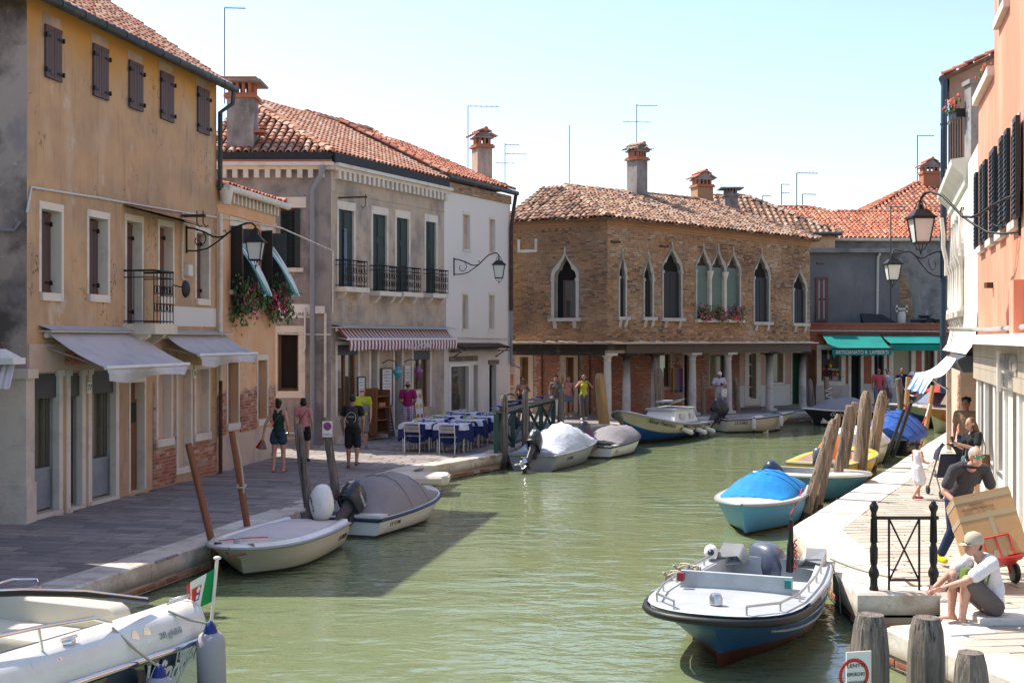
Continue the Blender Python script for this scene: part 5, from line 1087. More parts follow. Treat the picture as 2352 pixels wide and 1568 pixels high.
ftext('lettering','ARTIGIANATO R. LAMBERTI',FF,1.63,3.24,1.765,.17,M_whitep,t,depth=.004,width=2.35)
awning('shop_awning','plain teal awning, right of the pair at the bend',FF,3.0,5.55,4.0,.2,3.62,1.3,.3,M_green_tex,M_green_tex,cols=12,skew=.1,group='teal awnings',m_metal=M_iron)
hG=thing('grey_upper_house','blue grey rendered house rising behind the teal awning shop','house',(14.9,60,QZ));FU=Fr((13.5,60.0),(25,60.0));ZU=8.65
wall(hG,FU,[(0,.5),(FU.L,.5),(FU.L,ZU),(0,ZU)],[],M_stucco_grey)
FX=Fr((12.2,58.2),(18.5,58.2));zx=7.95;dr=FX.rect(1873,637,738,1901);wall(hG,FX,[(0,4),(FX.L,4),(FX.L,zx),(0,zx)],[],M_box_grey,.15);b=MB();b.quad(FX.pt(FX.L,4),FX.pt(FX.L,4,-1.5),FX.pt(FX.L,zx,-1.5),FX.pt(FX.L,zx));b.build('side_wall',M_box_grey,hG)
b=MB();b.fbox(FX,-.2,zx,FX.L+.25,zx+.2,-1.5,.3);b.build('flat_roof_slab',M_stucco_grey,hG);window(hG,FX,dr,-.02,plain('pale_pane',(.35,.37,.42),.7),name='door',sash=(.12,M_shut_red,1,1))
downpipe(hG,[FX.pt(5.3,zx-.05,.25),FX.pt(5.25,zx-.2,.08),FX.pt(5.2,4.6,.08)],.06,M_offwhite);PB=Pieces('brick',[M_bk],p_brick,120)
s0,z0,s1,z1=FU.rect(2028,600,735,2100);pl=[(s0,z0+1.1),(s0+.6,z1),(s1-.6,z1-.3),(s1-.2,z0+1.6),(s1,z0+.1),(s0+1.0,z0),(s0+.9,z0+.8)];bricks_patch(PB,hG,FU,pl,.012,M_bkmortar);PB.finish(hG,'brickwork')
gutter(hG,[FU.pt(0,ZU+.08,.25),FU.pt(FU.L,ZU+.08,.25)],.1,M_stone);ru=Roof(hG,M_tile_red,300);ru.plane(FU.pt(-1,ZU+.14,.3),FU.pt(FU.L,ZU+.14,.3),FU.pt(FU.L,ZU+1.85,-4),FU.pt(-1,ZU+1.85,-4),sp=.22,ex=.34,jit=.012);ru.ridge(FU.pt(3.6,ZU+1.88,-4),FU.pt(FU.L,ZU+1.88,-4));ru.finish()
b=MB();b.lathe([(.2,0),(.2,.55),(.16,.6),(.16,.66)],10,0,Matrix.Translation((18.6,58.2,4.5)));b.box((18.6,58.2,5.28),(.62,.1,.1));b.box((18.36,58.2,5.28),(.1,.1,.34));b.box((18.84,58.2,5.28),(.1,.1,.34));o=b.build('chimney_pot',M_stone,hF)
t=thing('tarred_sheets','crumpled black sheeting on the flat roof of the teal awning shop','sheeting',(17,57.6,4.55));b=MB();b.poly([V(16.4,57.4,5.05),V(17.4,57.3,5.0),V(18.1,57.2,4.58),V(16.5,57.2,4.58)]);b.poly([V(16.4,57.5,5.05),V(17.4,57.5,5.0),V(18.1,57.6,4.58),V(16.5,57.6,4.58)]);b.build('sheet',M_tar,t);b=MB()
for k in range(9):b.box((19.7+R.uniform(-.6,.7),57.9+R.uniform(-.2,.2),4.6+R.uniform(0,.45)),(.5,.3,.12),M=None,rz=R.uniform(0,3))
b.build('scraps',M_tar,t)['kind']='stuff'
def hip(name,label,x0,x1,y0,y1,ze,zr,inset,m,ridge_y=None,sp=.3,ex=.42,lim=120,wm=None):
 h=thing(name,label,'house',(x0,y0,QZ));b=MB()
 for a,c in(((x0,y0),(x1,y0)),((x1,y0),(x1,y1)),((x1,y1),(x0,y1)),((x0,y1),(x0,y0))):b.quad(P3(a,.5),P3(c,.5),P3(c,ze-.04),P3(a,ze-.04))
 b.build('wall',wm or M_orange,h);ym=(y0+y1)/2;r0,r1=V(x0+inset,ym,zr),V(x1-inset,ym,zr);f=.25
 A,B_,C_,D_=V(x0-f,y0-f,ze),V(x1+f,y0-f,ze),V(x1+f,y1+f,ze),V(x0-f,y1+f,ze);rf=Roof(h,m,lim)
 rf.plane(A,B_,r1,r0,sp=sp,ex=ex);rf.plane(D_,A,r0,r0+V(.01,0,0),sp=sp,ex=ex);rf.plane(B_,C_,r1,r1+V(.01,0,0),sp=sp,ex=ex);rf.plane(C_,D_,r0,r1,tiles=False);rf.ridge(A,r0,.13);rf.ridge(r0,r1,.13);rf.ridge(B_,r1,.13);rf.finish();gutter(h,[A+V(0,-.1,-.05),B_+V(0,-.1,-.05)],.09);return h
h=hip('tall_hipped_house','house with the highest red hipped roof, behind the grey upper house',19.5,30,67,76,10.75,13.0,4.2,M_tile_red);chimney(h,V(24.4,71.2,12.7),1.0,.8,.75,'gable',0,M_bkred)
h=hip('low_red_roof_house','house with low red roof between the brick palace and the tall hipped roof',11.5,19.3,66,72,10.2,11.3,2.5,M_tile_red);b=MB();b.box((17.3,65.9,10.5),(1.3,.8,.5));b.build('dormer',M_redshop,h)
h=hip('rear_roof_house','house with weathered hipped roof showing just over the brick palace ridge',6.5,15.5,58.5,66,8.9,11.15,3.6,M_tile_old);chimney(h,V(9.5,61.0,10.9),.85,.8,.5,'gable',.3,M_bk);chimney(h,V(10.55,58.9,8.5),.62,.62,2.2,'grey',0,M_grey_dark)
for lab,u,v,d,hh,arms in(('mast with single boom right of the flat capped grey chimney',1830,495,66,2.3,[(1,0,1.15,6,0)]),('small twin-boom mast, left of the taller single-boom mast',1795,480,74,1.5,[(1,0,.5,3,0),(.65,0,.5,3,0)]),('shortest aerial over the far roofs, left of the twin-boom mast',1752,474,74,.65,[(1,0,.5,3,0)]),('comb-like aerial low over the far roofs beside the single-boom mast',1843,470,70,.6,[(1,0,.8,9,0)]),('mast with single boom beside the chimney of the highest red roof',2107,440,72,3.3,[(1,0,1.0,5,0)]),('slender pole with a short boom standing on the teal awning shop roof',2046,738,57.5,5.4,[(1,0,.7,4,0)])):aerial(lab,Dp(u,v,d),hh,arms,r=.03)
# right bank: salmon house
pI0,pI1=(9.3,24.3),(6.2,13.37);FI=Fr(pI0,pI1);hI=thing('salmon_house','salmon red house with dark shutters and beige shop panel, at the right edge','house',(9.3,24.3,QZ))
sT=FI.s(2284);zlow,zhi=8.5,14.0
def red_openings():
 o=[]
 for u,hw in((2258.5,.42),(2281,.42),(2304,.42),(2336,.42)):s=FI.s(u);o.append((s-.36,5.62,s+.36,7.1))
 return o
ro=red_openings();ro=[(max(r[0],.1),*r[1:])for r in ro]
gw=[FI.rect(2253.5,868,1045,2265),FI.rect(2270,872,1060,2286),FI.rect(2293,884,1092,2308),FI.rect(2326,898,1237,2340)]
gw=[(r[0],1.6 if i<3 else .85,r[2],3.06)for i,r in enumerate(gw)]
top=[(s_+0,0)for s_ in()]
wall(hI,FI,[(0,3.85),(FI.L,3.85),(FI.L,zhi),(sT,zhi),(sT,zlow),(0,zlow)],[R4(r)for r in ro]+[(FI.s(2300),9.2)and R4((FI.s(2296),9.25,FI.s(2318),10.9))],M_red,.22,M_frame)
wall(hI,FI,[(0,.5),(FI.L,.5),(FI.L,3.85),(0,3.85)],[R4(r)for r in gw],M_gothic,.22,M_frame,'shop_front_wall')
b=MB();P=FI.pt;b.quad(P(0,.5),P(0,.5,-6),P(0,zlow,-6),P(0,zlow));b.quad(P(sT,zlow),P(sT,zlow,-6),P(sT,zhi,-6),P(sT,zhi));b.quad(P(0,zlow),P(0,zlow,-6),P(sT,zlow,-6),P(sT,zlow));b.quad(P(FI.L,.5),P(FI.L,.5,-6),P(FI.L,zhi,-6),P(FI.L,zhi));b.quad(P(sT,zhi),P(FI.L,zhi),P(FI.L,zhi,-6),P(sT,zhi,-6));b.build('side_wall',M_red,hI)
b=MB();b.fbox(FI,-.05,zlow,sT,zlow+.16,-.2,.12);b.build('coping',M_frame,hI)
w=window(hI,FI,(FI.s(2296),9.25,FI.s(2318),10.9),.2,M_glass,sill=(.14,.1,.1,M_frame),frame=(.1,.02,M_frame,False))
for r in ro:
 w=window(hI,FI,r,.2,M_glass,frame=(.1,.02,M_frame,False),sill=(.12,.1,.08,M_frame),sash=(.06,M_shut_g,1,1))
 for e in(r[0],r[2]):
  sg_=-1 if e==r[0]else 1;q0,q1=sorted((e,e+sg_*.42));b=MB();b.fbox(FI,q0,r[1],q1,r[3],.05,.11);o=b.build('shutter',M_shut_blk,w)
  b=MB();z=r[1]+.08
  while z<r[3]-.08:
   b.quad(FI.pt(q0+.04,z,.135),FI.pt(q1-.04,z,.135),FI.pt(q1-.04,z+.05,.112),FI.pt(q0+.04,z+.05,.112))
   z+=.075
  b.build('shutter_slats',M_shut_blk,o)['kind']='stuff'
for i,r in enumerate(gw):
 w=window(hI,FI,r,.16,M_glass,name='shop_window' if i<3 else 'shop_door',sill=(.06,.03,.02,M_alu)if i<3 else None)
 if i<3:
  for k in range(5):b=MB();s=r[0]+(r[2]-r[0])*(k+.5)/5;b.fbox(FI,s-.012,r[1],s+.012,r[3],-.1,-.085);b.build('grille_bar',M_iron,w)
  for k in range(7):b=MB();z=r[1]+(r[3]-r[1])*(k+.5)/7;b.fbox(FI,r[0],z-.01,r[2],z+.01,-.085,-.075);b.build('grille_bar',M_iron,w)
for u in(2250.5,2267.5,2289.5,2313,2346):b=MB();s=FI.s(u);b.fbox(FI,max(0,s-.14),.7,s+.14,3.06,-.02,.05);b.build('pilaster',M_whitep,hI)
M_clad=mat('stone_cladding_beige',(.42,.355,.28),.7,layers=[((.30,.25,.20),2.2,.48,.68,(1,1,.2)),((.50,.44,.37),6,.58,.72,(3,3,.15),.7)]);sg=hI
for r_ in range(3):
 n=9
 for k in range(n):b=MB();L=FI.L-.1;b.fbox(FI,L*k/n+.003,3.07+r_*.225,L*(k+1)/n-.003,3.07+(r_+1)*.225-.006,.0,.10);b.build('cladding_panel',M_clad,hI)
b=MB();b.fbox(FI,-.35,3.76,FI.L,3.92,0,.38);b.build('ledge',M_whitep,hI)
s0,z0=FI.at(2299,850,.1);b=MB();b.fbox(FI,s0-.04,3.0,s0+.05,3.66,.1,.16);b.build('sign_strip',M_whitep,hI)
st=thing('shop_sign','raised pale metal shop lettering on the beige panel of the salmon house','sign',FI.pt(s0,3.3,.1));a,c=FI.s(2303,.12),FI.s(2334,.12);ftext('lettering','GUGLIELMO',FI,(a+c)/2,3.48,.14,.26,M_alu,st,depth=.03,width=abs(c-a));a,c=FI.s(2307,.12),FI.s(2323,.12);ftext('lettering','VETRI',FI,(a+c)/2,3.2,.14,.22,M_alu,st,depth=.03,width=abs(c-a))
cable('cable',hI,[FI.pt(-.02,4.05,.05),FI.pt(2.5,4.02,.05),FI.pt(FI.L,4.02,.05)],.03,M_offwhite,.12);b=MB();s,z=FI.at(2347,715);b.fbox(FI,s-.1,z-.42,s+.4,z+.45,0,.16);b.build('meter_box',M_red,hI)
b=MB();s,z=FI.at(2281,655);b.box(FI.pt(s,z,.06),(.14,.14,.1));b.build('wall_bracket',M_rust,hI)
# white gothic house
FG=Fr((12.2,33.9),(9.3,24.32));hW=thing('white_gothic_house','sunlit chalk white house with tall gothic windows, beside the salmon house','house',(12.2,33.9,QZ));ZW=7.75
gg=[]
for s,w_ in((1.35,.8),(2.35,.8),(3.35,.8),(5.2,.8)):
 g=Goth();g.s=s;g.wo=w_+.26;g.w=w_;g.z0=4.5;g.zs=5.8;g.za=6.85;g.zi=6.65;g.hole=[(s-w_/2,g.z0),(s+w_/2,g.z0)]+ogee(s,w_,g.zs,g.zi,OGI)[::-1];gg.append(g)
po=[(6.6,.85,7.6,2.9),(7.9,.85,8.9,2.9)]
wall(hW,FG,[(0,3.5),(FG.L,3.5),(FG.L,ZW),(0,ZW)],[g.hole for g in gg],M_gothic,.3,M_frame);wall(hW,FG,[(0,.5),(FG.L,.5),(FG.L,3.5),(0,3.5)],[R4((4.2,.82,9.4,3.2))],M_lime,.9,M_lime,'porch_wall')
for g in gg:
 w=gothic_window(hW,FG,g,.28,M_glass,None,sill=True)
 for sgn in(-1,1):b=MB();b.lathe([(.1,0),(.1,.1),(.07,.14),(.06,1.05),(.07,1.08),(.13,1.28)],10,0,Matrix.Translation(FG.pt(g.s+sgn*g.wo/2,g.z0,.06)));b.build('window_column',M_frame,w)
b=MB();P=FG.pt;b.quad(P(0,.5),P(0,.5,-5),P(0,ZW,-5),P(0,ZW));b.quad(P(0,ZW),P(FG.L,ZW),P(FG.L,ZW,-5),P(0,ZW,-5));b.build('side_wall',M_gothic,hW)
b=MB();P=FG.pt;prof=[(0,ZW-.5),(.06,ZW-.45),(.1,ZW-.25),(.26,ZW-.1),(.34,ZW),(.36,ZW+.12),(0,ZW+.16)];b.loft([[P(-.2,z,n)for n,z in prof],[P(FG.L-3.0,z,n)for n,z in prof]],0,False);b.poly([P(-.2,z,n)for n,z in prof]);b.poly([P(FG.L-3.0,z,n)for n,z in prof]);b.build('cornice',M_gothic,hW)
b=MB();prof=[(.01,4.4),(.03,4.0),(.10,3.7),(.22,3.54)];b.loft([[P(.0,z,n)for n,z in prof],[P(FG.L-.1,z,n)for n,z in prof]],0,True);b.build('flared_skirt',M_gothic,hW)
b=MB();b.quad(P(4.2,.5,-.9),P(9.4,.5,-.9),P(9.4,3.3,-.9),P(4.2,3.3,-.9));b.build('porch_back',M_lime,hW)
for s in(4.7,5.9,7.1,8.3):b=MB();b.fbox(FG,s-.12,.8,s+.12,3.2,-.88,-.76);b.build('pilaster',M_lime,hW)
b=MB();b.fbox(FG,.0,.7,.35,3.14,.005,.12);b.build('corner_pier',M_grey,hW);PB=Pieces('brick',[M_bkred],p_brick,60);bricks_patch(PB,hW,FG,[(3.0,.85),(4.1,.85),(4.1,3.0),(3.4,3.0)]);PB.finish(hW)
cable('cable',hW,[P(.05,4.15,.06),P(FG.L,4.05,.05)],.025);downpipe(hW,[P(.1,7.2,.25),P(.2,6.7,.2),P(.05,6.4,.2),P(.15,6.0,.12),P(.12,5.6,.12)],.06,M_cream)
hP=thing('roof_terrace','grey roof terrace pier with railing and pots above the white gothic house','terrace',FG.pt(4,ZW,-1));b=MB();b.box((10.6,27.9,8.75),(.34,.4,1.8));b.box((10.6,27.9,9.7),(.44,.5,.1));b.build('pier',M_stucco_grey,hP);b=MB();b.box((11.6,27.7,8.6),(1.7,.2,1.6));b.build('parapet',M_gothic,hP)
for k in range(9):b=MB();b.tube([V(10.4+.02*k,28.2+.22*k,7.8),V(10.4+.02*k,28.2+.22*k,9.0)],.015,5);b.build('baluster',M_iron,hP)
for i,(c,L)in enumerate(((V(10.42,28.3,9.15),.5),(V(10.9,27.6,9.75),.4))):geranium('red and yellow flowers in a pot on the roof terrace, '+('beside the grey pier' if i==0 else 'on top of the pier'),c,V(0,1,0),V(-1,0,0),L,.2,.02,.3,90,60,40+i,None,.45,plain('petal_red',(.6,.04,.02),.6))
cn=thing('canopy_box','dark metal canopy box projecting from the white gothic house','canopy',FG.pt(3,3,0));b=MB();prof=[(0,3.17),(0,3.52),(.2,3.51),(.36,3.43),(.37,3.36),(.26,3.17)]
sA,sB=5.0,FG.L-.3
for s in(sA,sB):b.poly([P(s,z,n)for n,z in prof])
for k in range(6):a,c=prof[k],prof[(k+1)%6];b.quad(P(sA,a[1],a[0]),P(sB,a[1],a[0]),P(sB,c[1],c[0]),P(sA,c[1],c[0]))
b.build('box',M_dkgrey,cn)
MS1=plain('stripe_white',(.74,.73,.72),.85);MS2=plain('stripe_blue',(.05,.14,.40),.85)
t=thing('striped_awning','white awning with thin blue stripes billowing over the right-hand promenade','awning',FG.pt(5,2.9,1));A=FG.pt(9.0,3.44,.35);B0=FG.pt(5.2,3.44,.36);C_=Dp(2143,868,26.5);D0=Dp(2102,857,29.8)
b=MB();K=72
def aq(f,g):p=A.lerp(B0,f).lerp(C_.lerp(D0,f),g);return p+V(0,0,-.12*sin(pi*g)-.02*sin(f*30)*g)
for k in range(K):
 f0=k/K;f1=f0+(.8 if k%2==0 else .2)/K*2 if False else(k+1)/K
 for j in range(6):g0,g1=j/6,(j+1)/6;b.quad(aq(f0,g0),aq(f1,g0),aq(f1,g1),aq(f0,g1),1 if k%6==5 else 0)
b.build('canopy',[MS1,MS2],t);b=MB()
def vq(f,g):p=C_.lerp(D0,f);return p+V(-.28*g+.06*sin(f*22)*g,-.25*g+.10*sin(f*15+1)*g,-.34*g)
for k in range(48):
 f0,f1=k/48,(k+1)/48
 for j in range(4):b.quad(vq(f0,j/4),vq(f1,j/4),vq(f1,(j+1)/4),vq(f0,(j+1)/4),(k//2)%2)
b.build('valance',[MS1,MS2],t);b=MB();b.tube([FG.pt(7,2.7,.4),C_.lerp(D0,.3)],.03,6);b.build('arm',M_alu,t)
t=thing('red_umbrella','red parasol canopy glimpsed behind the corner of the white gothic house','parasol',Dp(2172,905,47));c=Dp(2176,872,47);b=MB()
for k in range(8):w0,w1=k*pi/4,(k+1)*pi/4;b.add([c,c+V(1.0*cos(w0),1.0*sin(w0),-.45),c+V(1.0*cos(w1),1.0*sin(w1),-.45)],[(0,1,2)])
b.build('canopy',M_red_p,t);b=MB();b.tube([c,V(c.x,c.y,.8)],.025,6);b.build('pole',M_iron,t)
# brown house behind
FH=Fr((13.35,37.2),(21,37.2));hH=thing('brown_gable_house','pitted brown gable wall rising behind the white gothic house','house',(13.35,37.2,QZ));zl=3.85+(778-178)*37.2/2800
wall(hH,FH,[(0,.5),(FH.L,.5),(FH.L,zl+3.5),(0,zl)],[],M_brown);b=MB();b.quad(FH.pt(0,.5),V(17.0,45,.5),V(17.0,45,zl),FH.pt(0,zl));b.build('side_wall',M_brown,hH)
rh=Roof(hH,M_tile_red,40);rh.plane(V(16.7,45,zl+.02),V(13.1,36.95,zl+.02),V(21,36.95,zl+3.6),V(24.6,45,zl+3.6),sp=.3,ex=.5);rh.ridge(V(13.1,36.97,zl+.05),V(21,36.97,zl+3.62),.1);rh.finish()
gutter(hH,[V(16.65,45,zl-.08),V(13.05,36.95,zl-.1)],.12)
downpipe(hH,[V(13.12,37.0,zl-.15),V(13.1,37.0,9.05),V(13.08,37.0,2.2)],.1,plain('pipe_dark_blue',(.03,.05,.075),.4));downpipe(hH,[V(13.1,36.98,8.95),V(13.5,37.0,9.0),V(14.0,37.0,9.1)],.085,plain('pipe_pink',(.55,.42,.37),.6));downpipe(hH,[V(14.0,37.02,9.1),V(15.5,37.05,9.3)],.08)
# lamps on this bank
c=Dp(2115,478,20.2);p0=FI.pt(FI.s(2345),3.85+(778-447)*FI.pt(FI.s(2345),0).y/2800,.02);p1=p0-V(0,0,.55);street_lamp('large black lamp on a scrolled arm reaching out from the salmon house',p0,p1,c,.34,.40)
c=Dp(2050,593,33);p0=V(13.0,36.95,3.85+(778-578)*36.9/2800);street_lamp('small black lamp hanging over the promenade, in front of the grey upper house',p0,p0-V(0,0,.75),c,.38,.42)
# boats
TS=[0,.08,.16,.24,.32,.4,.48,.56,.64,.72,.8,.87,.92,.955,.978,.99,.997,1.0]
class Boat:
 def __init__(s,name,label,stern,bow,B,fs,fb,m_hull,m_bottom=None,m_top=None,p=2.0,q=1.0,tm=.45,rake=.45,se=2.0,bs=.86,m_rail=None,rail=.025,cat='boat',group='moored boats',cr=.84,zchine=.02):
  st,bo=Vector(stern),Vector(bow);s.L=(bo-st).length;s.B,s.fs,s.fb,s.p,s.q,s.tm,s.rake,s.se,s.bs,s.cr,s.zch=B,fs,fb,p,q,tm,rake,se,bs,cr,zchine
  s.t=thing(name,label,cat,(st.x,st.y,WZ),atan2(bo.y-st.y,bo.x-st.x),group);s.W=WM(s.t)
  b=MB();mats=[m_hull,m_bottom or m_hull,m_top or m_hull]
  for sg in(1,-1):
   secs=[s.sec(t,sg)for t in TS]
   for i in range(len(TS)-1):
    for k,mi in((0,1),(1,0),(2,2)):
     a,c=secs[i],secs[i+1];f=[a[k],c[k],c[k+1],a[k+1]];b.add(f if sg<0 else f[::-1],[(0,1,2,3)],mi,True)
   e=secs[0];b.poly([(e[0].x,0,e[0].z)]+e[1:]+[(e[3].x,0,e[3].z)],0)
  s.hull=b.build('hull',mats,s.t,True,True)
  if rail:
   b=MB()
   for sg in(1,-1):b.tube([s.sheer(t,sg)+V(0,sg*rail*.4,-rail*.7)for t in TS],rail,6)
   b.tube([s.sheer(0,1)+V(-.01,0,-rail),s.sheer(0,-1)+V(-.01,0,-rail)],rail,6);b.build('rub_rail',m_rail or M_dkgrey,s.t,True)
 def f(s,t):return max(0,(t-s.tm)/(1-s.tm))
 def b(s,t):return s.B/2*(s.bs+(1-s.bs)*min(1,t/.35))*max(0,1-s.f(t)**s.p)**s.q
 def z(s,t):return s.fs+(s.fb-s.fs)*t**s.se
 def yat(s,t,z):
  a=s.sec(t,1)
  for p,q in zip(a,a[1:]):
   if q.z>=z:return max(.03,p.y+(q.y-p.y)*max(0,(z-p.z)/max(q.z-p.z,1e-4))-.05)
  return max(.03,a[-1].y-.05)
 def sheer(s,t,sg):return V(s.L*t,sg*s.b(t),s.z(t))
 def sec(s,t,sg):
  f=s.f(t);bb=s.B/2*(s.bs+(1-s.bs)*min(1,t/.35));bc=bb*s.cr*max(0,1-f**1.7);zc=s.zch+(s.fb*.45)*f**2.6;zk=-.22+.14*f**3;x=s.L*t-s.rake*f**2
  c=V(x+s.rake*.25*f**2,sg*bc,zc);h=s.sheer(t,sg);m=c.lerp(h,.62)+V(0,sg*.03*(1-f),-.02)
  return[V(x,0,zk),c,m,h]
 def deck(s,m,td=.6,w=.14,zf=.06,m_in=None,camber=.04,rise=.015,tw=.08,name='deck'):
  """gunwales, foredeck and the open cockpit with its floor"""
  b=MB();tt=[t for t in TS if t<td-.01]+[td];inn={}
  for sg in(1,-1):
   for i in range(len(tt)-1):
    a,c=tt[i],tt[i+1];q=[s.sheer(a,sg),s.sheer(c,sg)];xi=lambda t:max(t*s.L,tw)
    n=[V(xi(t),sg*max(s.b(t)-w,.05),s.z(t)+rise)for t in(a,c)];f=[V(p.x,sg*min(abs(p.y)*.97,s.yat(t,zf)),zf)for p,t in zip(n,(a,c))]
    for p in q:p.z+=rise*.3
    F4=lambda l:b.add(l if sg>0 else l[::-1],[(0,1,2,3)],0,False)
    F4([q[0],n[0],n[1],q[1]][::-1]);b.add([n[0],n[1],f[1],f[0]],[(0,1,2,3)],1);b.add([f[0],f[1],V(f[1].x,0,zf),V(f[0].x,0,zf)],[(0,1,2,3)],1)
  q=s.sheer(0,1);n0=s.b(0)-w
  for sg in(1,-1):b.add([(0,0,q.z+rise*.3),(0,sg*q.y,q.z+rise*.3),(tw,sg*n0,q.z+rise),(tw,0,q.z+rise)],[(0,1,2,3)],0)
  b.add([(tw,n0,q.z+rise),(tw,-n0,q.z+rise),(tw,-s.yat(0,zf),zf),(tw,s.yat(0,zf),zf)],[(0,1,2,3)],1)
  n=s.b(td)-w;zt=s.z(td)+rise;b.add([(td*s.L,n,zt),(td*s.L,-n,zt),(td*s.L,-min(n*.97,s.yat(td,zf)),zf),(td*s.L,min(n*.97,s.yat(td,zf)),zf)],[(0,1,2,3)],1)
  secs=[]
  for t in[td]+[t for t in TS if t>td+.005]:bb=s.b(t);secs.append([V(t*s.L,bb*k/4,s.z(t)+rise*.4+camber*(1-(k/4)**2)*min(1,bb/(s.B*.3)))for k in range(-4,5)])
  b.loft(secs,0,True);return b.build(name,[m,m_in or m],s.t,True)
 def cover(s,m,prof,over=.03,e=2.2,name='cover',fold=.015,skirt=.05,ribs=(),label=None):
  """canvas over the boat: prof = [(t, height)], hoops as ribs"""
  ts=[prof[0][0]+(prof[-1][0]-prof[0][0])*i/18 for i in range(19)];secs=[];rr=random.Random(int(s.L*1000))
  def hh(t):
   for(a,h0),(c,h1)in zip(prof,prof[1:]):
    if t<=c+1e-6:f=(t-a)/(c-a);f=f*f*(3-2*f);return h0+(h1-h0)*f
   return prof[-1][1]
  for i,t in enumerate(ts):
   bb=max(s.b(t)+over,.05);h=hh(t);sag=fold*sin(i*1.9)+fold*.6*sin(i*4.1);row=[]
   for k in range(-8,9):
    y=k/8;z=s.z(t)+.02+h*(1-abs(y)**e)+(sag*(1-abs(y))if h>.05 else 0)+fold*.5*sin(k*2.3+i*.7)*(1-y*y)
    row.append(V(t*s.L,y*bb,z))
   row=[row[0]+V(0,-.005,-skirt)]+row+[row[-1]+V(0,.005,-skirt)];secs.append(row)
  b=MB();b.loft(secs,0,True);b.poly(secs[0],0);b.poly(secs[-1],0);o=b.build(name,m,s.t,True)
  if label:o['label']=label
  for r in ribs:
   i=min(range(19),key=lambda j:abs(ts[j]-r));b=MB();b.tube([p+V(0,0,.008)for p in secs[i][1:-1]],.012,5);b.build('seam',m,o,True)
  return o
 def side_text(s,txt,t0,sg,zf,h,m,name='lettering',**k):
  """lettering on the topside; reads from left to right seen from outside"""
  a,c=s.sec(t0-.03,sg),s.sec(t0+.03,sg);l=lambda q:q[1].lerp(q[3],zf);p=l(s.sec(t0,sg));x=(l(c)-l(a)).normalized()*(-sg if True else 1);up=(s.sec(t0,sg)[3]-s.sec(t0,sg)[1]).normalized()
  nrm=x.cross(up);M=s.W@Mxy(p+nrm*.035,x,up);return text(name,txt,M,h,m,s.t,depth=.003,**k)
 def bench(s,t,m,w=.28,zb=.24):
  b=MB();n=s.b(t)-.12;b.box((t*s.L,0,zb),(w,n*2,.05));b.box((t*s.L,0,zb*.5),(w*.8,n*1.9,zb));return b.build('bench',m,s.t,True)
 def outboard(s,m_cowl=None,tilt=0,y=0,sc=1.0,prop=True,tiller=True,txt=None,turn=0,z0=None,num=None,m_prop=None,tcol=None,parent=None,x0=-.02,m_leg=None):
  M=Matrix.Translation((x0,y,(s.fs if z0 is None else z0)+.05))@Matrix.Rotation(turn,4,'Z')@Matrix.Rotation(tilt,4,'Y')@Matrix.Scale(sc,4);ml=m_leg or M_dkgrey
  b=MB();b.loft([[M@V(-.10+x*w,y_*w,z)for x,y_ in((.11,.05),(.11,-.05),(0,-.075),(-.12,-.03),(-.12,.03),(0,.075))]for z,w in((.08,1.2),(-.1,.9),(-.35,.75),(-.6,.6))],0,True,True)
  b.box((.02,0,-.04),(.1,.2,.22),M=M);b.box((-.17,0,-.50),(.36,.14,.02),M=M);b.ball((-.10,0,-.68),(.19,.06,.06),M=M);b.loft([[M@V(-.02,0,-.72),M@V(-.16,.012,-.72),M@V(-.16,-.012,-.72)],[M@V(-.1,0,-.88),M@V(-.17,.005,-.86),M@V(-.17,-.005,-.86)]],0,False,True)
  o=b.build('outboard_motor',ml,s.t,True)
  b=MB();rows=[]
  for z,wx,wy,cx in((.06,.16,.10,-.10),(.10,.23,.145,-.11),(.22,.25,.16,-.12),(.34,.24,.155,-.13),(.42,.21,.13,-.15),(.46,.14,.08,-.16),(.475,.05,.03,-.16)):
   rows.append([M@V(cx+wx*(abs(cos(w))**.7)*(1 if cos(w)>0 else-1),wy*(abs(sin(w))**.7)*(1 if sin(w)>0 else-1),z)for w in[2*pi*k/14 for k in range(14)]])
  b.loft(rows,0,True,True);b.poly(rows[-1]);c=b.build('cowl',m_cowl or M_dkgrey,o,True)
  b=MB();b.loft([[p+(M.to_3x3()@V(0,0,dz))for p in[M@V(-.11+.24*(abs(cos(w))**.7)*(1 if cos(w)>0 else-1),.152*(abs(sin(w))**.7)*(1 if sin(w)>0 else-1),.085)for w in[2*pi*k/14 for k in range(14)]]]for dz in(-.03,.02)],0,True,True);b.build('cowl_trim',M_black,o,True)
  if txt:
   for sg in(1,-1):text('lettering',txt,s.W@M@Mxy(V(-.11,sg*.162,.25),V(-sg,0,0),V(0,0,1)),.055,tcol or M_whitep,o,depth=.002,shear=.2,width=.26)
  if num:text('lettering',num,s.W@M@Mxy(V(-.372,0,.34),V(0,-1,0),V(.15,0,1)),.07,tcol or M_whitep,o,depth=.002)
  if prop:
   b=MB();b.lathe([(.045,0),(.045,.1),(.02,.14)],8,0,M@Matrix.Translation((-.27,0,-.68))@Matrix.Rotation(-pi/2,4,'Y'))
   for k in range(3):
    w=k*2.094+.4;R_=M@Matrix.Translation((-.32,0,-.68))@Matrix.Rotation(w,4,'X');b.add([R_@V(*p)for p in((.03,0,.03),(-.02,.05,.10),(-.02,.06,.15),(.0,-.01,.17),(.03,-.06,.12))],[(0,1,2,3,4)]);b.add([R_@V(*p)for p in((.025,0,.03),(-.025,.05,.10),(-.025,.06,.15),(-.005,-.01,.17),(.025,-.06,.12))],[(4,3,2,1,0)])
   b.build('propeller',m_prop or M_alu,o,True)
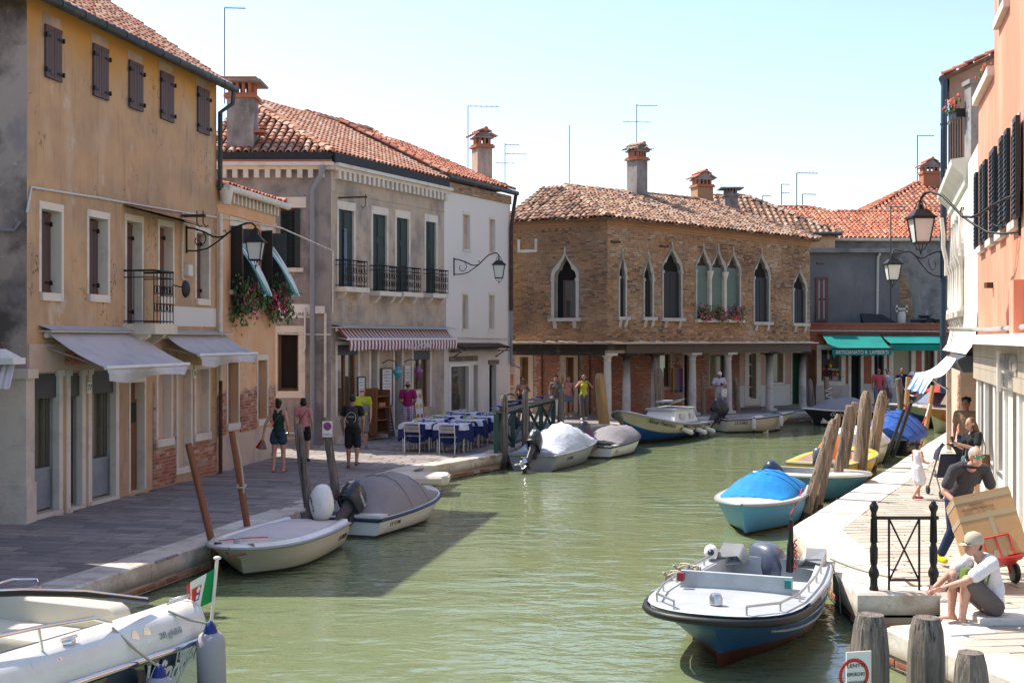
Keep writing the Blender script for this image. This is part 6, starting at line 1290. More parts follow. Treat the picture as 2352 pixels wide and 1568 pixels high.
  if tiller:b=MB();b.tube([M@V(.05,.03,.10),M@V(.25,.04,.14),M@V(.55,.04,.17)],[.022,.02,.024],7);b.build('tiller_handle',M_black,o,True)
  return o
def fender(label,p,r=.07,h=.34,m=None,ends=None,tilt=0,az=0,rope=None,group='boat fenders'):
 """hanging fender; p = centre"""
 t=thing('fender',label,'fender',p,group=group);M=Matrix.Translation(p)@Matrix.Rotation(az,4,'Z')@Matrix.Rotation(tilt,4,'X');b=MB()
 b.lathe([(r*.45,-h*.5),(r*.8,-h*.45),(r,-h*.32),(r,h*.32),(r*.8,h*.45),(r*.45,h*.5)],14,0,M);b.build('body',m or M_offwhite,t);b=MB()
 for sg in(1,-1):
  pr=[(r*.5,h*.49),(r*.36,h*.58),(r*.16,h*.66),(.002,h*.67)];b=MB();b.lathe([(a,z*sg)for a,z in pr],12,0,M);b.build('end_cap',ends or M_black,t)
 if rope:b=MB();b.tube([M@V(0,0,h*.62),Vector(rope).lerp(M@V(0,0,h*.62),.5)+V(0,0,-.02),Vector(rope)],.012,5);b.build('rope',M_rope,t)
 return t
def mooring(name_label,pts,r=.012,m=None,sagging=.0):
 pts=[Vector(p)for p in pts];t=thing('mooring_rope',name_label,'rope',pts[0],group='mooring ropes');q=[]
 for a,c in zip(pts,pts[1:]):q+=[a.lerp(c,i/8)-V(0,0,sagging*4*(i/8)*(1-i/8))for i in range(8)]
 b=MB();b.tube(q+[pts[-1]],r,6);b.build('rope',m or M_rope,t);return t
M_gel=mat('gelcoat_white',(.72,.71,.68),.28,coat=.4,layers=[((.62,.60,.55),1.5,.48,.68),((.42,.39,.33),5,.62,.76,(1,1,.3),.5)]);M_gelc=mat('gelcoat_cream',(.60,.55,.43),.38,layers=[((.52,.46,.34),1.4,.5,.7),((.36,.31,.24),5,.66,.76,(1,1,.3),.6)])
M_gelg=mat('gelcoat_grey',(.30,.305,.32),.4,layers=[((.24,.245,.26),2,.5,.7)]);M_deckgrey=mat('deck_pale_grey',(.40,.43,.45),.55,layers=[((.33,.35,.37),2.2,.46,.66),((.22,.22,.21),8,.62,.76,(1,1,1),.5)])
M_navy=mat('hull_navy',(.012,.025,.035),.06,coat=1,spec=.7);M_anti=mat('antifouling_dark',(.03,.03,.03),.7,layers=[((.06,.055,.04),6,.5,.7)]);M_antired=mat('antifouling_red',(.11,.035,.025),.7,layers=[((.06,.03,.025),3,.45,.65)])
M_blueh=mat('hull_blue',(.02,.07,.22),.35,layers=[((.035,.10,.26),2,.48,.7),((.02,.05,.13),7,.6,.75)]);M_bluel=mat('hull_sky_blue',(.09,.36,.50),.4,layers=[((.07,.30,.44),2,.48,.7)]);M_teal=mat('hull_teal',(.075,.20,.27),.4,layers=[((.06,.16,.22),2,.48,.7)])
M_yel=mat('hull_yellow',(.72,.47,.02),.4,layers=[((.62,.40,.03),2,.5,.7)]);M_blk=mat('hull_black',(.012,.012,.016),.18,coat=.5);M_varn=mat('varnished_wood',(.42,.15,.025),.15,coat=.8,layers=[((.30,.10,.02),3,.42,.68,(.5,6,6)),((.55,.24,.05),6,.58,.74,(.4,9,9),.7)])
M_tarpg=mat('tarp_grey',(.24,.225,.235),.85,layers=[((.19,.18,.19),2,.48,.7)],bump=(5,.5,.04));M_tarpw=mat('tarp_white',(.52,.55,.60),.6,layers=[((.44,.47,.53),2,.48,.7),((.50,.46,.36),1.5,.62,.72)],bump=(4,.8,.06));M_tarpb=mat('tarp_bright_blue',(.0,.20,.55),.7,layers=[((.0,.16,.47),2,.48,.7)],bump=(5,.4,.04));M_tarpd=mat('tarp_blue',(.018,.085,.33),.6,bump=(3,.9,.08));M_tarpp=mat('cloth_plum',(.17,.055,.12),.9,layers=[((.26,.12,.17),7,.56,.70),((.11,.035,.085),3,.5,.68)],bump=(6,.7,.04));M_orc=plain('cloth_orange',(.75,.16,.02),.8);M_gr2=plain('gelcoat_pale_green',(.48,.50,.36),.45)
def hullmat(n,c,bot,z,**k):return mat(n,bot,.42,obj=True,zmix=[(c,z,z+.006,.015)],**k)
H_cream=hullmat('hull_cream',(.58,.53,.41),(.05,.05,.045),.05);H_white=hullmat('hull_white',(.66,.65,.61),(.06,.06,.055),.05);H_work=hullmat('hull_work_blue',(.035,.105,.24),(.14,.04,.025),.17,layers=());H_sky=hullmat('hull_light_blue',(.10,.32,.58),(.10,.05,.03),.05);H_nic=hullmat('hull_cream_over_blue',(.02,.10,.34),(.10,.06,.05),.07)
M_navycap=plain('cowl_navy',(.015,.03,.085),.35);M_blkcap=mat('cowl_graphite',(.028,.032,.042),.3,coat=.3)
b2=Boat('dinghy','cream hulled white dinghy with a canvas lid and white outboard, beside brown poles',(-3.3,20.45),(-4.02,17.35),1.42,.42,.50,H_cream,H_cream,H_cream,p=3.0,q=.5,tm=.5,rake=.5,rail=.025,m_rail=M_gelg,cr=.80)
b2.deck(M_gel,.66,.16,.1,M_gel);b2.cover(M_awn,[(.02,.02),(.35,.09),(.70,.03)],-.12,3,'canvas_lid',.006,.0)
for sg in(1,-1):
 b=MB();b.loft([[b2.sheer(t,sg)+V(0,-sg*.02,.0),b2.sheer(t,sg)+V(0,-sg*.05,.055),b2.sheer(t,sg)+V(-.02,-sg*.15,.05),b2.sheer(t,sg)+V(-.02,-sg*.17,.01)]for t in TS[:-4]],0,True);b.build('gunwale',M_gel,b2.t,True)
b2.outboard(M_gel,tilt=radians(56),y=.05,sc=1.1,txt='SELVA',tcol=M_ink,prop=False,turn=.75,num='40');b2.side_text('LV 28196',.10,1,.55,.08,M_ink)
b=MB();b.lathe([(.05,0),(.05,.04),(.03,.06)],8,0,Matrix.Translation((b2.L*.93,0,.53)));b.build('mooring_bitt',M_gelg,b2.t,True)
W2=b2.W;mooring('thin red line laced across the bow of the white dinghy',[W2@V(b2.L*.80,.30,.56),W2@V(b2.L*.86,.1,.575),W2@V(b2.L*.88,-.35,.53),W2@V(b2.L*1.0,.0,.36),W2@V(b2.L*.78,.66,.47)],.008,M_rope_red)
b3=Boat('runabout','white runabout under a grey hood with a dark outboard, by the stone steps',(-2.9,21.35),(-1.72,24.75),1.5,.34,.50,H_white,H_white,H_white,p=2.4,q=.75,tm=.5,rake=.4,rail=.03,m_rail=M_navycap)
b3.deck(M_gel,.72,.14,.1,M_gel);b3.cover(M_tarpg,[(.06,.06),(.26,.57),(.52,.52),(.82,.05)],-.04,2.6,'hood',.022,.03,(.35,.55));b3.outboard(M_blkcap,tilt=radians(55),y=-.05,sc=1.15,txt='YAMAHA',num='40',turn=-.1);b3.side_text('LV 11786',.16,-1,.6,.07,M_ink)
b=MB();b.box((.12,-.42,.38),(.3,.5,.05));b.build('stern_locker',M_offwhite,b3.t,True)
b4=Boat('motorboat','grey motorboat under a rumpled white tarp, behind the wooden quay railing',(.55,32.2),(2.15,36.2),1.55,.42,.62,M_gelg,M_anti,M_gelg,p=2.6,q=.6,tm=.5,rake=.4,rail=.03,m_rail=M_gelg);b4.deck(M_gelg,.74,.14,.1);b4.cover(M_tarpw,[(.03,.05),(.3,.48),(.55,.56),(.78,.2),(.84,.02)],-.02,2.4,'tarp',.05,.08);b4.outboard(M_blkcap,tilt=radians(50),sc=1.15,y=-.02,num='50');b4.side_text('LV 0381',.22,-1,.6,.09,M_ink)
b5=Boat('small_boat','small white boat with a plum cloth over its outboard and grey cover',(2.35,35.5),(3.85,38.7),1.4,.36,.58,H_white,H_white,H_white,p=2.2,q=.9,tm=.45,rake=.35,rail=.03);b5.deck(M_gel,.74,.12,.1);b5.cover(M_tarpg,[(.14,.1),(.4,.42),(.7,.3),(.95,.02)],0,2.4,'cover',.025,.05)
o5=b5.outboard(M_blkcap,tilt=radians(25),sc=1.0,y=.25,z0=.5);b=MB();secs=[]
for z,r_ in((-.15,.46),(.05,.40),(.25,.32),(.42,.22),(.54,.12),(.57,.02)):secs.append([V(-.1+.1*z+.9*r_*cos(2*pi*k/16)*(1+.14*sin(k*2.6+z*3)),.25+r_*.85*sin(2*pi*k/16)*(1+.14*sin(k*1.7)),.42+z)for k in range(16)])
b.loft(secs,0,True,True);b.build('motor_cloth',M_tarpp,b5.t,True);b=MB();b.box((.1,-.3,.42),(.16,.5,.07));b.build('stern_step',M_dkgrey,b5.t,True);b5.side_text('LV',.1,-1,.5,.1,M_ink)
b6=Boat('workboat','white and blue wooden workboat with high curved bow and low cabin',(6.5,44.4),(3.5,39.5),2.0,.52,1.15,M_gelc,H_nic,M_gelc,p=2.6,q=.62,tm=.42,rake=.35,se=2.6,rail=.045,m_rail=M_gelg,zchine=.28,cr=.9);b6.deck(M_deckgrey,.62,.2,.12,M_deckgrey,.03)
L=b6.L
b=MB();b.loft([[V(x,y,z)for x,y in((L*.14,.62),(L*.48,.60),(L*.48,-.60),(L*.14,-.62))]if k==0 else[V(x,y,z)for x,y in((L*.17,.50),(L*.44,.48),(L*.44,-.48),(L*.17,-.50))]for k,z in((0,.56),(1,1.0))],0,False,True);b.build('cabin',M_whitep,b6.t,True);b=MB();b.box((L*.305,0,1.03),(L*.31,1.12,.06));b.build('cabin_roof',M_deckgrey,b6.t,True);b=MB();b.add([(L*.19,-.42,1.08),(L*.40,-.42,1.08),(L*.38,.35,1.36),(L*.21,.35,1.36)],[(0,1,2,3),(3,2,1,0)]);b.box((L*.30,-.1,1.27),(L*.15,.6,.05));b.build('hatch',M_deckgrey,b6.t,True)
for x in(L*.22,L*.36):
 b=MB();b.box((x,.60,.78),(.36,.02,.2),M=Matrix.Identity(4));b.build('cabin_panel',M_offwhite,b6.t,True)
for y in(.2,-.2):b=MB();b.box((L*.145,y,.8),(.02,.22,.22));b.build('cabin_port',M_dark,b6.t,True)
b6.side_text('Nicola Francesca',.74,1,.72,.17,M_navycap,shear=.4,width=1.5);b6.side_text('IMBALLI E POLISTIROLO',.36,1,.66,.13,M_ink,width=1.75);b6.side_text('G. DORIGO',.10,1,.68,.10,M_ink,width=.7);b6.side_text('Venezia',.93,-1,.6,.1,M_gelg,shear=.4)
b=MB();b.box((L*.06,.95,.22),(.22,.03,.07));b.build('reflector',plain('reflector_orange',(.7,.2,.02),.4),b6.t,True)
for k,(t,c)in enumerate(((.50,'nearest its name'),(.28,'under the middle of its lettering'),(.12,'near its stern'))):p=b6.W@(b6.sheer(t,1)+V(0,.12,-.28));fender('black ended fender on the blue and white workboat, '+c,p,.085,.42,M_offwhite,M_black,radians(68),b6.t.rotation_euler.z+.5,b6.W@b6.sheer(t,1))
b7=Boat('open_boat','open cream boat with raised dark outboard and white fenders, right of the workboat',(7.75,45.6),(10.85,46.5),1.6,.48,.72,H_cream,H_cream,H_cream,p=1.9,q=1.0,tm=.35,rake=.75,se=1.6,rail=.022,m_rail=M_navycap);b7.deck(M_gel,.74,.12,.1,M_deckgrey);b7.bench(.2,plain('bench_red',(.30,.09,.06),.6));b7.bench(.5,M_gel);b7.outboard(M_blkcap,tilt=radians(38),sc=1.35,num='40');b7.side_text('LV.53402',.17,-1,.72,.13,M_ink,width=.5)
for k,(t,c)in enumerate(((.3,'beside its registration number'),(.68,'near its bow'))):p=b7.W@(b7.sheer(t,-1)+V(0,-.12,-.2));fender('white fender lying along the open cream boat, '+c,p,.08,.42,M_offwhite,M_black,0,0,b7.W@b7.sheer(t,-1));
fender('white fender inside the open cream boat',b7.W@V(b7.L*.42,-.4,.5),.1,.45,M_whitep,M_whitep,radians(80),1.2)
b8=Boat('covered_boat','black hulled boat with grey cover and white deck, moored below the teal awning shop',(14.9,50.1),(11.6,48.7),1.8,.55,.72,M_blk,M_anti,M_blk,p=2.0,q=.9,tm=.45,rake=.6,rail=.03,m_rail=M_gel);b8.deck(M_gel,.8,.12,.1);b8.cover(plain('tarp_slate',(.22,.225,.25),.8),[(.1,.2),(.35,.52),(.6,.42),(.86,.03)],-.02,2.2,'cover',.01,.04);b8.side_text('Gaia',.70,1,.72,.17,M_whitep,shear=.4,width=.5);b8.side_text('Beatrice',.46,1,.72,.17,M_whitep,shear=.4,width=.62)
b9=Boat('work_boat','large blue flat work boat with pale grey decks and black bow fender, foreground right',(3.5,16.25),(1.97,12.3),1.72,.55,.68,H_work,H_work,H_work,p=6.0,q=.45,tm=.40,rake=.6,se=1.5,rail=0,bs=.88,cr=.86,zchine=.10);b9.deck(M_deckgrey,.64,.2,.08,M_deckgrey,.03);L=b9.L
b=MB();tt=[.58,.64,.7,.76]+TS[10:];b.tube([b9.sheer(t,1)+V(0,.02,-.06)for t in tt]+[b9.sheer(t,-1)+V(0,-.02,-.06)for t in tt[::-1]],.042,10);b.build('bow_fender',M_black,b9.t,True)
for sg in(1,-1):
 for zf,n in((.97,'rub_rail'),(.78,'rub_rail')):b=MB();b.tube([b9.sec(t,sg)[1].lerp(b9.sheer(t,sg),zf)+V(0,sg*.015,0)for t in TS[:10]],.025,6);b.build(n,M_gelg,b9.t,True)
 for z0,z1,ta in((.42,.55,.1),(.12,.34,.05)):
  b=MB();b.tube([b9.sec(t,sg)[1].lerp(b9.sec(t,sg)[3],z0+(z1-z0)*i/9)+V(0,sg*.02,0)for i,t in enumerate([.02+.09*k for k in range(10)])],.016,6);b.build('spray_rail',M_gelg,b9.t,True)
 b=MB();pts=[]
 for i in range(7):t=.08+i*.16;q=b9.sheer(min(t,.97),sg)+V(0,-sg*.1,.10);pts.append(q);b.tube([q-V(0,0,.09),q],.012,5)
 b.tube(pts,.014,6);b.build('hand_rail',M_alu,b9.t,True)
b=MB();b.box((L*.64,0,.72),(.07,1.25,.22));b.build('splash_board',M_deckgrey,b9.t,True);b=MB();b.box((.95,0,.36),(.5,1.28,.07));b.box((.95,0,.24),(.46,1.28,.22));b.build('thwart',M_deckgrey,b9.t,True);b=MB();b.box((L*.5,0,.40),(.3,1.2,.06));b.build('thwart',M_gelg,b9.t,True)
for sg in(1,-1):b=MB();b.loft([[V(.02,sg*.30,.5),V(.02,sg*.68,.5),V(.02,sg*.68,.72),V(.02,sg*.42,.72)],[V(.3,sg*.36,.5),V(.5,sg*.68,.5),V(.5,sg*.68,.60),V(.3,sg*.44,.60)]],0,True,True);b.poly([V(.02,sg*.42,.72),V(.02,sg*.68,.72),V(.5,sg*.68,.60),V(.3,sg*.44,.60)]);b.build('stern_quarter',M_deckgrey,b9.t,True)
b9.outboard(mat('cowl_slate',(.085,.105,.15),.25,coat=.5),tilt=0,sc=1.15,num='25',tiller=False,z0=.14,turn=.9);b=MB();b.tube([V(.16,.22,.42),V(.22,.24,.62),V(.26,.25,.80)],[.05,.05,.045],8);b.tube([V(.26,.25,.80),V(.29,.26,1.12)],[.035,.03],8);b.build('tiller_handle',M_black,b9.t,True);b=MB();b.tube([V(.27,.31,.86-.026*k)+V(.02*sin(k*2),.02*cos(k*2),0)for k in range(16)],.01,5);b.build('kill_cord',M_red_p,b9.t,True)
b=MB();b.lathe([(.07,0),(.07,.07),(.05,.11)],8,0,Matrix.Translation((L*.90,.0,.71)));b.build('mooring_bitt',M_alu,b9.t,True)
for sg,c in((1,'red'),(-1,'green')):b=MB();b.box((L*.67,-sg*.6,.78),(.09,.07,.09));b.build('navigation_light',plain('lens_'+c,(.25,.02,.02)if c=='red' else(.0,.18,.16),.3),b9.t,True)
b9.side_text('AMADI RESTAURI',.42,1,.84,.12,M_offwhite,width=.95);b9.side_text('S. GIOBBE',.18,1,.84,.10,M_offwhite,width=.5)
fender('blue and white fender lying on the far gunwale of the blue work boat',b9.W@V(.55,-.74,.68),.09,.32,M_whitep,M_navycap,radians(84),b9.t.rotation_euler.z+pi/2+.2)
for i,(x,c)in enumerate(((L*.52,'forward'),(L*.40,'aft'))):t=thing('rope_coil','coiled grey rope over the left gunwale of the blue work boat, the '+c+' one','rope',b9.W@V(x,-.72,.6),group='rope coils');b=MB();b.tube([b9.W@V(x+.05*sin(k*.9)+.004*k,-.78+.16*cos(k*.55),.62+.10*abs(sin(k*.5))-.2*(k%5==0))for k in range(26)],.014,5);b.build('coil',M_rope,t)
mooring('hemp line from the blue work boat up to the iron railing',[b9.W@V(.5,.78,.68),V(4.75,14.75,.95),V(5.0,14.9,.84)],.016,None,.04);mooring('loose line hanging down the side of the blue work boat',[b9.W@V(.6,.80,.66),b9.W@V(.55,.90,.35),b9.W@V(.62,.92,.02)],.01)
b10=Boat('tarp_boat','sky blue boat with a bright blue tarp, bow towards the bridge',(5.45,25.0),(4.0,21.2),1.55,.50,.60,H_sky,H_sky,H_sky,p=2.6,q=.62,tm=.42,rake=.3,rail=.03,m_rail=M_gelg);b10.deck(M_gel,.66,.14,.1);b10.cover(M_tarpb,[(.02,.2),(.25,.36),(.5,.34),(.78,.04)],-.08,2.2,'tarp',.025,.02,(.45,.3));mooring('red line from the sky blue boat to the leaning posts',[b10.W@V(1.6,.7,.62),G(1815,1180)],.012,M_rope_red,.05)
b11=Boat('skiff','teal blue skiff with white gunwale and navy hooded outboard',(5.75,27.4),(7.6,25.9),1.5,.55,.62,M_teal,M_anti,M_teal,p=2.4,q=.7,rake=.3,rail=.04,m_rail=M_gel);b11.deck(M_gel,.7,.14,.1,M_deckgrey);b11.outboard(M_navycap,tilt=radians(40),sc=1.05,tiller=False,x0=.05,z0=.12)
b12=Boat('yellow_boat','yellow boat with an orange cloth bundle and grey outboard, between the leaning posts',(7.25,29.0),(9.15,32.2),1.75,.52,.62,M_yel,M_anti,M_yel,p=2.4,q=.7,rake=.3,rail=.03,m_rail=M_gelg);b12.deck(M_yel,.72,.16,.1,M_gel);b12.outboard(mat('cowl_slate',(.085,.105,.15),.25),tilt=radians(10),sc=.95,y=-.1,z0=.38);b=MB();b.lathe([(.45,0),(.43,.2),(.28,.42),(.08,.58),(0,.6)],12,0,Matrix.Translation((1.6,.05,.5)));b.build('cloth_bundle',M_orc,b12.t,True)
b13=Boat('cabin_boat','cream boat with a white canvas cover, beyond the yellow boat',(9.1,33.2),(10.7,36.4),1.6,.52,.66,M_gelc,M_anti,M_gel,p=2.4,q=.7,rake=.4,rail=.03,m_rail=M_rope);b13.deck(M_gel,.75,.14,.1);b13.cover(M_whitep,[(.02,.35),(.3,.46),(.6,.38),(.85,.05)],0,3.0,'canvas_cover',.01,.06)
b14=Boat('blue_covered_boat','boat wholly wrapped in a ribbed dark blue cover, between black and bamboo poles',(11.0,36.4),(13.1,40.2),1.8,.5,.7,M_blk,M_anti,M_blk,p=2.2,q=.8,rake=.4,rail=.03);b14.cover(M_tarpd,[(.0,.3),(.3,.62),(.6,.55),(1.0,.03)],.04,2.0,'cover',.05,.12,(.2,.4,.6))
b15=Boat('green_boat','pale green boat with white gunwale and grey blue cover at the canal bend',(19.5,48.6),(14.75,47.6),1.9,.75,.95,M_gr2,M_blueh,M_gr2,p=2.0,q=.9,rake=.6,rail=.05,m_rail=M_gel,zchine=.35);b15.deck(M_gel,.7,.16,.1);b15.cover(plain('tarp_blue_grey',(.16,.19,.27),.8),[(.1,.5),(.35,.75),(.6,.62),(.72,.1)],0,2.4,'cover',.03,.05);b15.side_text('CARLOTTA',.68,1,.72,.15,M_ink,width=.9)
b16=Boat('taxi_boat','varnished orange wooden motorboat with white canopy at the canal bend',(19,46.0),(15.0,45.0),1.9,.75,.98,M_varn,M_gelc,M_varn,p=2.2,q=.8,rake=.7,rail=.03,m_rail=M_gel,zchine=.22);b16.deck(M_varn,.62,.18,.1,M_gel);b=MB();b.loft([[V(x,y*w,z)for y in(-.8,-.4,0,.4,.8)]for x,w,z in((.6,1,1.75),(1.6,1,1.8),(2.3,.95,1.7))],0,True);b.loft([[V(x,y*w,z-.05)for y in(-.8,-.4,0,.4,.8)]for x,w,z in((.6,1,1.75),(1.6,1,1.8),(2.3,.95,1.7))],0,True);b.build('canopy',M_whitep,b16.t,True)
for y in(-.75,.75):
 for x in(.7,2.2):b=MB();b.tube([V(x+.2,y,.85),V(x,y,1.74)],.02,6);b.build('canopy_post',M_alu,b16.t,True)
b=MB();b.add([(2.3,-.75,1.65),(2.3,.75,1.65),(2.75,.7,1.0),(2.75,-.7,1.0)],[(0,1,2,3),(3,2,1,0)]);b.build('windscreen',plain('clear_screen',(.45,.36,.30),.1,alpha=.55),b16.t,True)
b1=Boat('sports_boat','glossy white sports boat with navy side band, wraparound windscreen and cream seats',(-3.96,12.05),(-6.85,5.25),2.5,.66,.96,M_navy,M_gel,M_navy,p=2.2,q=.8,tm=.5,rake=.9,se=1.4,rail=.035,m_rail=M_chrome,zchine=.16,bs=.92,cr=.9);L=b1.L;W1=b1.W
b=MB()
for sg in(1,-1):
 secs=[]
 for t in TS:
  q=b1.sheer(t,sg);c=max(q.y*sg-.30,.02)*sg;r=.30*(1-.35*t);secs.append([q,q+V(0,-sg*.02,r*.5),q+V(0,-sg*.07,r*.88),V(q.x-.02,sg*max(abs(q.y)-.17,.01),q.z+r),V(q.x-.03,c,q.z+r+.02)])
 b.loft(secs,0,True,False,flip=sg>0)
b.build('topside',M_gel,b1.t,True);zc=.66+.31
b=MB();secs=[]
for t in[.50,.56,.62,.7,.8,.87,.94,.98,1.0]:
 q=b1.sheer(t,1);r=.30*(1-.35*t)+.02;w=max(q.y-.30,.02);secs.append([V(q.x-.03,w*k/4,q.z+r+.16*(1-(k/4)**2)*(1-t*.6))for k in range(-4,5)])
b.loft(secs,0,True);b.build('foredeck',M_gel,b1.t,True)
b=MB();w=1.25*.92-.30
for sg in(1,-1):b.quad(V(.35,sg*w,zc),V(L*.5,sg*(w+.05),zc+.05),V(L*.5,sg*w,.35),V(.35,sg*(w-.05),.35))
b.quad(V(.35,w,.35),V(L*.5,w,.35),V(L*.5,-w,.35),V(.35,-w,.35));b.quad(V(L*.5,w,zc+.1),V(L*.5,-w,zc+.1),V(L*.5,-w,.35),V(L*.5,w,.35));b.build('cockpit',M_gel,b1.t,True)
b=MB();b.loft([[V(-.15,y,.40+.02*(1-y*y))for y in(-1.05,-.5,0,.5,1.05)],[V(.1,y,.80+.05*(1-y*y))for y in(-1.1,-.5,0,.5,1.1)],[V(.40,y,.91+.05*(1-y*y))for y in(-1.0,-.5,0,.5,1.0)]],0,True);b.build('stern_deck',M_gel,b1.t,True)
M_seat=mat('upholstery_cream',(.62,.58,.47),.5,layers=[((.56,.52,.41),2,.5,.7)])
def cushion(nm,c,d,rz=0,tilt=0,er=None,rx=0):
 M=Matrix.Translation(c)@Matrix.Rotation(rz,4,'Z')@Matrix.Rotation(tilt,4,'Y')@Matrix.Rotation(rx,4,'X');b=MB();x,y,z=d[0]/2,d[1]/2,d[2]/2;e=er or min(d)*.35;rows=[]
 for zz,k in((-z,.86),(-z*.8,1),(z*.55,1),(z*.85,.93),(z,.78)):rows.append([M@V(sx*(x-e)+e*cos(a)*k,sy*(y-e)+e*sin(a)*k,zz)for sx,sy,a in((1,1,.2),(1,1,.8),(1,1,1.4),(-1,1,1.8),(-1,1,2.4),(-1,1,3.0),(-1,-1,3.4),(-1,-1,4.0),(-1,-1,4.5),(1,-1,4.9),(1,-1,5.5),(1,-1,6.1))])
 b.loft(rows,0,True,True);b.poly(rows[-1]);b.build(nm,M_seat,b1.t,True)
cushion('seat_back',(L*.30,-.55,.95),(1.0,.5,.2),pi/2,0,.16,pi/2);cushion('seat',(L*.36,-.55,.72),(.55,1.0,.3));cushion('seat_back',(L*.33,.45,.98),(.62,.48,.18),pi/2,0,.18,pi/2);cushion('seat',(L*.38,.45,.7),(.5,.62,.3));cushion('bench_seat',(L*.14,0,.66),(.6,1.6,.3));cushion('seat_back',(L*.09,0,.86),(1.5,.36,.2),pi/2,0,.14,pi/2);cushion('side_cushion',(L*.22,-.75,.86),(1.5,.42,.18),0,0,.18,pi/2)
ws=[]
for k in range(15):
 a=-1+2*k/14;x=L*.50-(L*.42)*abs(a)**2.2;y=-1.0*sin(a*pi/2)*(1.0 if abs(a)<.8 else 1.0);ws.append((x,y,abs(a)))
low=[V(x,y,zc+.10+.02*(1-a))for x,y,a in ws];hi=[V(x-.35*(1-a**3),y*.93,zc+.10+.46*(1-a**4))for x,y,a in ws]
b=MB();b.loft([low,hi],0,True);b.build('windscreen',plain('screen_clear',(.75,.8,.8),.03,alpha=.16),b1.t,True);b=MB();b.tube(hi,.026,8);b.build('windscreen_frame',M_black,b1.t,True);b=MB();b.tube([p+V(0,0,.028)for p in hi],.014,6);b.build('windscreen_trim',M_chrome,b1.t,True)
for k in(3,11):b=MB();b.tube([low[k],hi[k]],.016,6);b.build('windscreen_post',M_chrome,b1.t,True)
for sg in(1,-1):
 b=MB();pts=[V(x,sg*y,z)for x,y,z in((L*.16,1.03,zc+.05),(L*.19,1.04,zc+.13),(L*.28,1.08,zc+.20),(L*.42,1.1,zc+.26),(L*.6,.98,zc+.3),(L*.8,.62,zc+.36))];b.tube(pts,.018,7);b.build('hand_rail',M_chrome,b1.t,True)
 for i in(2,3,4):b=MB();b.tube([pts[i],pts[i]-V(.04,0,.2)],.013,6);b.build('rail_post',M_chrome,b1.t,True)
 b=MB();b.tube([V(.12,sg*.8,.98),V(.0,sg*.95,1.02),V(.2,sg*1.08,1.05),V(.5,sg*1.07,1.04)],.014,6);b.build('stern_rail',M_chrome,b1.t,True)
sd=1
for k in range(2):b=MB();p=b1.sheer(.115+.022*k,sd)+V(0,-sd*.035,.18);b.lathe([(.07,0),(.07,.015),(.045,.018),(.045,.005)],12,0,Mxy(p,(1,0,0),V(0,sd*-.3,1)),sx=.62);b.build('vent',M_chrome,b1.t,True)
b=MB();p=b1.sheer(.235,sd)+V(0,-sd*.14,.28);b.ball(p,(.07,.05,.04));b.tube([p+V(-.09,0,.03),p+V(.09,0,.03)],.016,6);b.build('cleat',M_chrome,b1.t,True);b=MB();p=b1.sheer(.262,sd)+V(0,-sd*.07,.17);b.ball(p,(.06,.03,.05));b.build('deck_light',M_chrome,b1.t,True)
b1.side_text('Windy',.085,sd,.58,.24,M_gel,shear=.25,width=.62,bold=.008);b=MB();p0=b1.sec(.045,sd);l=p0[1].lerp(p0[3],.78);x=V(-sd,0,0)
text('lettering','LV50574',W1@Mxy(l+V(0,sd*.05,0),V(-sd,0,0),(p0[3]-p0[1])),.13,M_gel,b1.t,depth=.003,width=.34);p0=b1.sheer(.075,sd)+V(0,sd*.0,.13);text('lettering','28 ghibli',W1@Mxy(p0+V(0,sd*.0,0),V(-sd,0,0),V(0,-sd*.35,1)),.06,M_gelg,b1.t,depth=.003,width=.3)
ff=mat('fender_sock',(.36,.33,.36),.95,bump=(60,.3,.01));fb_=plain('fender_blue',(.012,.025,.16),.5)
for k,(t,c,dz)in enumerate(((.03,'hanging at its stern',-.22),(.135,'hanging midships',-.46))):p=W1@(b1.sheer(t,sd)+V(-.05,sd*.17,dz));fender('grey fender with blue ends on the white sports boat, '+c,p,.135,.62,ff,fb_,.12 if k==0 else 0,0,W1@(b1.sheer(t+.03,sd)+V(0,-sd*.12,.3)),'grey fenders')
fl=thing('ensign','Italian maritime flag with crest on a white staff at the stern of the sports boat','flag',W1@V(.12,.35,1.1));p0=Dp(484,1425,11.95);p1=Dp(499,1281,11.75);b=MB();b.tube([p0-V(0,0,.08),p1],.017,8);b.lathe([(.0,-.012),(.035,-.01),(.04,.005),(.02,.018),(0,.02)],10,0,Matrix.Translation(p1));b.build('staff',M_gel,fl)
dn_=(p0-p1).normalized();out=V(-.80,-.35,-.38).normalized();H=.37;Wd=.34;MFG=plain('flag_green',(.0,.24,.06),.7);MFR=plain('flag_red',(.62,.03,.02),.7);MFW=plain('flag_white',(.74,.73,.72),.7);b=MB();K=18;top=p1+dn_*.10
def fq(f,g):return top+dn_*(H*g)+out*(Wd*f)+V(.035,.08,0)*sin(f*7+g*2)*f+V(0,0,-.06*f*f*(1-g))
for i in range(K):
 for j in range(6):
  f0,f1,g0,g1=i/K,(i+1)/K,j/6,(j+1)/6;mi=0 if i<6 else(1 if i<12 else 2);b.add([fq(f0,g0),fq(f0,g1),fq(f1,g1),fq(f1,g0)],[(0,1,2,3)],mi,True)
b.build('cloth',[MFG,MFW,MFR],fl);b=MB()
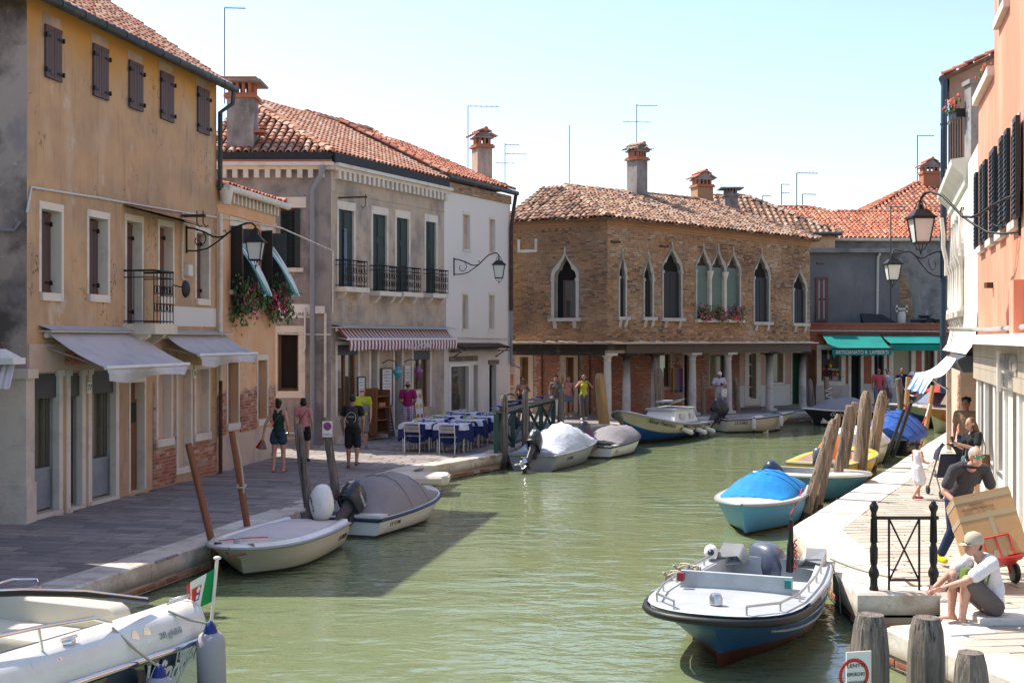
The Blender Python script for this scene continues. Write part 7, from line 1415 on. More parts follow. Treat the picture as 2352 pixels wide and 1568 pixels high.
for i,(f0,f1,g0,g1,mi)in enumerate(((.40,.50,.28,.50,0),(.50,.60,.28,.50,0),(.40,.50,.50,.72,1),(.50,.60,.50,.72,0),(.43,.47,.30,.48,2),(.41,.49,.36,.42,2),(.42,.48,.55,.68,2))):
 for e in(-.006,.006):q=V(-e*.4,e,0);b.add([fq(f0,g0)+q*(1+i*.1),fq(f0,g1)+q*(1+i*.1),fq(f1,g1)+q*(1+i*.1),fq(f1,g0)+q*(1+i*.1)],[(0,1,2,3)],mi)
b.build('crest',[MFR,plain('flag_blue',(.02,.05,.3),.7),MFW],fl)
# mooring posts
def post(label,top,base,r,m,tip=.35,z0=-.6,name='mooring_post',wet=True,group='mooring posts',facets=9,rtop=.8,bands=(),seed=1):
 """timber pile from below the water to its cut tip; top and base are points in the place"""
 rr=random.Random(seed);top,base=Vector(top),Vector(base);t=thing(name,label,'post',base,group=group);d=(top-base).normalized();L=(top-base).length;st=base+d*((z0-base.z)/d.z)
 N=16;vs=[];a=d.orthogonal().normalized();c=d.cross(a);ks=[0,.2,.4,.55,.7,.82,1];F=(top-st).length;rows=[];ph=[rr.uniform(-1,1)for _ in range(N)]
 hs=[F*k*(1-tip/F)for k in ks]+[F-tip*.35,F]
 for i,h in enumerate(hs):
  f=h/F;rad=r*(1.05-.13*f);last=i-len(ks);rad*=1 if last<0 else(.88 if last==0 else rtop*.62)
  wob=a*(.012*sin(f*5+seed))+c*(.012*cos(f*4+seed*2));rows.append([st+d*h+wob+(a*cos(2*pi*k/N)+c*sin(2*pi*k/N))*rad*(1+.05*ph[k]+.02*rr.uniform(-1,1))for k in range(N)])
 b=MB();b.loft(rows,0,False,True);b.poly(rows[-1],0);o=b.build('timber',m,t);b=MB()
 if wet:
  zt=WZ+.16;q0,q1=st,st+d*((zt-st.z)/d.z);b.tube([q0,q1.lerp(q0,.2),q1],[r*1.09,r*1.08,r*1.06],N);b.build('weed_band',M_postwet,t)
 for h,rb,mb in bands:b=MB();p=top-d*h;b.tube([p-d*.03,p+d*.03],rb,14);b.build('rope_band',mb,t)
 return t
def ppx(label,ut,vt,ub,vb,w,m,zb=WZ,d=None,**k):
 base=G(ub,vb,zb);top=Dp(ut,vt,base.y+k.pop('lean',0));return post(label,top,base,w/2*base.y/F,m,seed=int(ut),**k)
kb=dict(tip=.02,rtop=1.7,wet=False)
t=ppx('brown steel pole leaning by the bow of the white dinghy, nearer of the two',433,1018,500,1309,17,M_steelbrown,name='steel_pole',group='brown steel poles',**kb)
t=ppx('brown steel pole with a rope tied round it, farther of the two',533,990,578,1277,16,M_steelbrown,name='steel_pole',group='brown steel poles',**kb);p=Dp(555,1123,19.3)
q=thing('hanging_rope','pale rope tied to the farther brown steel pole','rope',p);b=MB();b.tube([Dp(543,1008,19.4)+V(.02,-.08,0),Dp(552,1060,19.4)+V(.03,-.08,0),Dp(559,1110,19.4)+V(.02,-.08,0),Dp(562,1130,19.4)+V(0,-.08,0)],.015,5);b.tube([Dp(545+10+10*cos(k),1115+3*sin(k),19.4)+V(0,-.09*sin(k),0)for k in[i*.6 for i in range(11)]],.015,5);b.build('rope',M_rope,q)
ppx('grey timber post leaning behind the two tied-up outboards',686,975,716,1218,22,M_postg,tip=.05,rtop=1.5)
tp=ppx('grey timber post carrying a no-mooring sign',748,958,778,1191,20,M_postg,tip=.05,rtop=1.5)
def round_sign(parent,c,x,y,w,h,plate=True,text_='',blue=True):
 M=Mxy(c,x,y);b=MB();b.box((0,0,0),(w,h,.012),M=M);b.build('sign_plate',M_whitep,parent);r=w*.42
 if blue:
  b=MB();b.lathe([(r,0),(r,.004)],20,0,M@Matrix.Translation((0,h*.18,.007)));b.build('red_ring',M_red_p,parent);b=MB();b.lathe([(r*.76,0),(r*.76,.003)],20,0,M@Matrix.Translation((0,h*.18,.012)));b.build('blue_disc',M_blue_p,parent);b=MB();b.box((0,h*.18,.017),(r*1.7,r*.26,.004),M=M@Matrix.Translation((0,h*.18,0))@Matrix.Rotation(-.78,4,'Z')@Matrix.Translation((0,-h*.18,0)));b.build('red_bar',M_red_p,parent)
 if text_:text('lettering',text_,M@Matrix.Translation((0,-h*.36,.009)),h*.1,M_ink,parent,depth=.001,width=w*.85)
c=Dp(752,985,23.28);sg_=thing('no_mooring_sign','small white no-mooring sign with blue disc on the grey timber post','sign',c);round_sign(sg_,c,(1,.1,0),(-.12,0,1),.19,.30,True,'DIVIETO');
L_=[('pointed grey post at the near end of the green railing',1158,905,1158,1075,21,M_postg,.3),('pointed grey post just inside the green railing',1206,895,1206,1060,17,M_postg,.3),('pointed grey post with a black band beside the end of the green railing',1290,890,1288,1030,16,M_postg,.45),('thick fresh yellow timber post by the bow of the blue and white workboat',1377,857,1390,1000,26,M_postgold,.5),('broad weathered post in front of the arcade, behind the workboat cabin',1512,845,1517,985,23,M_post,.35),('thin dark post left of the man in white',1614,865,1618,975,11,M_post,.4),('curved dark post right of the man in white',1687,868,1697,970,13,M_post,.3),('pointed post standing before the last arcade column',1860,870,1868,965,14,M_postg,.6),('crooked dark post wound with white cord, before the teal awning shop',1897,865,1905,965,13,M_post,.05),('thin grey post beside the couple walking past the shop',2063,868,2077,985,16,M_postg,.05)]
for l,a,b_,c,d_,w,m,tip in L_:ppx(l,a,b_,c,d_,w,m,tip=tip)
q=thing('cord_wrap','white cord wound round the crooked dark post','rope',Dp(1900,905,50));b=MB();b.tube([Dp(1901+.1*k,890+3.2*k,51.6)+V(.16*cos(k*1.7),-.16*abs(sin(k*1.7)),0)for k in range(18)],.02,5);b.build('cord',M_whitep,q)
RP=[('grey leaning post nearest the sky blue boat',1916,962,1845,1195,25,M_post,.25),('slim post tucked behind the nearest leaning post',1925,950,1878,1175,19,M_post,.3),('leaning post of the second pair along the promenade',1955,930,1910,1150,24,M_post,.05),('slim post behind the second leaning pair',1964,923,1930,1120,18,M_post,.05),('stout post of the third pair along the promenade',1992,897,1970,1110,32,M_post,.5),('tall stout post at the far end of the leaning row',2029,897,1998,1080,27,M_post,.45)]
for l,a,b_,c,d_,w,m,tip in RP:ppx(l,a,b_,c,d_,w,m,tip=tip)
ppx('thin black pole leaning before the blue covered boat, left one',2078,940,2030,1065,8,M_black,tip=.02,name='black_pole',group='black poles',wet=False,rtop=1.6);ppx('thin black pole leaning before the blue covered boat, right one',2092,925,2050,1050,9,M_black,tip=.02,name='black_pole',group='black poles',wet=False,rtop=1.6)
M_bamb=mat('pale_pole_wood',(.52,.30,.12),.6,layers=[((.40,.22,.09),2.5,.45,.65,(6,6,.4)),((.62,.42,.22),6,.58,.72,(9,9,.3),.7)])
for l,a,b_,c,d_,w in(('pale yellow pole with black bands, left of the rope between two poles',2086,865,2074,1030,11),('pale yellow pole with black bands, right of the rope between two poles',2143,885,2122,1005,11)):ppx(l,a,b_,c,d_,w,M_bamb,tip=.02,name='banded_pole',group='pale banded poles',wet=False,rtop=1.6,bands=((.9,.085,M_black),(1.5,.085,M_black)))
q=thing('rope_garland','red and white rope slung between the two pale poles','rope',Dp(2105,960,38));a,c=Dp(2080,930,38.3),Dp(2135,927,40.5);n=18
for k in range(n):
 b=MB();pt_=lambda f:a.lerp(c,f)-V(0,0,1.0*4*f*(1-f)*.75);b.tube([pt_(k/n),pt_((k+.5)/n),pt_((k+1)/n)],.025,6);b.build('rope_length',M_red_p if(k//3)%2==0 else M_whitep,q)
q=thing('rope_garland','red and white rope sagging from the thin grey post by the couple','rope',Dp(2072,885,50));a,c=Dp(2069,878,51),Dp(2108,905,47)
for k in range(10):b=MB();pt_=lambda f:a.lerp(c,f)-V(0,0,.5*f*(1-f)*2);b.tube([pt_(k/10),pt_((k+1)/10)],.022,6);b.build('rope_length',M_red_p if k%4<2 else M_whitep,q)
NP=[('big squared grey pile with a round speed sign, left of three in the foreground',2001,1410,1999,1700,98,.33),('big grey pile in the middle of the three foreground piles',2127,1416,2126,1720,96,.34),('short grey pile on the right of the three foreground piles',2232,1497,2232,1800,92,.3)]
for i,(l,a,b_,c,d_,w,tip)in enumerate(NP):base=Dp(c,d_,(11.0,11.3,10.3)[i]);post(l,Dp(a,b_,base.y),V(base.x,base.y,WZ),w/2*base.y/F*.93,M_postg,tip=tip,seed=i+5,rtop=1.15)
c=Dp(1972,1540,10.62);q=thing('speed_sign','white sign with red circle on the left foreground pile','sign',c);M=Mxy(c,(1,.25,0),(0,0,1));b=MB();b.box((0,0,0),(.24,.34,.012),M=M);b.build('sign_plate',M_whitep,q);b=MB();M2=M@Matrix.Translation((-.05,-.03,.008));b.lathe([(.145,0),(.145,.003),(.115,.003),(.115,0)],28,0,M2,caps=False);b.build('red_ring',M_red_p,q)
for k,s_ in enumerate(('LENTO','RIMORCHIO','OBBLIGATORIO')):text('lettering',s_,M@Matrix.Translation((-.03,.05-.075*k,.012)),.032,M_ink,q,depth=.001,width=.17)
# iron railing at the water steps
t=thing('iron_railing','black iron railing with crossed bars between two fluted posts, foreground right','railing',(4.55,14.6,.86))
def cast_post(x,y):
 S_=.72;b=MB();b.lathe([(r_*S_,z_)for r_,z_ in((.075,0),(.075,.03),(.06,.05),(.06,.14),(.082,.17),(.088,.21),(.07,.25),(.052,.28),(.05,.30),(.064,.34),(.066,.50),(.052,.53),(.047,.56),(.04,.86),(.052,.88),(.045,.90),(.045,.93),(.06,.95),(.075,.985),(.07,1.01),(.04,1.035),(.045,1.05),(.0,1.07))],14,0,Matrix.Translation((x,y,.86)))
 for k in range(10):w=2*pi*k/10;b.tube([V(x+.038*cos(w),y+.038*sin(w),1.43),V(x+.032*cos(w),y+.032*sin(w),1.71)],.008,4)
 b.build('post',M_iron,t)
xa,xb,yr=4.31,5.02,14.52;cast_post(xa,yr);cast_post(xb,yr)
def bar(a,c,w=.022):b=MB();b.tube([Vector(a),Vector(c)],w*.72,4,smooth=False);b.build('bar',M_iron,t)
zt,zb=1.72,.98;x0,x1=4.49,4.85
bar((xa,yr,zt),(xb+.06,yr,zt),.03);bar((x0,yr,.86),(x0,yr,zt));bar((x1,yr,.86),(x1,yr,zt));bar((x0,yr,zb),(x1,yr,zb));bar((x0,yr-.012,zb),(x1,yr-.012,zt),.016);bar((x1,yr+.012,zb),(x0,yr+.012,zt),.016)
# green quay railing with flowers by the restaurant
a,c=Vector(LE[7]),Vector(LE[9]);gR=thing('green_railing','dark green wooden railing with crossed braces at the edge of the restaurant terrace','railing',(a.x,a.y,QZ));MGW=mat('green_wood',(.03,.075,.065),.6,layers=[((.02,.05,.045),4,.5,.7)]);P0,P1=Dp(1146,1060,32.6),None
qa,qb=V(-.42,32.5,QZ),V(1.35,40.0,QZ);n=4
for i in range(n+1):b=MB();p=qa.lerp(qb,i/n);b.box((p.x,p.y,QZ+.5),(.13,.13,1.1));b.build('post',MGW,gR)
for i in range(n):
 p,q=qa.lerp(qb,i/n),qa.lerp(qb,(i+1)/n)
 for z0,z1 in((.1,.98),(.98,.1)):b=MB();b.tube([p+V(0,0,z0),q+V(0,0,z1)],.05,4,smooth=False);b.build('brace',MGW,gR)
b=MB();b.tube([qa+V(0,0,1.02),qb+V(0,0,1.02)],.06,4,smooth=False);b.build('top_rail',MGW,gR);b=MB();d=(qb-qa).normalized();s_=V(-d.y,d.x,0)*.17;b.add([qa-s_+V(0,0,1.07),qa+s_+V(0,0,1.07),qb+s_+V(0,0,1.07),qb-s_+V(0,0,1.07),qa-s_+V(0,0,1.11),qa+s_+V(0,0,1.11),qb+s_+V(0,0,1.11),qb-s_+V(0,0,1.11)],[(0,3,2,1),(4,5,6,7),(0,1,5,4),(1,2,6,5),(2,3,7,6),(3,0,4,7)]);b.build('rail_board',M_postg,gR);b=MB();b.tube([qa+V(0,0,.12),qb+V(0,0,.12)],.05,4,smooth=False);b.build('bottom_rail',MGW,gR)
cols=[((.10,.16,.55),'blue and violet'),((.25,.45,.60),'pale turquoise'),((.45,.12,.30),'pink and blue'),((.20,.42,.62),'turquoise'),((.08,.14,.55),'deep blue'),((.65,.25,.03),'orange tipped')]
for i,(cc,nm)in enumerate(cols):
 p=qa.lerp(qb,.03+.185*i)+V(0,0,1.11);q=thing('glass_flowers','bunch of %s glass flowers on the green railing, number %s from its near end'%(nm,('one','two','three','four','five','six')[i]),'ornament',p,group='glass flowers on the railing');q['label']='bunch of %s glass flowers lying on the green railing'%nm
 for k in range(5):
  cx=p+V(R.uniform(-.14,.14),R.uniform(-.25,.25),R.uniform(.05,.13));b=MB();col_=cc if k%2 else(.30,.40,.62)
  for w in range(6):w0=w*pi/3;u_=V(cos(w0),sin(w0),.5)*.11;s2=V(-sin(w0),cos(w0),0)*.045;b.add([cx,cx+u_*.6-s2,cx+u_,cx+u_*.6+s2],[(0,1,2,3),(3,2,1,0)])
  b.build('flower',plain('glass_petal_%d'%int(col_[0]*1000+col_[2]*100),col_,.25),q)
t=thing('landing_steps','two worn pale stone steps jutting over the water beside the grey hooded runabout','steps',(-2.6,26.6,WZ));cx,cy=-2.22,26.5
for k,(x0,x1,y0,y1,z0,z1)in enumerate(((-2.7,-1.40,26.85,27.85,.62,.82),(-2.6,-1.62,27.0,27.8,.33,.57))):
 b=MB();rows=[]
 for z,e in((z0,.04),(z0+.05,0),(z1-.05,0),(z1,.05)):rows.append([V(x,y,z)for x,y in((x0,y0+e),(x1-.15,y0+e),(x1-e,y0+.15),(x1-e,y1-.15),(x1-.15,y1-e),(x0,y1-e))])
 b.loft(rows,0,False,True);b.poly(rows[-1]);b.build('step',M_stone,t)
 # people: one voxel-joined skin each, clothes as shells over it
def blob(name,parts,vox,m,parent,smooth=2):
 """parts: (p0, p1, r0, r1) tapered limbs or (centre, (rx, ry, rz)) ellipsoids, merged into one surface"""
 b=MB()
 for q in parts:
  if len(q)==2:b.ball(q[0],q[1],n=14,k=9)
  else:
   p0,p1,r0,r1=q;b.tube([p0,Vector(p0).lerp(Vector(p1),.5),p1],[r0,(r0+r1)/2,r1],12);b.ball(p0,r0,n=10,k=6);b.ball(p1,r1,n=10,k=6)
 me=b.mesh('tmp',m);o=bpy.data.objects.new('tmp',me);md=o.modifiers.new('r','REMESH');md.mode='VOXEL';md.voxel_size=vox;md.use_smooth_shade=True
 r=evaluated(o);bpy.data.meshes.remove(me);bm=bmesh.new();bm.from_mesh(r)
 for _ in range(smooth):bmesh.ops.smooth_vert(bm,verts=bm.verts,factor=.5,use_axis_x=True,use_axis_y=True,use_axis_z=True)
 bm.to_mesh(r);bm.free();r.name=name;r.materials.clear();r.materials.append(m);r.polygons.foreach_set('use_smooth',[True]*len(r.polygons));return link(name,r,parent,True)
BASE=dict(head=(0,-.015,1.605),neck=(0,.01,1.455),chest=(0,0,1.29),waist=(0,0,1.09),hips=(0,.01,.93),shR=(-.185,.01,1.405),shL=(.185,.01,1.405),elR=(-.235,.03,1.12),elL=(.235,.03,1.12),wrR=(-.235,-.06,.87),wrL=(.235,-.06,.87),hpR=(-.09,.01,.90),hpL=(.09,.01,.90),knR=(-.10,-.01,.49),knL=(.10,-.01,.49),anR=(-.10,.03,.085),anL=(.10,.03,.085))
MSK=[mat('skin_fair',(.50,.27,.19),.55,layers=[((.56,.33,.25),9,.5,.7)]),mat('skin_tan',(.38,.19,.115),.55,layers=[((.44,.24,.16),9,.5,.7)]),mat('skin_dark_tan',(.27,.125,.075),.55)]
HAIRC=dict(black=(.012,.010,.010),brown=(.06,.028,.014),grey=(.36,.35,.34),chestnut=(.13,.055,.022))
def person(label,pos,H,rz,skin=0,top=None,bottom=None,shoes=None,hair=('short','black'),pose=None,fem=False,vox=.012,group=None,hatm=None,specs=None,sc=None,toes=None):
 """top = (material, sleeve 0..1, hem z); bottom = (material, kind, length 0..1)"""
 J={k:Vector(v)for k,v in{**BASE,**(pose or{})}.items()};k=H/1.72;t=thing('person',label,'person',pos,rz,group,k);sk=MSK[skin]
 if fem:
  for s_ in 'RL':
   if not pose or 'sh'+s_ not in pose:J['sh'+s_].x*=.87
 P=[];hd=J['head'];w=.9 if fem else 1;up=(hd-J['neck']).normalized()
 P+=[(hd+V(0,.005,.02),(.074,.092,.10)),(hd+V(0,-.03,-.05),(.056,.060,.068)),(hd+V(0,-.098,-.012),(.013,.018,.02)),(hd+V(0,-.085,-.065),(.022,.012,.009)),(hd+V(-.076,.01,-.005),(.012,.024,.034)),(hd+V(.076,.01,-.005),(.012,.024,.034)),(J['neck'],hd+V(0,.01,-.06),.056*w,.052*w),(J['chest'],(.158*w,.105,.16)),(J['waist'],(.128*w,.092,.14)),(J['hips'],(.158,.108,.115)),(J['chest']+V(0,0,.09),J['neck']+V(0,0,-.03),.09,.06),(J['waist'],J['hips'],.105,.12),(J['chest'],J['waist'],.11,.105)]
 if fem:P+=[(J['chest']+V(x,-.085,.0),(.062,.058,.06))for x in(-.07,.07)]
 T,B,S=[],[],[]
 for s_,sg in(('R',-1),('L',1)):
  sh,el,wr,hp,kn,an=(J[a+s_]for a in('sh','el','wr','hp','kn','an'));P+=[(J['chest']+V(sg*.06,0,.1),sh,.075,.062*w),(sh,el,.056*w,.043*w),(el,wr,.042*w,.028*w),(J['hips']+V(sg*.05,0,-.01),hp,.1,.092),(hp,kn,.092,.058),(kn,kn.lerp(an,.35),.055,.057),(kn.lerp(an,.3),an,.056,.036)]
  fd=(wr-el).normalized();ph=fd.cross(V(0,-1,0));ph=ph.normalized()if ph.length>.2 else V(0,0,1);ac=fd.cross(ph).normalized();hand=pose.get('hand'+s_)if pose else None;pb=wr+fd*.03;cu=.5 if not hand else hand
  P+=[(pb+ac*x,pb+fd*.065+ac*x*1.15,.014,.013)for x in(-.024,-.008,.008,.024)];bend=ph*sg*(1 if ph.dot(V(0,0,1))<=0 else-1)
  for i,x in enumerate((-.027,-.009,.009,.027)):L=(.066,.078,.074,.058)[i];k0=pb+fd*.07+ac*x*1.2;k1=k0+(fd+bend*cu*.5).normalized()*L*.5;k2=k1+(fd+bend*cu*1.6).normalized()*L*.5;P+=[(k0,k1,.0095,.009),(k1,k2,.009,.0078)]
  th=pb+ac*-.03;t1=th+(fd*.6-ac*.8+bend*.3).normalized()*.04;P+=[(th,t1,.013,.011),(t1,t1+(fd-ac*.2+bend*.4).normalized()*.034,.011,.009)]
  tv=(toes or{}).get(s_,V(sg*.12,-1,0));tv=Vector(tv).normalized();hl=an+V(0,0,-.05)-tv*.03;P+=[(hl,an,.038,.04),(hl+tv*.02+V(0,0,.005),hl+tv*.18+V(0,0,-.008),.036,.026)]
  if shoes:S+=[[(hl+V(0,0,-.005),hl+tv*.10,.045,.044),(hl+tv*.10,hl+tv*.19,.044,.034),(hl,an+V(0,0,-.01),.045,.043)]if shoes[1]else[(hl+V(0,0,-.022),hl+tv*.19+V(0,0,-.012),.03,.03),(hl+tv*.10+V(0,0,.004),hl+tv*.13,.044,.04)]]
  if top:
   if top[1]>0:e=sh.lerp(el,min(1,top[1]*2));T+=[(sh,e,.073*w,.062*w+.012*(top[1]<.6))];T+=[(el,el.lerp(wr,top[1]*2-1),.055,.045)]if top[1]>.5 else[]
   T+=[(J['chest']+V(sg*.06,0,.1),sh-V(sg*(.0 if top[1]>0 else .045),0,0),.087,(.072 if top[1]>0 else .062)*w)]
  if bottom:
   kd,ln=bottom[1],bottom[2];fl=.03 if kd=='shorts' else .006
   B+=[(J['hips']+V(sg*.05,0,-.01),hp,.112,.106)]
   if ln<=.5:B+=[(hp,hp.lerp(kn,ln*2),.105,.105+(kn-hp).length*0-.04*ln*2+fl)]
   else:e=kn.lerp(an,ln*2-1);B+=[(hp,kn,.103,.069),(kn,e,.069,.058)]
 blob('body',P,min(vox,.010),sk,t,1)
 if top:
  T+=[(J['chest'],(.172*w,.120,.165)),(J['waist'],(.148*w,.108,.15)),(J['chest'],J['waist'],.125,.12)]
  hz=top[2]if len(top)>2 else 0;T+=[(J['hips']+V(0,0,.05),(.168,.122,.09)),(J['waist'],J['hips']+V(0,0,.04-hz),.118,.126)]
  if fem:T+=[(J['chest']+V(x,-.088,.0),(.068,.064,.064))for x in(-.07,.07)]
  blob('top',T,vox,top[0],t)
 if bottom:
  if bottom[1]=='dress':B=[(J['waist'],J['hips'],.11,.15),(J['hips'],(.18,.14,.12)),(J['hips'],J['knR'].lerp(J['knL'],.5)+V(0,0,.12),.16,.20),(J['hips']+V(-.05,0,0),J['knR']+V(0,0,.08),.14,.14),(J['hips']+V(.05,0,0),J['knL']+V(0,0,.08),.14,.14)]
  else:B+=[(J['hips']+V(0,0,.0),(.170,.120,.095))]
  blob('dress_skirt' if bottom[1]=='dress' else bottom[1],B,vox,bottom[0],t)
 for q in S:blob('shoe',q,vox,shoes[0],t,1)
 if hair:
  st,cn=hair;hm=mat('hair_'+cn,HAIRC[cn],.6,bump=(60,.4,.01));c=hd+V(0,.022,.035);Q=[(c,(.082,.090,.094))]
  if st=='bald':Q=[(hd+V(0,.045,-.005),(.080,.062,.062))]
  if st in('bun','topbun'):Q+=[(c+(V(0,.09,.075)if st=='bun' else V(0,.02,.12)),(.045,.045,.042)),(hd+V(0,.05,-.04),(.066,.05,.06))]
  if st=='bob':Q+=[(hd+V(0,.03,-.03),(.094,.075,.085))]
  if st=='long':Q+=[(hd+V(0,.06,-.02),J['neck']+V(0,.09,-.12),.075,.07),(hd+V(-.07,.02,-.03),J['neck']+V(-.09,.03,-.10),.035,.035),(hd+V(.07,.02,-.03),J['neck']+V(.09,.03,-.10),.035,.035)]
  if st=='curly':Q+=[(c+V(.06*cos(a),.02+.05*sin(a*2),.05+.045*sin(a)),(.045,.045,.042))for a in[i*.8 for i in range(8)]]
  if hatm:Q=[(hd+V(0,.05,-.02),(.07,.045,.05))]
  blob('hair',Q,.009,hm,t)
 if hatm:
  b=MB();M=Matrix.Translation(hd+V(0,.01,.045));b.lathe([(.088,-.03),(.092,.0),(.086,.045),(.06,.08),(.02,.096),(.0,.098)],18,0,M,sy=1.12)
  if hatm[1]=='cap':b.loft([[M@V(.075*cos(a),-.075*sin(a)-.015-o*sin(a)**1.0,-.022-dz)for a in[pi*(.08+.84*i/9)for i in range(10)]]for o,dz in((0,0),(.05,.006),(.085,.02))],0,True);
  else:b.lathe([(.088,-.02),(.14,-.03),(.18,-.05)],18,0,M,caps=False)
  b.build('hat',hatm[0],t,True)
 b=MB()
 for x in(-.03,.03):b.ball(hd+V(x,-.078,.012),(.011,.008,.007))
 b.build('eyes',M_ink,t,True)
 if specs:
  b=MB()
  for x in(-.034,.034):b.ball(hd+V(x,-.088,.012),(.032,.012,.020))
  b.tube([hd+V(-.076,.0,.02),hd+V(-.06,-.075,.02),hd+V(.06,-.075,.02),hd+V(.076,.0,.02)],.005,5);b.build('sunglasses',specs,t,True)
 return t,J,k
def strap(t,a,c,m,bulge=.0,nm='strap',r=.012):
 b=MB();a,c=Vector(a),Vector(c);b.tube([a,a.lerp(c,.5)+V(0,bulge,0),c],r,5,flat=.5);return b.build(nm,m,t,True)
def bag(label,t,c,d,m,strap_pts=None,nm='shoulder_bag',rz=0):
 W=WM(t);p=W@Vector(c);q=thing(nm,label,'bag',p,t.rotation_euler.z+rz,None,t.scale[0]);b=MB();x,y,z=d;rows=[[V((x/2)*k*(abs(cos(a))**.6)*(1 if cos(a)>0 else-1),(y/2)*k*(abs(sin(a))**.6)*(1 if sin(a)>0 else-1),zz*z)for a in[2*pi*i/16 for i in range(16)]]for zz,k in((-.5,.75),(-.42,.95),(0,1),(.4,.9),(.5,.7))];b.loft(rows,0,True,True);b.poly(rows[-1]);b.poly(rows[0]);b.build('bag_body',m,q,True)
 if strap_pts:b=MB();iv=WM(q).inverted();b.tube([iv@(W@Vector(p_))for p_ in strap_pts],.011,5,flat=.5);b.build('bag_strap',m,q,True)
 return q
cl=lambda n,c,**k:mat('cloth_'+n,c,.9,bump=(9,1.0,.03),**k)
C={n:cl(n,c)for n,c in dict(dkgreen=(.012,.035,.026),denim=(.03,.05,.085),pink=(.55,.22,.24),black=(.014,.014,.017),lime=(.36,.46,.02),greysh=(.16,.165,.19),magenta=(.27,.012,.10),navy=(.012,.014,.035),greytop=(.10,.095,.085),white=(.70,.68,.70),coral=(.60,.16,.11),ltdenim=(.13,.20,.27),limetank=(.45,.46,.04),greypant=(.10,.095,.095),polo=(.52,.50,.62),beige=(.40,.36,.30),redtee=(.50,.08,.10),bluetee=(.36,.45,.58),brown=(.10,.075,.065),taupe=(.12,.10,.095),jeans=(.014,.03,.09),dotted=(.05,.05,.058),tan=(.22,.14,.085),yellow=(.62,.50,.01)).items()}
C['plaid']=mat('cloth_plaid',(.55,.50,.62),.9);nt=C['plaid'].node_tree;br=nt.nodes.new('ShaderNodeTexBrick');br.inputs['Scale'].default_value=9;br.offset=0;br.inputs['Mortar Size'].default_value=.06;br.inputs['Color1'].default_value=br.inputs['Color2'].default_value=(.58,.54,.64,1);br.inputs['Mortar'].default_value=(.12,.04,.20,1);br.inputs['Brick Width'].default_value=.5;br.inputs['Row Height'].default_value=.5
tc=nt.nodes.new('ShaderNodeTexCoord');mp=nt.nodes.new('ShaderNodeMapping');mp.inputs['Rotation'].default_value=(pi/2,0,0);nt.links.new(tc.outputs['Object'],mp.inputs[0]);nt.links.new(mp.outputs[0],br.inputs[0]);nt.links.new(br.outputs[0],nt.nodes['Principled BSDF'].inputs['Base Color'])
M_sand=plain('sandal_brown',(.20,.09,.04),.7);M_shades=plain('sunglass_dark',(.012,.012,.014),.1);M_mirror=plain('sunglass_mirror_green',(.0,.32,.20),.08,.6);bagd=plain('bag_dark',(.02,.02,.022),.7);bagb=plain('bag_tan',(.22,.10,.04),.7)
walk=lambda f=1:dict(knR=(-.10,-.10*f,.50),anR=(-.10,-.12*f,.085),knL=(.10,.04*f,.49),anL=(.10,.22*f,.11))
t,J,k=person('woman seen from behind in dark green sleeveless top and denim shorts, holding a fan',G(640,1084),1.66,pi-.15,0,(C['dkgreen'],0,.08),(C['denim'],'shorts',.18),(M_sand,False),('bun','black'),dict(elL=(.30,.06,1.14),wrL=(.36,.05,.90),**walk(.4)),True)
strap(t,(-.12,.0,1.45),(.13,.13,1.05),bagb,.13);q=thing('hand_fan','folded red and beige hand fan held by the woman in dark green','fan',WM(t)@V(.40,.03,.72));b=MB();c=WM(t)@V(.38,.02,.84)
for i in range(6):a0,a1=-2.2+i*.16,-2.2+(i+1)*.16;b.add([c,c+V(.30*cos(a0),-.02*(i%2),.30*sin(a0)),c+V(.30*cos(a1),-.02*((i+1)%2),.30*sin(a1))],[(0,1,2),(2,1,0)],0 if i<2 else 1)
b.build('leaf',[M_red_p,C['beige']],q)
t,J,k=person('woman seen from behind in pink tee and black shorts with crossbody strap',G(697,1060),1.58,pi,0,(C['pink'],.22,.05),(C['black'],'shorts',.3),(C['black'],True),('bob','black'),walk(.5),True);strap(t,(-.14,.02,1.43),(.15,.14,1.0),bagd,.13)
t,J,k=person('man seen from behind in black tee and shorts, wearing a black backpack',G(810,1074),1.72,pi,1,(C['black'],.24,.08),(C['black'],'shorts',.44),(M_sand,True),('short','black'),dict(elL=(.25,.05,1.13),elR=(-.26,.04,1.13),knR=(-.11,.0,.50),anR=(-.12,.22,.17),knL=(.10,-.04,.49),anL=(.1,-.02,.085)))
q=bag('black backpack with white curved piping on the man in black',t,(0,.17,1.22),(.30,.18,.48),bagd,None,'backpack');b=MB();b.tube([V(.11*sin(a)*(1.2 if a>1.5 else 1),.098,.13*cos(a)-.02)for a in[-2.6+i*.26 for i in range(21)]],.005,4);b.build('piping',M_offwhite,q,True);text('lettering','TRAVEL',WM(q)@Mxy(V(0,.1,0),(-1,0,0),(0,0,1)),.03,M_offwhite,q,depth=.002)
for x in(-.12,.12):b=MB();b.tube([V(x,.02,.26),V(x,-.17,.2),V(x,-.24,.0),V(x,-.1,-.18)],.016,5);b.build('strap',bagd,q,True)
t,J,k=person('grey haired man in lime polo and sunglasses walking towards the bridge',G(832,1031),1.70,.1,0,(C['lime'],.24,.06),(C['greysh'],'shorts',.46),(C['greysh'],True),('short','grey'),walk(.5),specs=M_shades);bag('grey sling bag across the chest of the man in lime',t,(.10,-.13,1.16),(.16,.08,.26),C['greysh'],[(-.10,.02,1.45),(.02,-.14,1.32),(.14,-.13,1.1),(.19,.05,1.0)])
person('balding man seen from behind in magenta polo and plaid trousers, reading the menu',G(937,1003),1.72,pi,1,(C['magenta'],.3,.02),(C['plaid'],'trousers',.95),(C['brown'],True),('bald','brown'),dict(wrR=(-.15,-.22,1.02),wrL=(.15,-.22,1.02)))
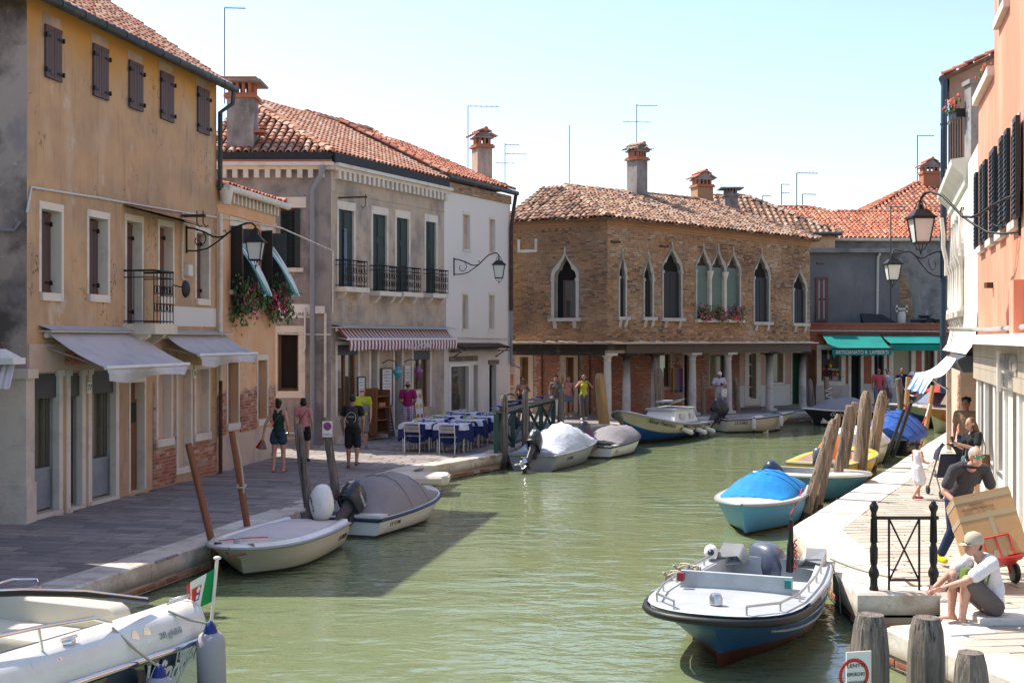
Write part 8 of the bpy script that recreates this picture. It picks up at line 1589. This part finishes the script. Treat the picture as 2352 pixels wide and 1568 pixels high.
far=dict(vox=.016)
person('woman in strapless navy dress holding a phone to her ear under the arcade',G(1199,973),1.66,.35,1,None,(C['navy'],'dress',0),(M_sand,False),('bun','brown'),dict(elL=(.27,-.10,1.22),wrL=(.12,-.12,1.52),head=(0,-.04,1.595)),True,specs=M_shades,**far)
t,J,k=person('woman in mottled grey tee and white trousers under the arcade',G(1276,962),1.64,.1,1,(mat('cloth_mottled',(.11,.105,.09),.9,layers=[((.24,.20,.16),9,.5,.62)]),.3,.1),(C['white'],'trousers',.95),(M_sand,False),('curly','brown'),walk(.4),True,**far);bag('dark brown shoulder bag of the woman in white trousers',t,(.05,-.15,.92),(.32,.1,.22),C['brown'],[(-.12,.0,1.43),(.0,-.14,1.2),(.06,-.15,1.0)])
person('girl in coral patterned top and denim shorts under the arcade',G(1306,959),1.60,.05,1,(mat('cloth_coral_print',(.58,.17,.12),.9,layers=[((.42,.40,.42),7,.5,.6)]),0,.02),(C['ltdenim'],'shorts',.2),(C['white'],True),('topbun','brown'),walk(.4),True,**far)
person('woman in lime tank top and grey trousers gripping her backpack straps',G(1341,964),1.72,.1,1,(C['limetank'],0,.03),(C['greypant'],'trousers',.96),(C['white'],True),('long','brown'),dict(elR=(-.32,-.05,1.22),wrR=(-.17,-.16,1.38),elL=(.32,-.05,1.22),wrL=(.17,-.16,1.38),**walk(.7)),True,**far)
t,J,k=person('man in white polo, cap and beige shorts looking at his phone by an arcade column',G(1652,952),1.74,.1,1,(C['polo'],.3,.04),(C['beige'],'shorts',.46),(C['black'],True),('short','grey'),dict(elR=(-.27,-.02,1.16),wrR=(-.08,-.26,1.16),elL=(.27,-.02,1.16),wrL=(.08,-.26,1.16),head=(0,-.05,1.58)),hatm=(C['white'],'cap'),**far);b=MB();b.box(WM(t)@V(0,-.33,1.2),(.09,.02,.15));tag(b.build('phone',M_black),'dark phone in the hands of the man in white polo','phone');bag('white plastic carrier bag hanging from the arm of the man in white',t,(.13,-.22,.88),(.24,.12,.34),C['white'],[(.11,-.2,1.14),(.1,-.22,1.03)],'carrier_bag')
person('bearded man in coral red tee and sunglasses outside the teal awning shop',G(2018,942),1.78,-.2,2,(C['redtee'],.28,.06),(C['greysh'],'shorts',.46),(C['black'],True),('short','black'),walk(.3),specs=M_shades,**far)
person('woman in pale blue tee striding past the teal awning shop',G(2040,940),1.72,1.2,0,(C['bluetee'],.28,.05),(C['greysh'],'shorts',.42),(C['greysh'],True),('bun','black'),walk(1.3),True,**far)
person('man in navy polo standing by the right hand window of the teal awning shop',G(2072,941),1.80,-.3,2,(C['navy'],.28,.06),(C['black'],'shorts',.46),(C['black'],True),('short','black'),{},**far)
person('person in white sun hat and pale top behind the pale banded poles',G(2094,945),1.66,-.2,1,(C['white'],.3,.06),(C['taupe'],'shorts',.4),(C['black'],True),('short','brown'),{},True,hatm=(C['white'],'brim'),**far)
dr=mat('cloth_white_stripe',(.70,.68,.71),.9,layers=[((.45,.36,.44),3,.60,.66,(14,14,.2),.7)],bump=(12,.4,.02))
t,J,k=person('little girl in white sundress and pink sandals running along the promenade',G(2108,1146),1.10,pi*.62,0,(dr,0,.1),(dr,'dress',0),(plain('sandal_pink',(.55,.03,.14),.6),False),('bun','black'),dict(head=(0,-.02,1.58),elL=(.26,-.05,1.13),wrL=(.16,-.24,1.14),elR=(-.27,.04,1.16),wrR=(-.2,-.16,1.1),knR=(-.11,-.02,.46),anR=(-.11,.24,.13),knL=(.1,-.10,.46),anL=(.1,-.12,.085)),True,vox=.012)
for q in((.06,-.07,1.66),(.085,-.03,1.62),(-.05,-.075,1.67)):b=MB();b.ball(q,(.024,.02,.022));b.build('hair_flower',C['pink'],t,True)
t,J,k=person('curly haired man in the shaded porch of the white gothic house',G(2219,1104),1.76,-.6,2,(C['tan'],.3,.06),(C['jeans'],'trousers',.95),(C['black'],True),('curly','black'),{},vox=.014)
t,J,k=person('woman in black tee with long chestnut hair, reading her phone',G(2234,1176),1.68,-pi/2+.3,0,(C['black'],.3,.06),(mat('cloth_spotted',(.02,.02,.06),.9,layers=[((.6,.6,.62),22,.55,.58)]),'shorts',.36),(M_sand,False),('long','chestnut'),dict(elL=(.22,-.08,1.15),wrL=(.08,-.34,1.24),elR=(-.22,-.06,1.15),wrR=(-.06,-.34,1.24),head=(0,-.05,1.59)),True)
b=MB();b.box(WM(t)@V(0,-.44,1.30),(.02,.10,.15));tag(b.build('phone',M_black),'dark phone held by the woman with long chestnut hair','phone');bag('brown shoulder bag at the hip of the woman with long chestnut hair',t,(.16,.13,.92),(.1,.22,.26),bagb,[(.17,.06,1.42),(.19,.12,1.2),(.17,.13,1.0)])
m16=G(2204,1306);t,J,k=person('grey haired man in dark dotted polo and mirrored sunglasses pushing a hand truck',m16,1.78,.15,0,(mat('cloth_dotted',(.045,.045,.055),.9,layers=[((.16,.16,.18),60,.55,.6)]),.34,.05),(C['jeans'],'trousers',.95),(C['yellow'],True),('short','grey'),dict(head=(0,-.40,1.47),neck=(0,-.30,1.36),chest=(0,-.20,1.22),waist=(0,-.08,1.05),shR=(-.21,-.24,1.30),shL=(.21,-.24,1.30),elR=(-.33,-.22,1.02),wrR=(-.26,-.46,.88),elL=(.33,-.22,1.02),wrL=(.26,-.46,.88),knR=(-.10,.0,.50),anR=(-.12,.26,.14),knL=(.1,-.12,.50),anL=(.1,-.02,.085)),specs=M_mirror,vox=.009)
b=MB();n_=Vector(J['neck']);b.tube([n_+V(.08*cos(a),.075*sin(a),.0+.02*sin(a))for a in[i*.45 for i in range(15)]],.022,6,flat=.8);b.build('collar',C['navy'],t,True)
MC_=mat('cardboard',(.42,.25,.125),.85,layers=[((.36,.21,.10),1.6,.48,.68),((.48,.30,.16),9,.6,.72)],bump=(30,.15,.004));MT_=plain('packing_tape',(.36,.28,.17),.3)
bx=thing('cardboard_box','big taped cardboard box tilted back on a red hand truck','box',V(6.0,15.15,1.45));M=Matrix.Translation((5.88,15.1,1.50))@Matrix.Rotation(-.20,4,'Z')@Matrix.Rotation(-.36,4,'X')@Matrix.Rotation(-.24,4,'Y')@Matrix.Scale(1.13,4);b=MB();b.box((0,0,0),(.60,.52,.72),M=M);b.build('carton',MC_,bx)
for c,d in(((0,-.262,.30),(.606,.004,.05)),((0,-.262,.10),(.606,.004,.05)),((0,-.262,-.33),(.12,.005,.09)),((.02,-.2615,-.1),(.05,.003,.5)),((0,0,.362),(.606,.05,.004)),((-.302,0,.1),(.004,.526,.05)),((-.302,0,.3),(.004,.526,.05)),((0,-.12,.362),(.605,.05,.005))):b=MB();b.box(c,d,M=M);b.build('tape',MT_,bx)
for i,(s_,z)in enumerate((('FRAGILE',.235),('MURANO VENEZIA',.19))):text('lettering',s_,M@Mxy(V(-.08,-.264,z),(1,0,0),(0,0,1)),.028,plain('print_brown',(.20,.11,.06),.8),bx,depth=.0008)
ht=thing('hand_truck','red hand truck under the big cardboard box','hand truck',V(6.0,15.2,QZ));b=MB()
for x in(-.17,.17):b.tube([M@V(x,.33,-.47),M@V(x,.33,.25),M@V(x,.38,.38)],.016,6)
for z in(-.3,-.05,.2):b.tube([M@V(-.17,.33,z),M@V(.17,.33,z)],.012,6)
b.build('truck_frame',M_red_p,ht);b=MB();b.box((0,0,-.385),(.44,.58,.02),M=M);b.build('toe_plate',M_red_p,ht);b=MB();b.tube([M@V(-.14,-.27,-.36),M@V(-.14,-.27,-.14),M@V(.14,-.27,-.14),M@V(.14,-.27,-.36)],.012,6);b.tube([M@V(.0,-.27,-.36),M@V(.0,-.27,-.14)],.01,6);b.build('folding_bracket',M_red_p,ht)
for x in(-.24,.24):b=MB();c=M@V(x,.34,-.40);c.z=QZ+.13;b.lathe([(.06,-.03),(.12,-.03),(.13,-.015),(.13,.015),(.12,.03),(.06,.03)],16,0,Mxy(c,(0,1,0),(0,0,1)));b.build('wheel',M_black,ht)
ps=V(5.20,13.22,QZ+.06);t,J,k=person('seated man in white polo, tan cap and taupe shorts by the water steps',ps,1.76,-pi/2+.12,0,(C['white'],.36,.02),(C['taupe'],'shorts',.42),None,('short','brown'),dict(hips=(0,0,.11),waist=(0,.02,.27),chest=(0,-.05,.47),neck=(0,-.13,.625),head=(-.01,-.20,.745),shR=(-.195,-.10,.58),shL=(.195,-.10,.58),elL=(.19,-.36,.41),wrL=(.06,-.57,.31),elR=(-.17,-.38,.42),wrR=(-.05,-.60,.30),hpR=(-.1,-.02,.11),hpL=(.1,-.02,.11),knR=(-.13,-.36,.40),knL=(.13,-.34,.40),anR=(-.10,-.40,-.0),anL=(.10,-.38,-.0)),hatm=(mat('cap_tan',(.46,.40,.31),.9),'cap'),specs=M_shades,vox=.009)
b=MB();b.tube([V(.02+.036*cos(a),-.54+.03*sin(a)*.3,.325+.036*sin(a))+V(.05,0,0)for a in[i*.5 for i in range(14)]],.009,5);b.build('wristwatch',M_black,t,True)
q=bag('green and grey backpack held between the knees of the seated man',t,(0,-.27,.36),(.16,.14,.28),plain('bag_green',(.10,.17,.03),.8),[(.12,-.02,.62),(.20,-.12,.50),(.2,-.16,.36),(.1,-.2,.28)],'backpack')
def stroller(label,p,rz,mfab,sc=1):
 q=thing('stroller',label,'stroller',p,rz,'strollers',sc)
 for x in(-.22,.22):
  b=MB();b.tube([V(x,-.35,.1),V(x,.0,.55),V(x,.32,.95),V(x,.42,1.05)],.015,6);b.tube([V(x,.38,.1),V(x,.0,.55)],.013,6);b.build('frame_tube',M_dkgrey,q,True);b=MB();b.tube([V(x,.36,1.0),V(x,.46,1.06)],.025,8);b.build('handle',M_black,q,True)
  for y in(-.36,.38):b=MB();b.lathe([(.03,-.02),(.08,-.02),(.085,0),(.08,.02),(.03,.02)],14,0,Mxy(V(x,y,.09),(0,1,0),(0,0,1)));b.build('wheel',M_black,q,True)
 b=MB();b.loft([[V(x,y,z)for x in(-.19,0,.19)]for y,z in((-.22,.42),(.05,.40),(.25,.85))],0,True);b.loft([[V(x,y,z-.03)for x in(-.19,0,.19)]for y,z in((-.22,.42),(.05,.40),(.25,.85))],0,True);b.build('seat',mfab,q,True);b=MB()
 b.loft([[V(.23*cos(a),.28-r*.32,.72+.34*sin(a)*(1-.15*r))for a in[pi*i/10 for i in range(11)]]for r in(0,.35,.7,1)],0,True);b.build('hood',mfab,q,True);return q
sN=cl('stroller_navy',(.03,.03,.06));q=stroller('dark stroller with teal bag on its handle, beside the little girl',G(2172,1140),pi,sN);bag('teal patterned bag hanging from the stroller by the little girl',q,(-.28,.42,.62),(.28,.18,.42),mat('bag_teal',(.06,.13,.12),.8,layers=[((.25,.12,.06),14,.58,.62)]),[(-.28,.42,.84),(-.22,.44,.98)],'nappy_bag');bag('red leather pouch below the stroller handle',q,(-.36,.40,.42),(.2,.14,.2),plain('leather_red',(.36,.08,.03),.5),None,'pouch')
stroller('grey stroller by the woman with the phone under the arcade',G(1172,985),pi,cl('stroller_grey',(.06,.06,.075)),1.15)
# restaurant terrace
M_navyc=cl('table_navy',(.012,.022,.11));M_clothw=cl('table_white',(.60,.61,.70))
def chair0():
 q=thing('cafe_chair','aluminium slatted cafe chair','chair');b=MB()
 for x in(-.21,.21):b.tube([V(x,-.2,0),V(x,-.18,.44),V(x,.18,.45),V(x*1.05,.25,0)],.014,6);b.tube([V(x,-.19,.3),V(x,.21,.3)],.010,5)
 b.build('chair_frame',M_alu,q,True);b=MB();b.tube([V(-.21,-.18,.44),V(-.21,-.26,.78),V(-.18,-.265,.82),V(.18,-.265,.82),V(.21,-.26,.78),V(.21,-.18,.44)],.014,6);b.build('back_hoop',M_alu,q,True)
 for z in(.58,.68):b=MB();b.box((0,-.235-(z-.63)*.2,z+.03),(.41,.012,.085));b.build('back_slat',M_alu,q,True)
 for i in range(6):b=MB();b.box((0,-.15+i*.065,.455),(.41,.052,.012));b.build('seat_slat',M_alu,q,True)
 return q
def table0():
 q=thing('cafe_table','square metal cafe table','table');b=MB();b.box((0,0,.735),(.8,.8,.03));b.build('table_top',M_alu,q,True)
 for x in(-.36,.36):
  for y in(-.36,.36):b=MB();b.tube([V(x,y,0),V(x,y,.72)],.018,6);b.build('leg',M_alu,q,True)
 return q
CH,TB=chair0(),table0();ang=atan2(.3,-.6)-.65
spots=[(-2.55,33.35),(-1.60,32.95),(-2.35,34.85),(-1.25,34.5),(-1.95,36.4),(-.85,36.1),(-1.5,38.0),(-.4,37.8)];nm=['nearest the restaurant door in the front row','at the water side of the front row','house side of the second row','water side of the second row','house side of the third row','water side of the third row','house side of the back row','water side of the back row']
first=[True,True]
for i,(x,y)in enumerate(spots):
 t=TB if first[0]else copy_tree(TB);first[0]=False;t.location=(x,y,QZ);t.rotation_euler=(0,0,-.12);tag(t,'cloth covered metal table, '+nm[i],'table','restaurant tables')
 for kk,(mm,s,dz,h,rot)in enumerate(((M_navyc,.43,.752,.34,.0),(M_clothw,.44,.757,.14,.0))):
  q=thing('tablecloth',('navy' if kk==0 else 'white')+' cloth on the restaurant table, '+nm[i],'tablecloth',(x,y,QZ+dz),-.12+(pi/4 if kk==0 else 0),('navy' if kk==0 else 'white')+' tablecloths');b=MB();N=20;rows=[]
  for f,z in((0,0),(1,0),(1.03,-h*.35),(1.05,-h)):
   row=[]
   for j in range(N*4):
    a=2*pi*j/(N*4);r=s/max(abs(cos(a)),abs(sin(a)))if kk else s*1.22;r=min(r,s*1.38);e=(1+.06*sin(a*12+i))if z<0 else 1;zz=z*(1+.5*abs(sin(2*a))if kk==0 else 1);row.append(V(r*f*e*cos(a),r*f*e*sin(a),zz))
   rows.append(row)
  b.loft(rows,0,True,True);b.build('cloth',mm,q,True)
 for kk,(dy,rot,wh)in enumerate(((-.62,0,'near'),(.62,pi,'far'))):
  c=CH if first[1]else copy_tree(CH);first[1]=False;c.location=(x+dy*.12,y+dy,QZ);c.rotation_euler=(0,0,-.12+rot+R.uniform(-.12,.12));tag(c,'aluminium chair on the %s side of table, %s'%(wh,nm[i].replace(' in the',',').replace('nearest the restaurant door','door side')),'chair','restaurant chairs')
 for kk in range(2):cg_=((.50,.42,.05),(.05,.08,.35),(.30,.28,.45),(.15,.35,.05))[(i+kk)%4];gn=('amber','blue','lilac','green')[(i+kk)%4];q=thing('tumbler','%s glass tumbler on the table, %s'%(gn,nm[i]),'glass',(x-.1+.22*kk,y+.1,QZ+.76),0,'coloured tumblers');b=MB();b.lathe([(.032,0),(.038,.1),(.034,.1),(.03,.01)],10);b.build('tumbler_glass',plain('tumbler_'+gn,cg_,.15),q,True)
t=thing('folded_chair','aluminium chair standing by the corner house beside the woman in pink','chair',G(668,1030));CHc=[x for x in COL.objects if x.parent==CH]
for ch in CHc:c=ch.copy();COL.objects.link(c);c.parent=t
t.rotation_euler=(0,0,1.9)
PT=FC.pt
def board(label,s,z0,z1,w,n,m_frame,m_face,lean=0,name='menu_board',txt=None,dots=None):
 q=thing(name,label,'menu board',PT(s,z0,n));M=Mxy(PT(s,(z0+z1)/2,n),V(0,0,1).cross(FC.n),V(0,0,1))@Matrix.Rotation(-lean,4,'X');h=z1-z0;b=MB()
 for c,d in(((0,h/2-.02,0),(w,.04,.03)),((0,-h/2+.02,0),(w,.04,.03)),((w/2-.02,0,0),(.04,h-.08,.03)),((-w/2+.02,0,0),(.04,h-.08,.03))):b.box(c,d,M=M)
 b.build('board_frame',m_frame,q);b=MB();b.box((0,0,-.004),(w-.08,h-.08,.012),M=M);b.build('board_face',m_face,q)
 if txt:
  for i in range(txt[0]):text('lettering',txt[2][i%len(txt[2])],M@Matrix.Translation((0,h*.40-h*.8*i/txt[0],.005)),h/txt[0]*.32,txt[1],q,depth=.0008,width=(w-.1)*(.55+.3*((i*37)%10)/10))
 if dots:
  for i in range(4):
   for j in(-1,1):b=MB();b.lathe([(.0,.004),(w*.15,.004)],12,0,M@Matrix.Translation((j*w*.21,h*(.34-.23*i),.004)),caps=False);b.build('dish_photo',plain('dish%d'%(i%3),((.45,.16,.07),(.5,.36,.14),(.30,.10,.07))[i%3],.5),q)
 return q
sx=lambda u,n=.15:FC.s(u,n)
board('white menu sheet in a dark frame hanging left of the restaurant door',sx(834),1.75,2.72,.42,.09,M_shut_blk,M_whitep,txt=(9,M_ink,('MENU','ANTIPASTI','PRIMI','PESCE')));board('framed white menu hanging right beside the restaurant doorway',sx(892),1.75,2.95,.62,.10,M_shut,M_whitep,txt=(10,M_ink,('MENU','SPAGHETTI','RISOTTO','PIZZA')));board('tall narrow menu panel behind the man in magenta',sx(939),1.6,3.0,.34,.10,M_frame,M_whitep,txt=(12,M_ink,('PIZZE','PANINI','VINI')));board('tilted photo menu board with dish pictures leaning by the window',sx(962,.4),.84,2.25,.55,.42,plain('pine',(.42,.22,.08),.6),M_offwhite,.12,dots=True);board('slate board with chalk lines leaning by the doorstep',sx(897,.5),.84,1.95,.36,.45,M_shut,plain('slate',(.025,.04,.045),.8),.18,txt=(9,M_offwhite,('SPECIALE','VONGOLE','FRITTO')))
q=thing('menu_cabinet','brown wooden stand with shelves outside the restaurant','cabinet',PT(sx(868),QZ,.35));s=sx(868,.35);b=MB();b.fbox(FC,s-.38,.95,s-.34,2.35,.12,.55);b.fbox(FC,s+.34,.95,s+.38,2.3,.12,.55);b.fbox(FC,s-.34,.95,s+.34,2.35,.12,.15);b.build('case',M_wood,q)
for z in(1.0,1.38,1.76,2.1):b=MB();b.fbox(FC,s-.34,z,s+.34,z+.03,.15,.53);b.build('shelf',M_wood,q)
b=MB();b.fbox(FC,s-.15,1.80,s+.2,1.92,.3,.5);tag(b.build('wooden_box',plain('box_orange_wood',(.40,.16,.05),.6)),'small orange wooden box on the shelf of the brown stand','box')
for u,cc,lab in((913,(.05,.30,.33),'turquoise glass lantern on a curled bracket over the restaurant door'),(961,(.26,.06,.17),'purple glass lantern on a curled bracket right of the restaurant door')):
 s=sx(u,.5);q=thing('glass_lantern',lab,'lantern',PT(s,3.0,.5),group='glass lanterns');c=PT(s,2.62,.5);b=MB();b.tube([PT(s-.1,3.1,.02),PT(s-.05,3.2,.2),PT(s,3.15,.42),PT(s,3.0,.5)],.014,5);b.tube([PT(s,3.0,.5),PT(s,2.98,.5)],.01,5);b.build('bracket',M_iron,q);b=MB();b.lathe([(.005,-.12),(.03,-.03),(.10,.10),(.15,.20),(.13,.26),(.05,.30),(.07,.34),(.03,.38)],16,0,Matrix.Translation(c));b.build('lantern_glass',plain('glass_'+str(u),cc,.12,spec=.8),q)
q=thing('scarf_rack','rack of coloured scarves hanging in the arcade beside the dark doorway','rack',FEB.pt(FEB.s(1556),1.6,.1));s=FEB.s(1556,.1)
for i,cc in enumerate(((.45,.30,.10),(.45,.16,.22),(.05,.25,.40),(.40,.06,.04),(.03,.05,.28))):b=MB();b.fbox(FEB,s-.3+.12*i,1.6+.1*(i%2),s-.2+.12*i,2.6,.08,.14);b.build('scarf',plain('scarf%d'%i,cc,.9),q)
bpy.data.scenes.remove(TMP)
